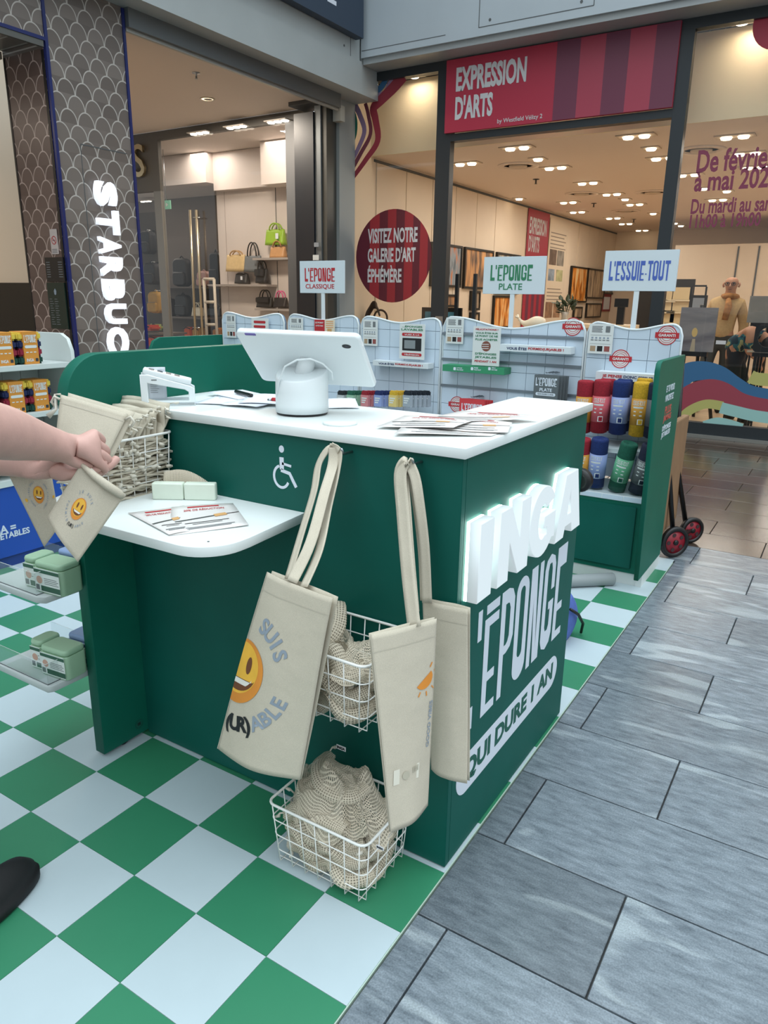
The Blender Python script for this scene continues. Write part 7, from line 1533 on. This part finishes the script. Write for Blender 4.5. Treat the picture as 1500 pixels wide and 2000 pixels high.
# ------------------------------------------------------------------ people
def person_mesh(root, J, mats_):
    """J: joint name -> point. One continuous body, clothes slightly larger over it."""
    names = list(J); idx = {n_: i for i, n_ in enumerate(names)}
    J = dict(J); J['jaw'] = J['neck'] * .5 + J['head'] * .5 + (J['head'] - J['neck']) * .12; names = list(J); idx = {n_: i for i, n_ in enumerate(names)}
    E_ = [('pelvis', 'waist'), ('waist', 'chest'), ('chest', 'neck'), ('neck', 'jaw'), ('jaw', 'head'), ('head', 'crown')]
    for s in 'LR': E_ += [('chest', 'sh' + s), ('sh' + s, 'el' + s), ('el' + s, 'wr' + s), ('wr' + s, 'ha' + s), ('pelvis', 'hip' + s), ('hip' + s, 'kn' + s), ('kn' + s, 'an' + s), ('an' + s, 'to' + s)]
    rad = {'pelvis': .12, 'waist': .115, 'chest': .118, 'neck': .055, 'jaw': .062, 'head': .088, 'crown': .07}
    for s in 'LR': rad.update({'sh' + s: .062, 'el' + s: .045, 'wr' + s: .03, 'ha' + s: .035, 'hip' + s: .085, 'kn' + s: .058, 'an' + s: .04, 'to' + s: .035})
    sk = skin('body', [J[n_] for n_ in names], [(idx[a], idx[b]) for a, b in E_], [rad[n_] for n_ in names], mats_['skin'], root, 2, idx['pelvis'])
    def cloth(nm, ns, ee, r, m_, rt):
        ii = {n_: i for i, n_ in enumerate(ns)}; return skin(nm, [J[n_] for n_ in ns], [(ii[a], ii[b]) for a, b in ee], [r[n_] for n_ in ns], m_, root, 2, ii[rt])
    cloth('top_garment', ['waist', 'chest', 'pelvis', 'neck', 'shL', 'shR', 'elL', 'elR'] + (['wrL', 'wrR'] if mats_.get('long') else []), [('pelvis', 'waist'), ('waist', 'chest'), ('chest', 'neck'), ('chest', 'shL'), ('chest', 'shR'), ('shL', 'elL'), ('shR', 'elR')] + ([('elL', 'wrL'), ('elR', 'wrR')] if mats_.get('long') else []), {'pelvis': .14, 'waist': .135, 'chest': .138, 'neck': .064, 'shL': .072, 'shR': .072, 'elL': .06, 'elR': .06, 'wrL': .045, 'wrR': .045}, mats_['top'], 'chest')
    cloth('trousers', ['pelvis', 'waist', 'hipL', 'hipR', 'knL', 'knR', 'anL', 'anR'], [('pelvis', 'waist'), ('pelvis', 'hipL'), ('pelvis', 'hipR'), ('hipL', 'knL'), ('hipR', 'knR'), ('knL', 'anL'), ('knR', 'anR')], {'pelvis': .125, 'waist': .12, 'hipL': .098, 'hipR': .098, 'knL': .078, 'knR': .078, 'anL': .065, 'anR': .065}, mats_['legs'], 'pelvis')
    for s in 'LR': tube('shoe', [J['an' + s] + Vector((0, 0, -.03)), J['an' + s] * .4 + J['to' + s] * .6 + Vector((0, 0, -.01)), J['to' + s] * 1.0 + Vector((0, 0, -.01))], .05, mats_['shoe'], root, n=10, rads=[.05, .048, .035])
    return sk
def face(root, head, fwd, m_skin, r=.09, glasses=False, beard=None):
    fwd = Vector(fwd).normalized(); sd = fwd.cross(Vector((0, 0, 1))).normalized()
    tube('nose', [head + fwd * (r * .95) + Vector((0, 0, .015)), head + fwd * (r * 1.2) + Vector((0, 0, -.02))], .012, m_skin, root, n=8, rads=[.007, .014])
    for s in (-1, 1):
        lathe('eye', [(.011, 0), (.006, .004)], PBLACK, head + fwd * r * .93 + sd * s * .034 + Vector((0, 0, .018)), root, n=10, axis=fwd)
        tube('ear', [head + sd * s * r * .95 + Vector((0, 0, .025)), head + sd * s * r * 1.08 + Vector((0, 0, .0)), head + sd * s * r * .95 + Vector((0, 0, -.03))], .012, m_skin, root, n=8)
        if glasses: tube('glasses', [head + fwd * r * 1.05 + sd * s * (.034 + .024 * math.cos(a / 8 * math.pi)) + Vector((0, 0, .016 + .018 * math.sin(a / 8 * math.pi))) for a in range(16)], .004, PBLACK, root, n=5, closed=True)
    tube('mouth', [head + fwd * r * .95 + sd * -.022 + Vector((0, 0, -.045)), head + fwd * r * 1.0 + Vector((0, 0, -.045)), head + fwd * r * .95 + sd * .022 + Vector((0, 0, -.045))], .005, mat('lips', '#7d4a42', .6), root, n=6)
SK2 = mat('skin_warm', '#b98566', .55)
ym = 8.75; hp = ony(1430, 552, ym); hx = hp.x; feet = 0.0; Ht = ony(1430, 532, ym).z
def V3(x, y, z): return Vector((x, y, z))
k_ = Ht / 1.78
man = empty('person', (hx, ym, 0), 'bald person in a beige sweater and scarf standing in the gallery', 'person', None)
Jm = {'pelvis': V3(hx - .04, ym, .93 * k_), 'waist': V3(hx - .04, ym, 1.08 * k_), 'chest': V3(hx - .03, ym, 1.32 * k_), 'neck': V3(hx, ym - .01, 1.50 * k_), 'head': V3(hx, ym - .03, 1.645 * k_), 'crown': V3(hx, ym - .02, 1.725 * k_)}
for s, sg_ in (('L', 1), ('R', -1)):
    Jm.update({'sh' + s: V3(hx - .02 + sg_ * .155, ym, 1.395 * k_), 'el' + s: V3(hx - .02 + sg_ * .215, ym + .02, 1.12 * k_), 'wr' + s: V3(hx - .02 + sg_ * .215, ym - .05, .89 * k_), 'ha' + s: V3(hx - .02 + sg_ * .21, ym - .08, .80 * k_), 'hip' + s: V3(hx - .04 + sg_ * .10, ym, .88 * k_), 'kn' + s: V3(hx - .06 + sg_ * .11, ym - (.12 if s == 'R' else 0), .48 * k_), 'an' + s: V3(hx - .07 + sg_ * .11, ym + (.02 if s == 'L' else -.12), .09), 'to' + s: V3(hx - .07 + sg_ * .13, ym - .16 - (.12 if s == 'R' else 0), .045)})
person_mesh(man, Jm, {'skin': SK2, 'top': mat('sweater_beige', '#c2a273', .9, noise_amt=.08, nscale=40), 'legs': mat('trousers_olive', '#3a3830', .8), 'shoe': BLACK, 'long': True})
face(man, Jm['head'] + V3(0, 0, -.015), (0, -1, -.1), SK2, .085, True)
tube('scarf', [Jm['neck'] + V3(.075 * math.cos(a), .07 * math.sin(a), -.02 - .01 * math.sin(a)) for a in [i * math.pi / 8 for i in range(16)]], .035, mat('scarf_rust', '#a4713f', .9, noise_amt=.3, nscale=25), man, closed=True)
tube('scarf_end', [Jm['neck'] + V3(.0, -.10, -.05), Jm['chest'] + V3(.05, -.17, .05), Jm['chest'] + V3(.03, -.185, -.12)], .035, mat('scarf_rust', '#a4713f', .9, noise_amt=.3, nscale=25), man, rads=[.03, .04, .035])
# second person bending forward, back to us, in a patterned shirt
yb = 8.0; bp_ = ony(1437, 690, yb); bx = bp_.x
SH = bpy.data.materials.new('shirt_tropical'); SH.use_nodes = True; nn_ = SH.node_tree; b_ = nn_.nodes['Principled BSDF']; tc_ = nn_.nodes.new('ShaderNodeTexCoord'); nz_ = nn_.nodes.new('ShaderNodeTexNoise'); nz_.inputs['Scale'].default_value = 9; nz_.inputs['Detail'].default_value = 1; nn_.links.new(tc_.outputs['Object'], nz_.inputs['Vector'])
rr2 = nn_.nodes.new('ShaderNodeValToRGB'); rr2.color_ramp.interpolation = 'CONSTANT'; e = rr2.color_ramp.elements; e[0].color = lin('#17384a'); e[1].position = .48; e[1].color = lin('#2a6a74'); q_ = e.new(.56); q_.color = lin('#a7a878'); q_ = e.new(.62); q_.color = lin('#16303c'); nn_.links.new(nz_.outputs['Fac'], rr2.inputs[0]); nn_.links.new(rr2.outputs[0], b_.inputs['Base Color']); b_.inputs['Roughness'].default_value = .85
ben = empty('person', (bx, yb, 0), 'person in a blue patterned shirt bending forward in the gallery', 'person')
pv = ony(1432, 693, yb); ck = ony(1462, 648, yb - .1); 
Jb = {'pelvis': pv + V3(0, .0, .0), 'waist': pv * .6 + ck * .4 + V3(-.02, 0, .05), 'chest': ck, 'neck': ck + V3(.16, -.05, -.04), 'head': ck + V3(.24, -.08, -.12), 'crown': ck + V3(.28, -.10, -.17)}
for s, sg_ in (('L', 1), ('R', -1)):
    Jb.update({'sh' + s: ck + V3(.06, sg_ * .15 - .03, -.05 if s == 'L' else .0), 'el' + s: ony(1460, 685, yb - .25) if s == 'R' else ck + V3(.16, .1, -.28), 'wr' + s: ony(1478, 700, yb - .3) if s == 'R' else ony(1482, 712, yb), 'ha' + s: ony(1476, 703, yb - .32) if s == 'R' else ony(1485, 726, yb - .02), 'hip' + s: pv + V3(.02, sg_ * .09, -.06), 'kn' + s: V3(pv.x + (.06 if s == 'R' else .14), yb + sg_ * .1, .42), 'an' + s: V3(pv.x + (-.02 if s == 'L' else .16), yb + sg_ * .12, .09), 'to' + s: V3(pv.x + (.1 if s == 'L' else .3), yb + sg_ * .12, .045)})
person_mesh(ben, Jb, {'skin': SK2, 'top': SH, 'legs': mat('trousers_black', '#17171a', .8), 'shoe': BLACK})
# customer at the left edge: forearms and hands over the shelf, the rest outside the frame
cu = empty('person', (-.92, -.78, 0), 'person at the left edge reaching bare forearms over the pouches', 'person')
SKN = SKIN
w1 = ond(108, 869, 1.50); e1 = ond(-10, 842, 1.36); w2 = ond(74, 905, 1.58); e2 = ond(-30, 893, 1.50)
elR = e1 + (e1 - w1) * .45; elL = V3(-.90, -.655, 1.015)
pel = V3(-.92, -.80, .90); wst = V3(-.92, -.80, 1.06); chs = V3(-.91, -.78, 1.28); nck = V3(-.91, -.76, 1.455); jaw = V3(-.91, -.74, 1.535); hd = V3(-.91, -.73, 1.605); crn = V3(-.91, -.745, 1.68)
shR = V3(-.745, -.775, 1.375); shL = V3(-1.065, -.765, 1.375)
Vb = [pel, wst, chs, nck, jaw, hd, shR, (shR + elR) / 2, elR, e1, w1 * .9 + e1 * .1, shL, (shL + elL) / 2, elL, (elL + w2) / 2, w2 * .9 + elL * .1, crn]
Rb = [.12, .115, .12, .055, .064, .09, .062, .052, .05, .053, .033, .062, .05, .044, .043, .030, .072]
Eb = [(0, 1), (1, 2), (2, 3), (3, 4), (4, 5), (5, 16), (2, 6)] + [(i, i + 1) for i in range(6, 10)] + [(2, 11)] + [(i, i + 1) for i in range(11, 15)]
LEG = {}
for s_, x_ in (('R', -.83), ('L', -1.01)):
    LEG[s_] = [V3(x_, -.79, .84), V3(x_ + (.02 if s_ == 'R' else -.02), -.745, .47), V3(x_ + (.03 if s_ == 'R' else -.03), -.665, .10)]
    q_ = len(Vb); Vb += LEG[s_]; Rb += [.085, .058, .042]; Eb += [(0, q_), (q_, q_ + 1), (q_ + 1, q_ + 2)]
def hand_chain(arm_end, w_, d, side, curl, bends, thumb_dir, s=1.0):
    """palm, four unequal fingers and a thumb grown from the wrist vertex of the same body"""
    d = d.normalized(); side = (side - d * side.dot(d)).normalized(); curl = curl.normalized(); axis = d.cross(curl).normalized()
    b0 = len(Vb); Vb.extend([w_ + d * .030 * s, w_ + d * .056 * s]); Rb.extend([(.032 * s, .028 * s), (.036 * s, .023 * s)]); Eb.extend([(arm_end, b0), (b0, b0 + 1)])
    for i in range(4):
        kn_ = w_ + d * (.084 - .005 * abs(i - 1.2)) * s + side * (i - 1.5) * .0195 * s; ln = (.036, .042, .039, .03)[i] * s; q = len(Vb); p = kn_; dirc = d.copy()
        Vb.append(p); Rb.append((.0122 * s,) * 2); Eb.append((b0 + 1, q))
        for j, bnd in enumerate(bends):
            dirc = (Matrix.Rotation(bnd, 3, axis) @ dirc).normalized(); p = p + dirc * ln * (1, .75, .6)[j]; Vb.append(p); Rb.append(((.0108, .0098, .008)[j] * s,) * 2); Eb.append((q + j, q + j + 1))
    t0 = len(Vb); tp = w_ + d * .024 * s - side * .027 * s; td = thumb_dir.normalized(); Vb.extend([tp, tp + td * .028 * s, tp + td * .028 * s + (td + d).normalized() * .028 * s]); Rb.extend([(.015 * s,) * 2, (.0125 * s,) * 2, (.0095 * s,) * 2]); Eb.extend([(b0, t0), (t0, t0 + 1), (t0 + 1, t0 + 2)])
hand_chain(10, w1, (RR * .85 + RF * .5 + RD * .02), (RD * -.85 - RR * .35), (RF * .9 + RD * .45), (.85, 1.25, .9), RF * .7 + RD * .3 + RR * .5, .92)
hand_chain(15, w2, (RR + RD * .25), (RF - RD * .2), (RD * -.6 + RF * .3), (.35, .5, .4), RR * .6 - RD * .5, .95)
SKB = skin('body', Vb, Eb, Rb, SKN, cu, 2, 0)
SHT = mat('top_dark', '#23262b', .85)
skin('top_garment', [pel + V3(0, 0, -.05), wst, chs, nck + V3(0, 0, -.02), shR, (shR + elR) / 2, shL, (shL + elL) / 2], [(0, 1), (1, 2), (2, 3), (2, 4), (4, 5), (2, 6), (6, 7)], [.15, .14, .14, .068, .078, .07, .078, .068], SHT, cu, 2, 2)
TRO = bpy.data.materials.new('trousers_printed'); TRO.use_nodes = True; nn_ = TRO.node_tree; b_ = nn_.nodes['Principled BSDF']; tc_ = nn_.nodes.new('ShaderNodeTexCoord'); nz_ = nn_.nodes.new('ShaderNodeTexNoise'); nz_.inputs['Scale'].default_value = 38; nz_.inputs['Detail'].default_value = 2; nn_.links.new(tc_.outputs['Object'], nz_.inputs['Vector']); rr2 = nn_.nodes.new('ShaderNodeValToRGB'); e = rr2.color_ramp.elements; e[0].position = .56; e[0].color = lin('#101113'); e[1].position = .58; e[1].color = lin('#b9ad98'); nn_.links.new(nz_.outputs['Fac'], rr2.inputs[0]); nn_.links.new(rr2.outputs[0], b_.inputs['Base Color']); b_.inputs['Roughness'].default_value = .9
skin('trousers', [pel + V3(0, 0, -.03)] + LEG['R'] + LEG['L'] + [pel + V3(0, 0, .07)], [(0, 1), (1, 2), (2, 3), (0, 4), (4, 5), (5, 6), (0, 7)], [.115, .092, .08, .068, .092, .08, .068, .125], TRO, cu, 2, 0)
def hair_cap(root, head, fwd, r, m_):
    fwd = Vector(fwd).normalized(); ax = (Vector((0, 0, 1)) * .8 - fwd * .6).normalized()
    lathe('hair', [(r * math.cos(math.radians(a_)), r * math.sin(math.radians(a_))) for a_ in range(-25, 86, 10)], m_, head + ax * .008, root, n=24, axis=ax)
hair_cap(cu, hd + V3(0, 0, .025), (0, 1, 0), .108, mat('hair_brown', '#4a382c', .8)); hair_cap(ben, Jb['head'] * .6 + Jb['crown'] * .4, (.7, -.3, -.6), .104, mat('hair_dark', '#2a2421', .8))
face(cu, hd, (0, 1, 0), SKN, .09)
def shoe(toe_, dir_, name='shoe'):
    dir_ = dir_.normalized(); sd = Vector((-dir_.y, dir_.x, 0)); c0 = toe_
    L_ = .27; prof = []
    n_ = 14
    def outline(z, k, ext=0.0):
        out = []
        for i in range(40):
            a = 2 * math.pi * i / 40; x = math.cos(a); y_ = math.sin(a); w_ = .049 if x > -.2 else .04
            out.append(c0 + dir_ * (-L_ / 2 + (L_ / 2 + ext) * x * k) + sd * (y_ * abs(y_) ** -.25 if y_ else 0) * (w_ + ext) * k + Vector((0, 0, z - c0.z)))
        return out
    V_ = []; F_ = []
    lay = [(.001, .94, 0), (.006, 1.0, .003), (.028, 1.0, .004), (.03, .97, 0), (.045, .96, 0), (.062, .86, -.005), (.078, .66, -.02), (.085, .45, -.04)]
    for z, k, ex in lay: V_ += outline(z, k, ex)
    for j in range(len(lay) - 1):
        for i in range(40): F_.append((j * 40 + i, j * 40 + (i + 1) % 40, (j + 1) * 40 + (i + 1) % 40, (j + 1) * 40 + i))
    F_.append(tuple(range(40))[::-1]); F_.append(tuple((len(lay) - 1) * 40 + i for i in range(40)))
    o = link(name, fixn(mesh_from(V_, F_)), mat('shoe_black', '#0c0d10', .7), cu, smooth=True)
    for i in range(9):
        q = c0 + dir_ * (-L_ * .05 * i * 1.9); 
    return o
tipv = onz(66, 1690, .02); dirv = Vector((.62, .78, 0))
sdir = onz(62, 1680, .02) - onz(-80, 1800, .02)
shoe(tipv, sdir); shoe(tipv + V3(-.24, -.02, 0), sdir)

bpy.data.scenes.remove(WORK)
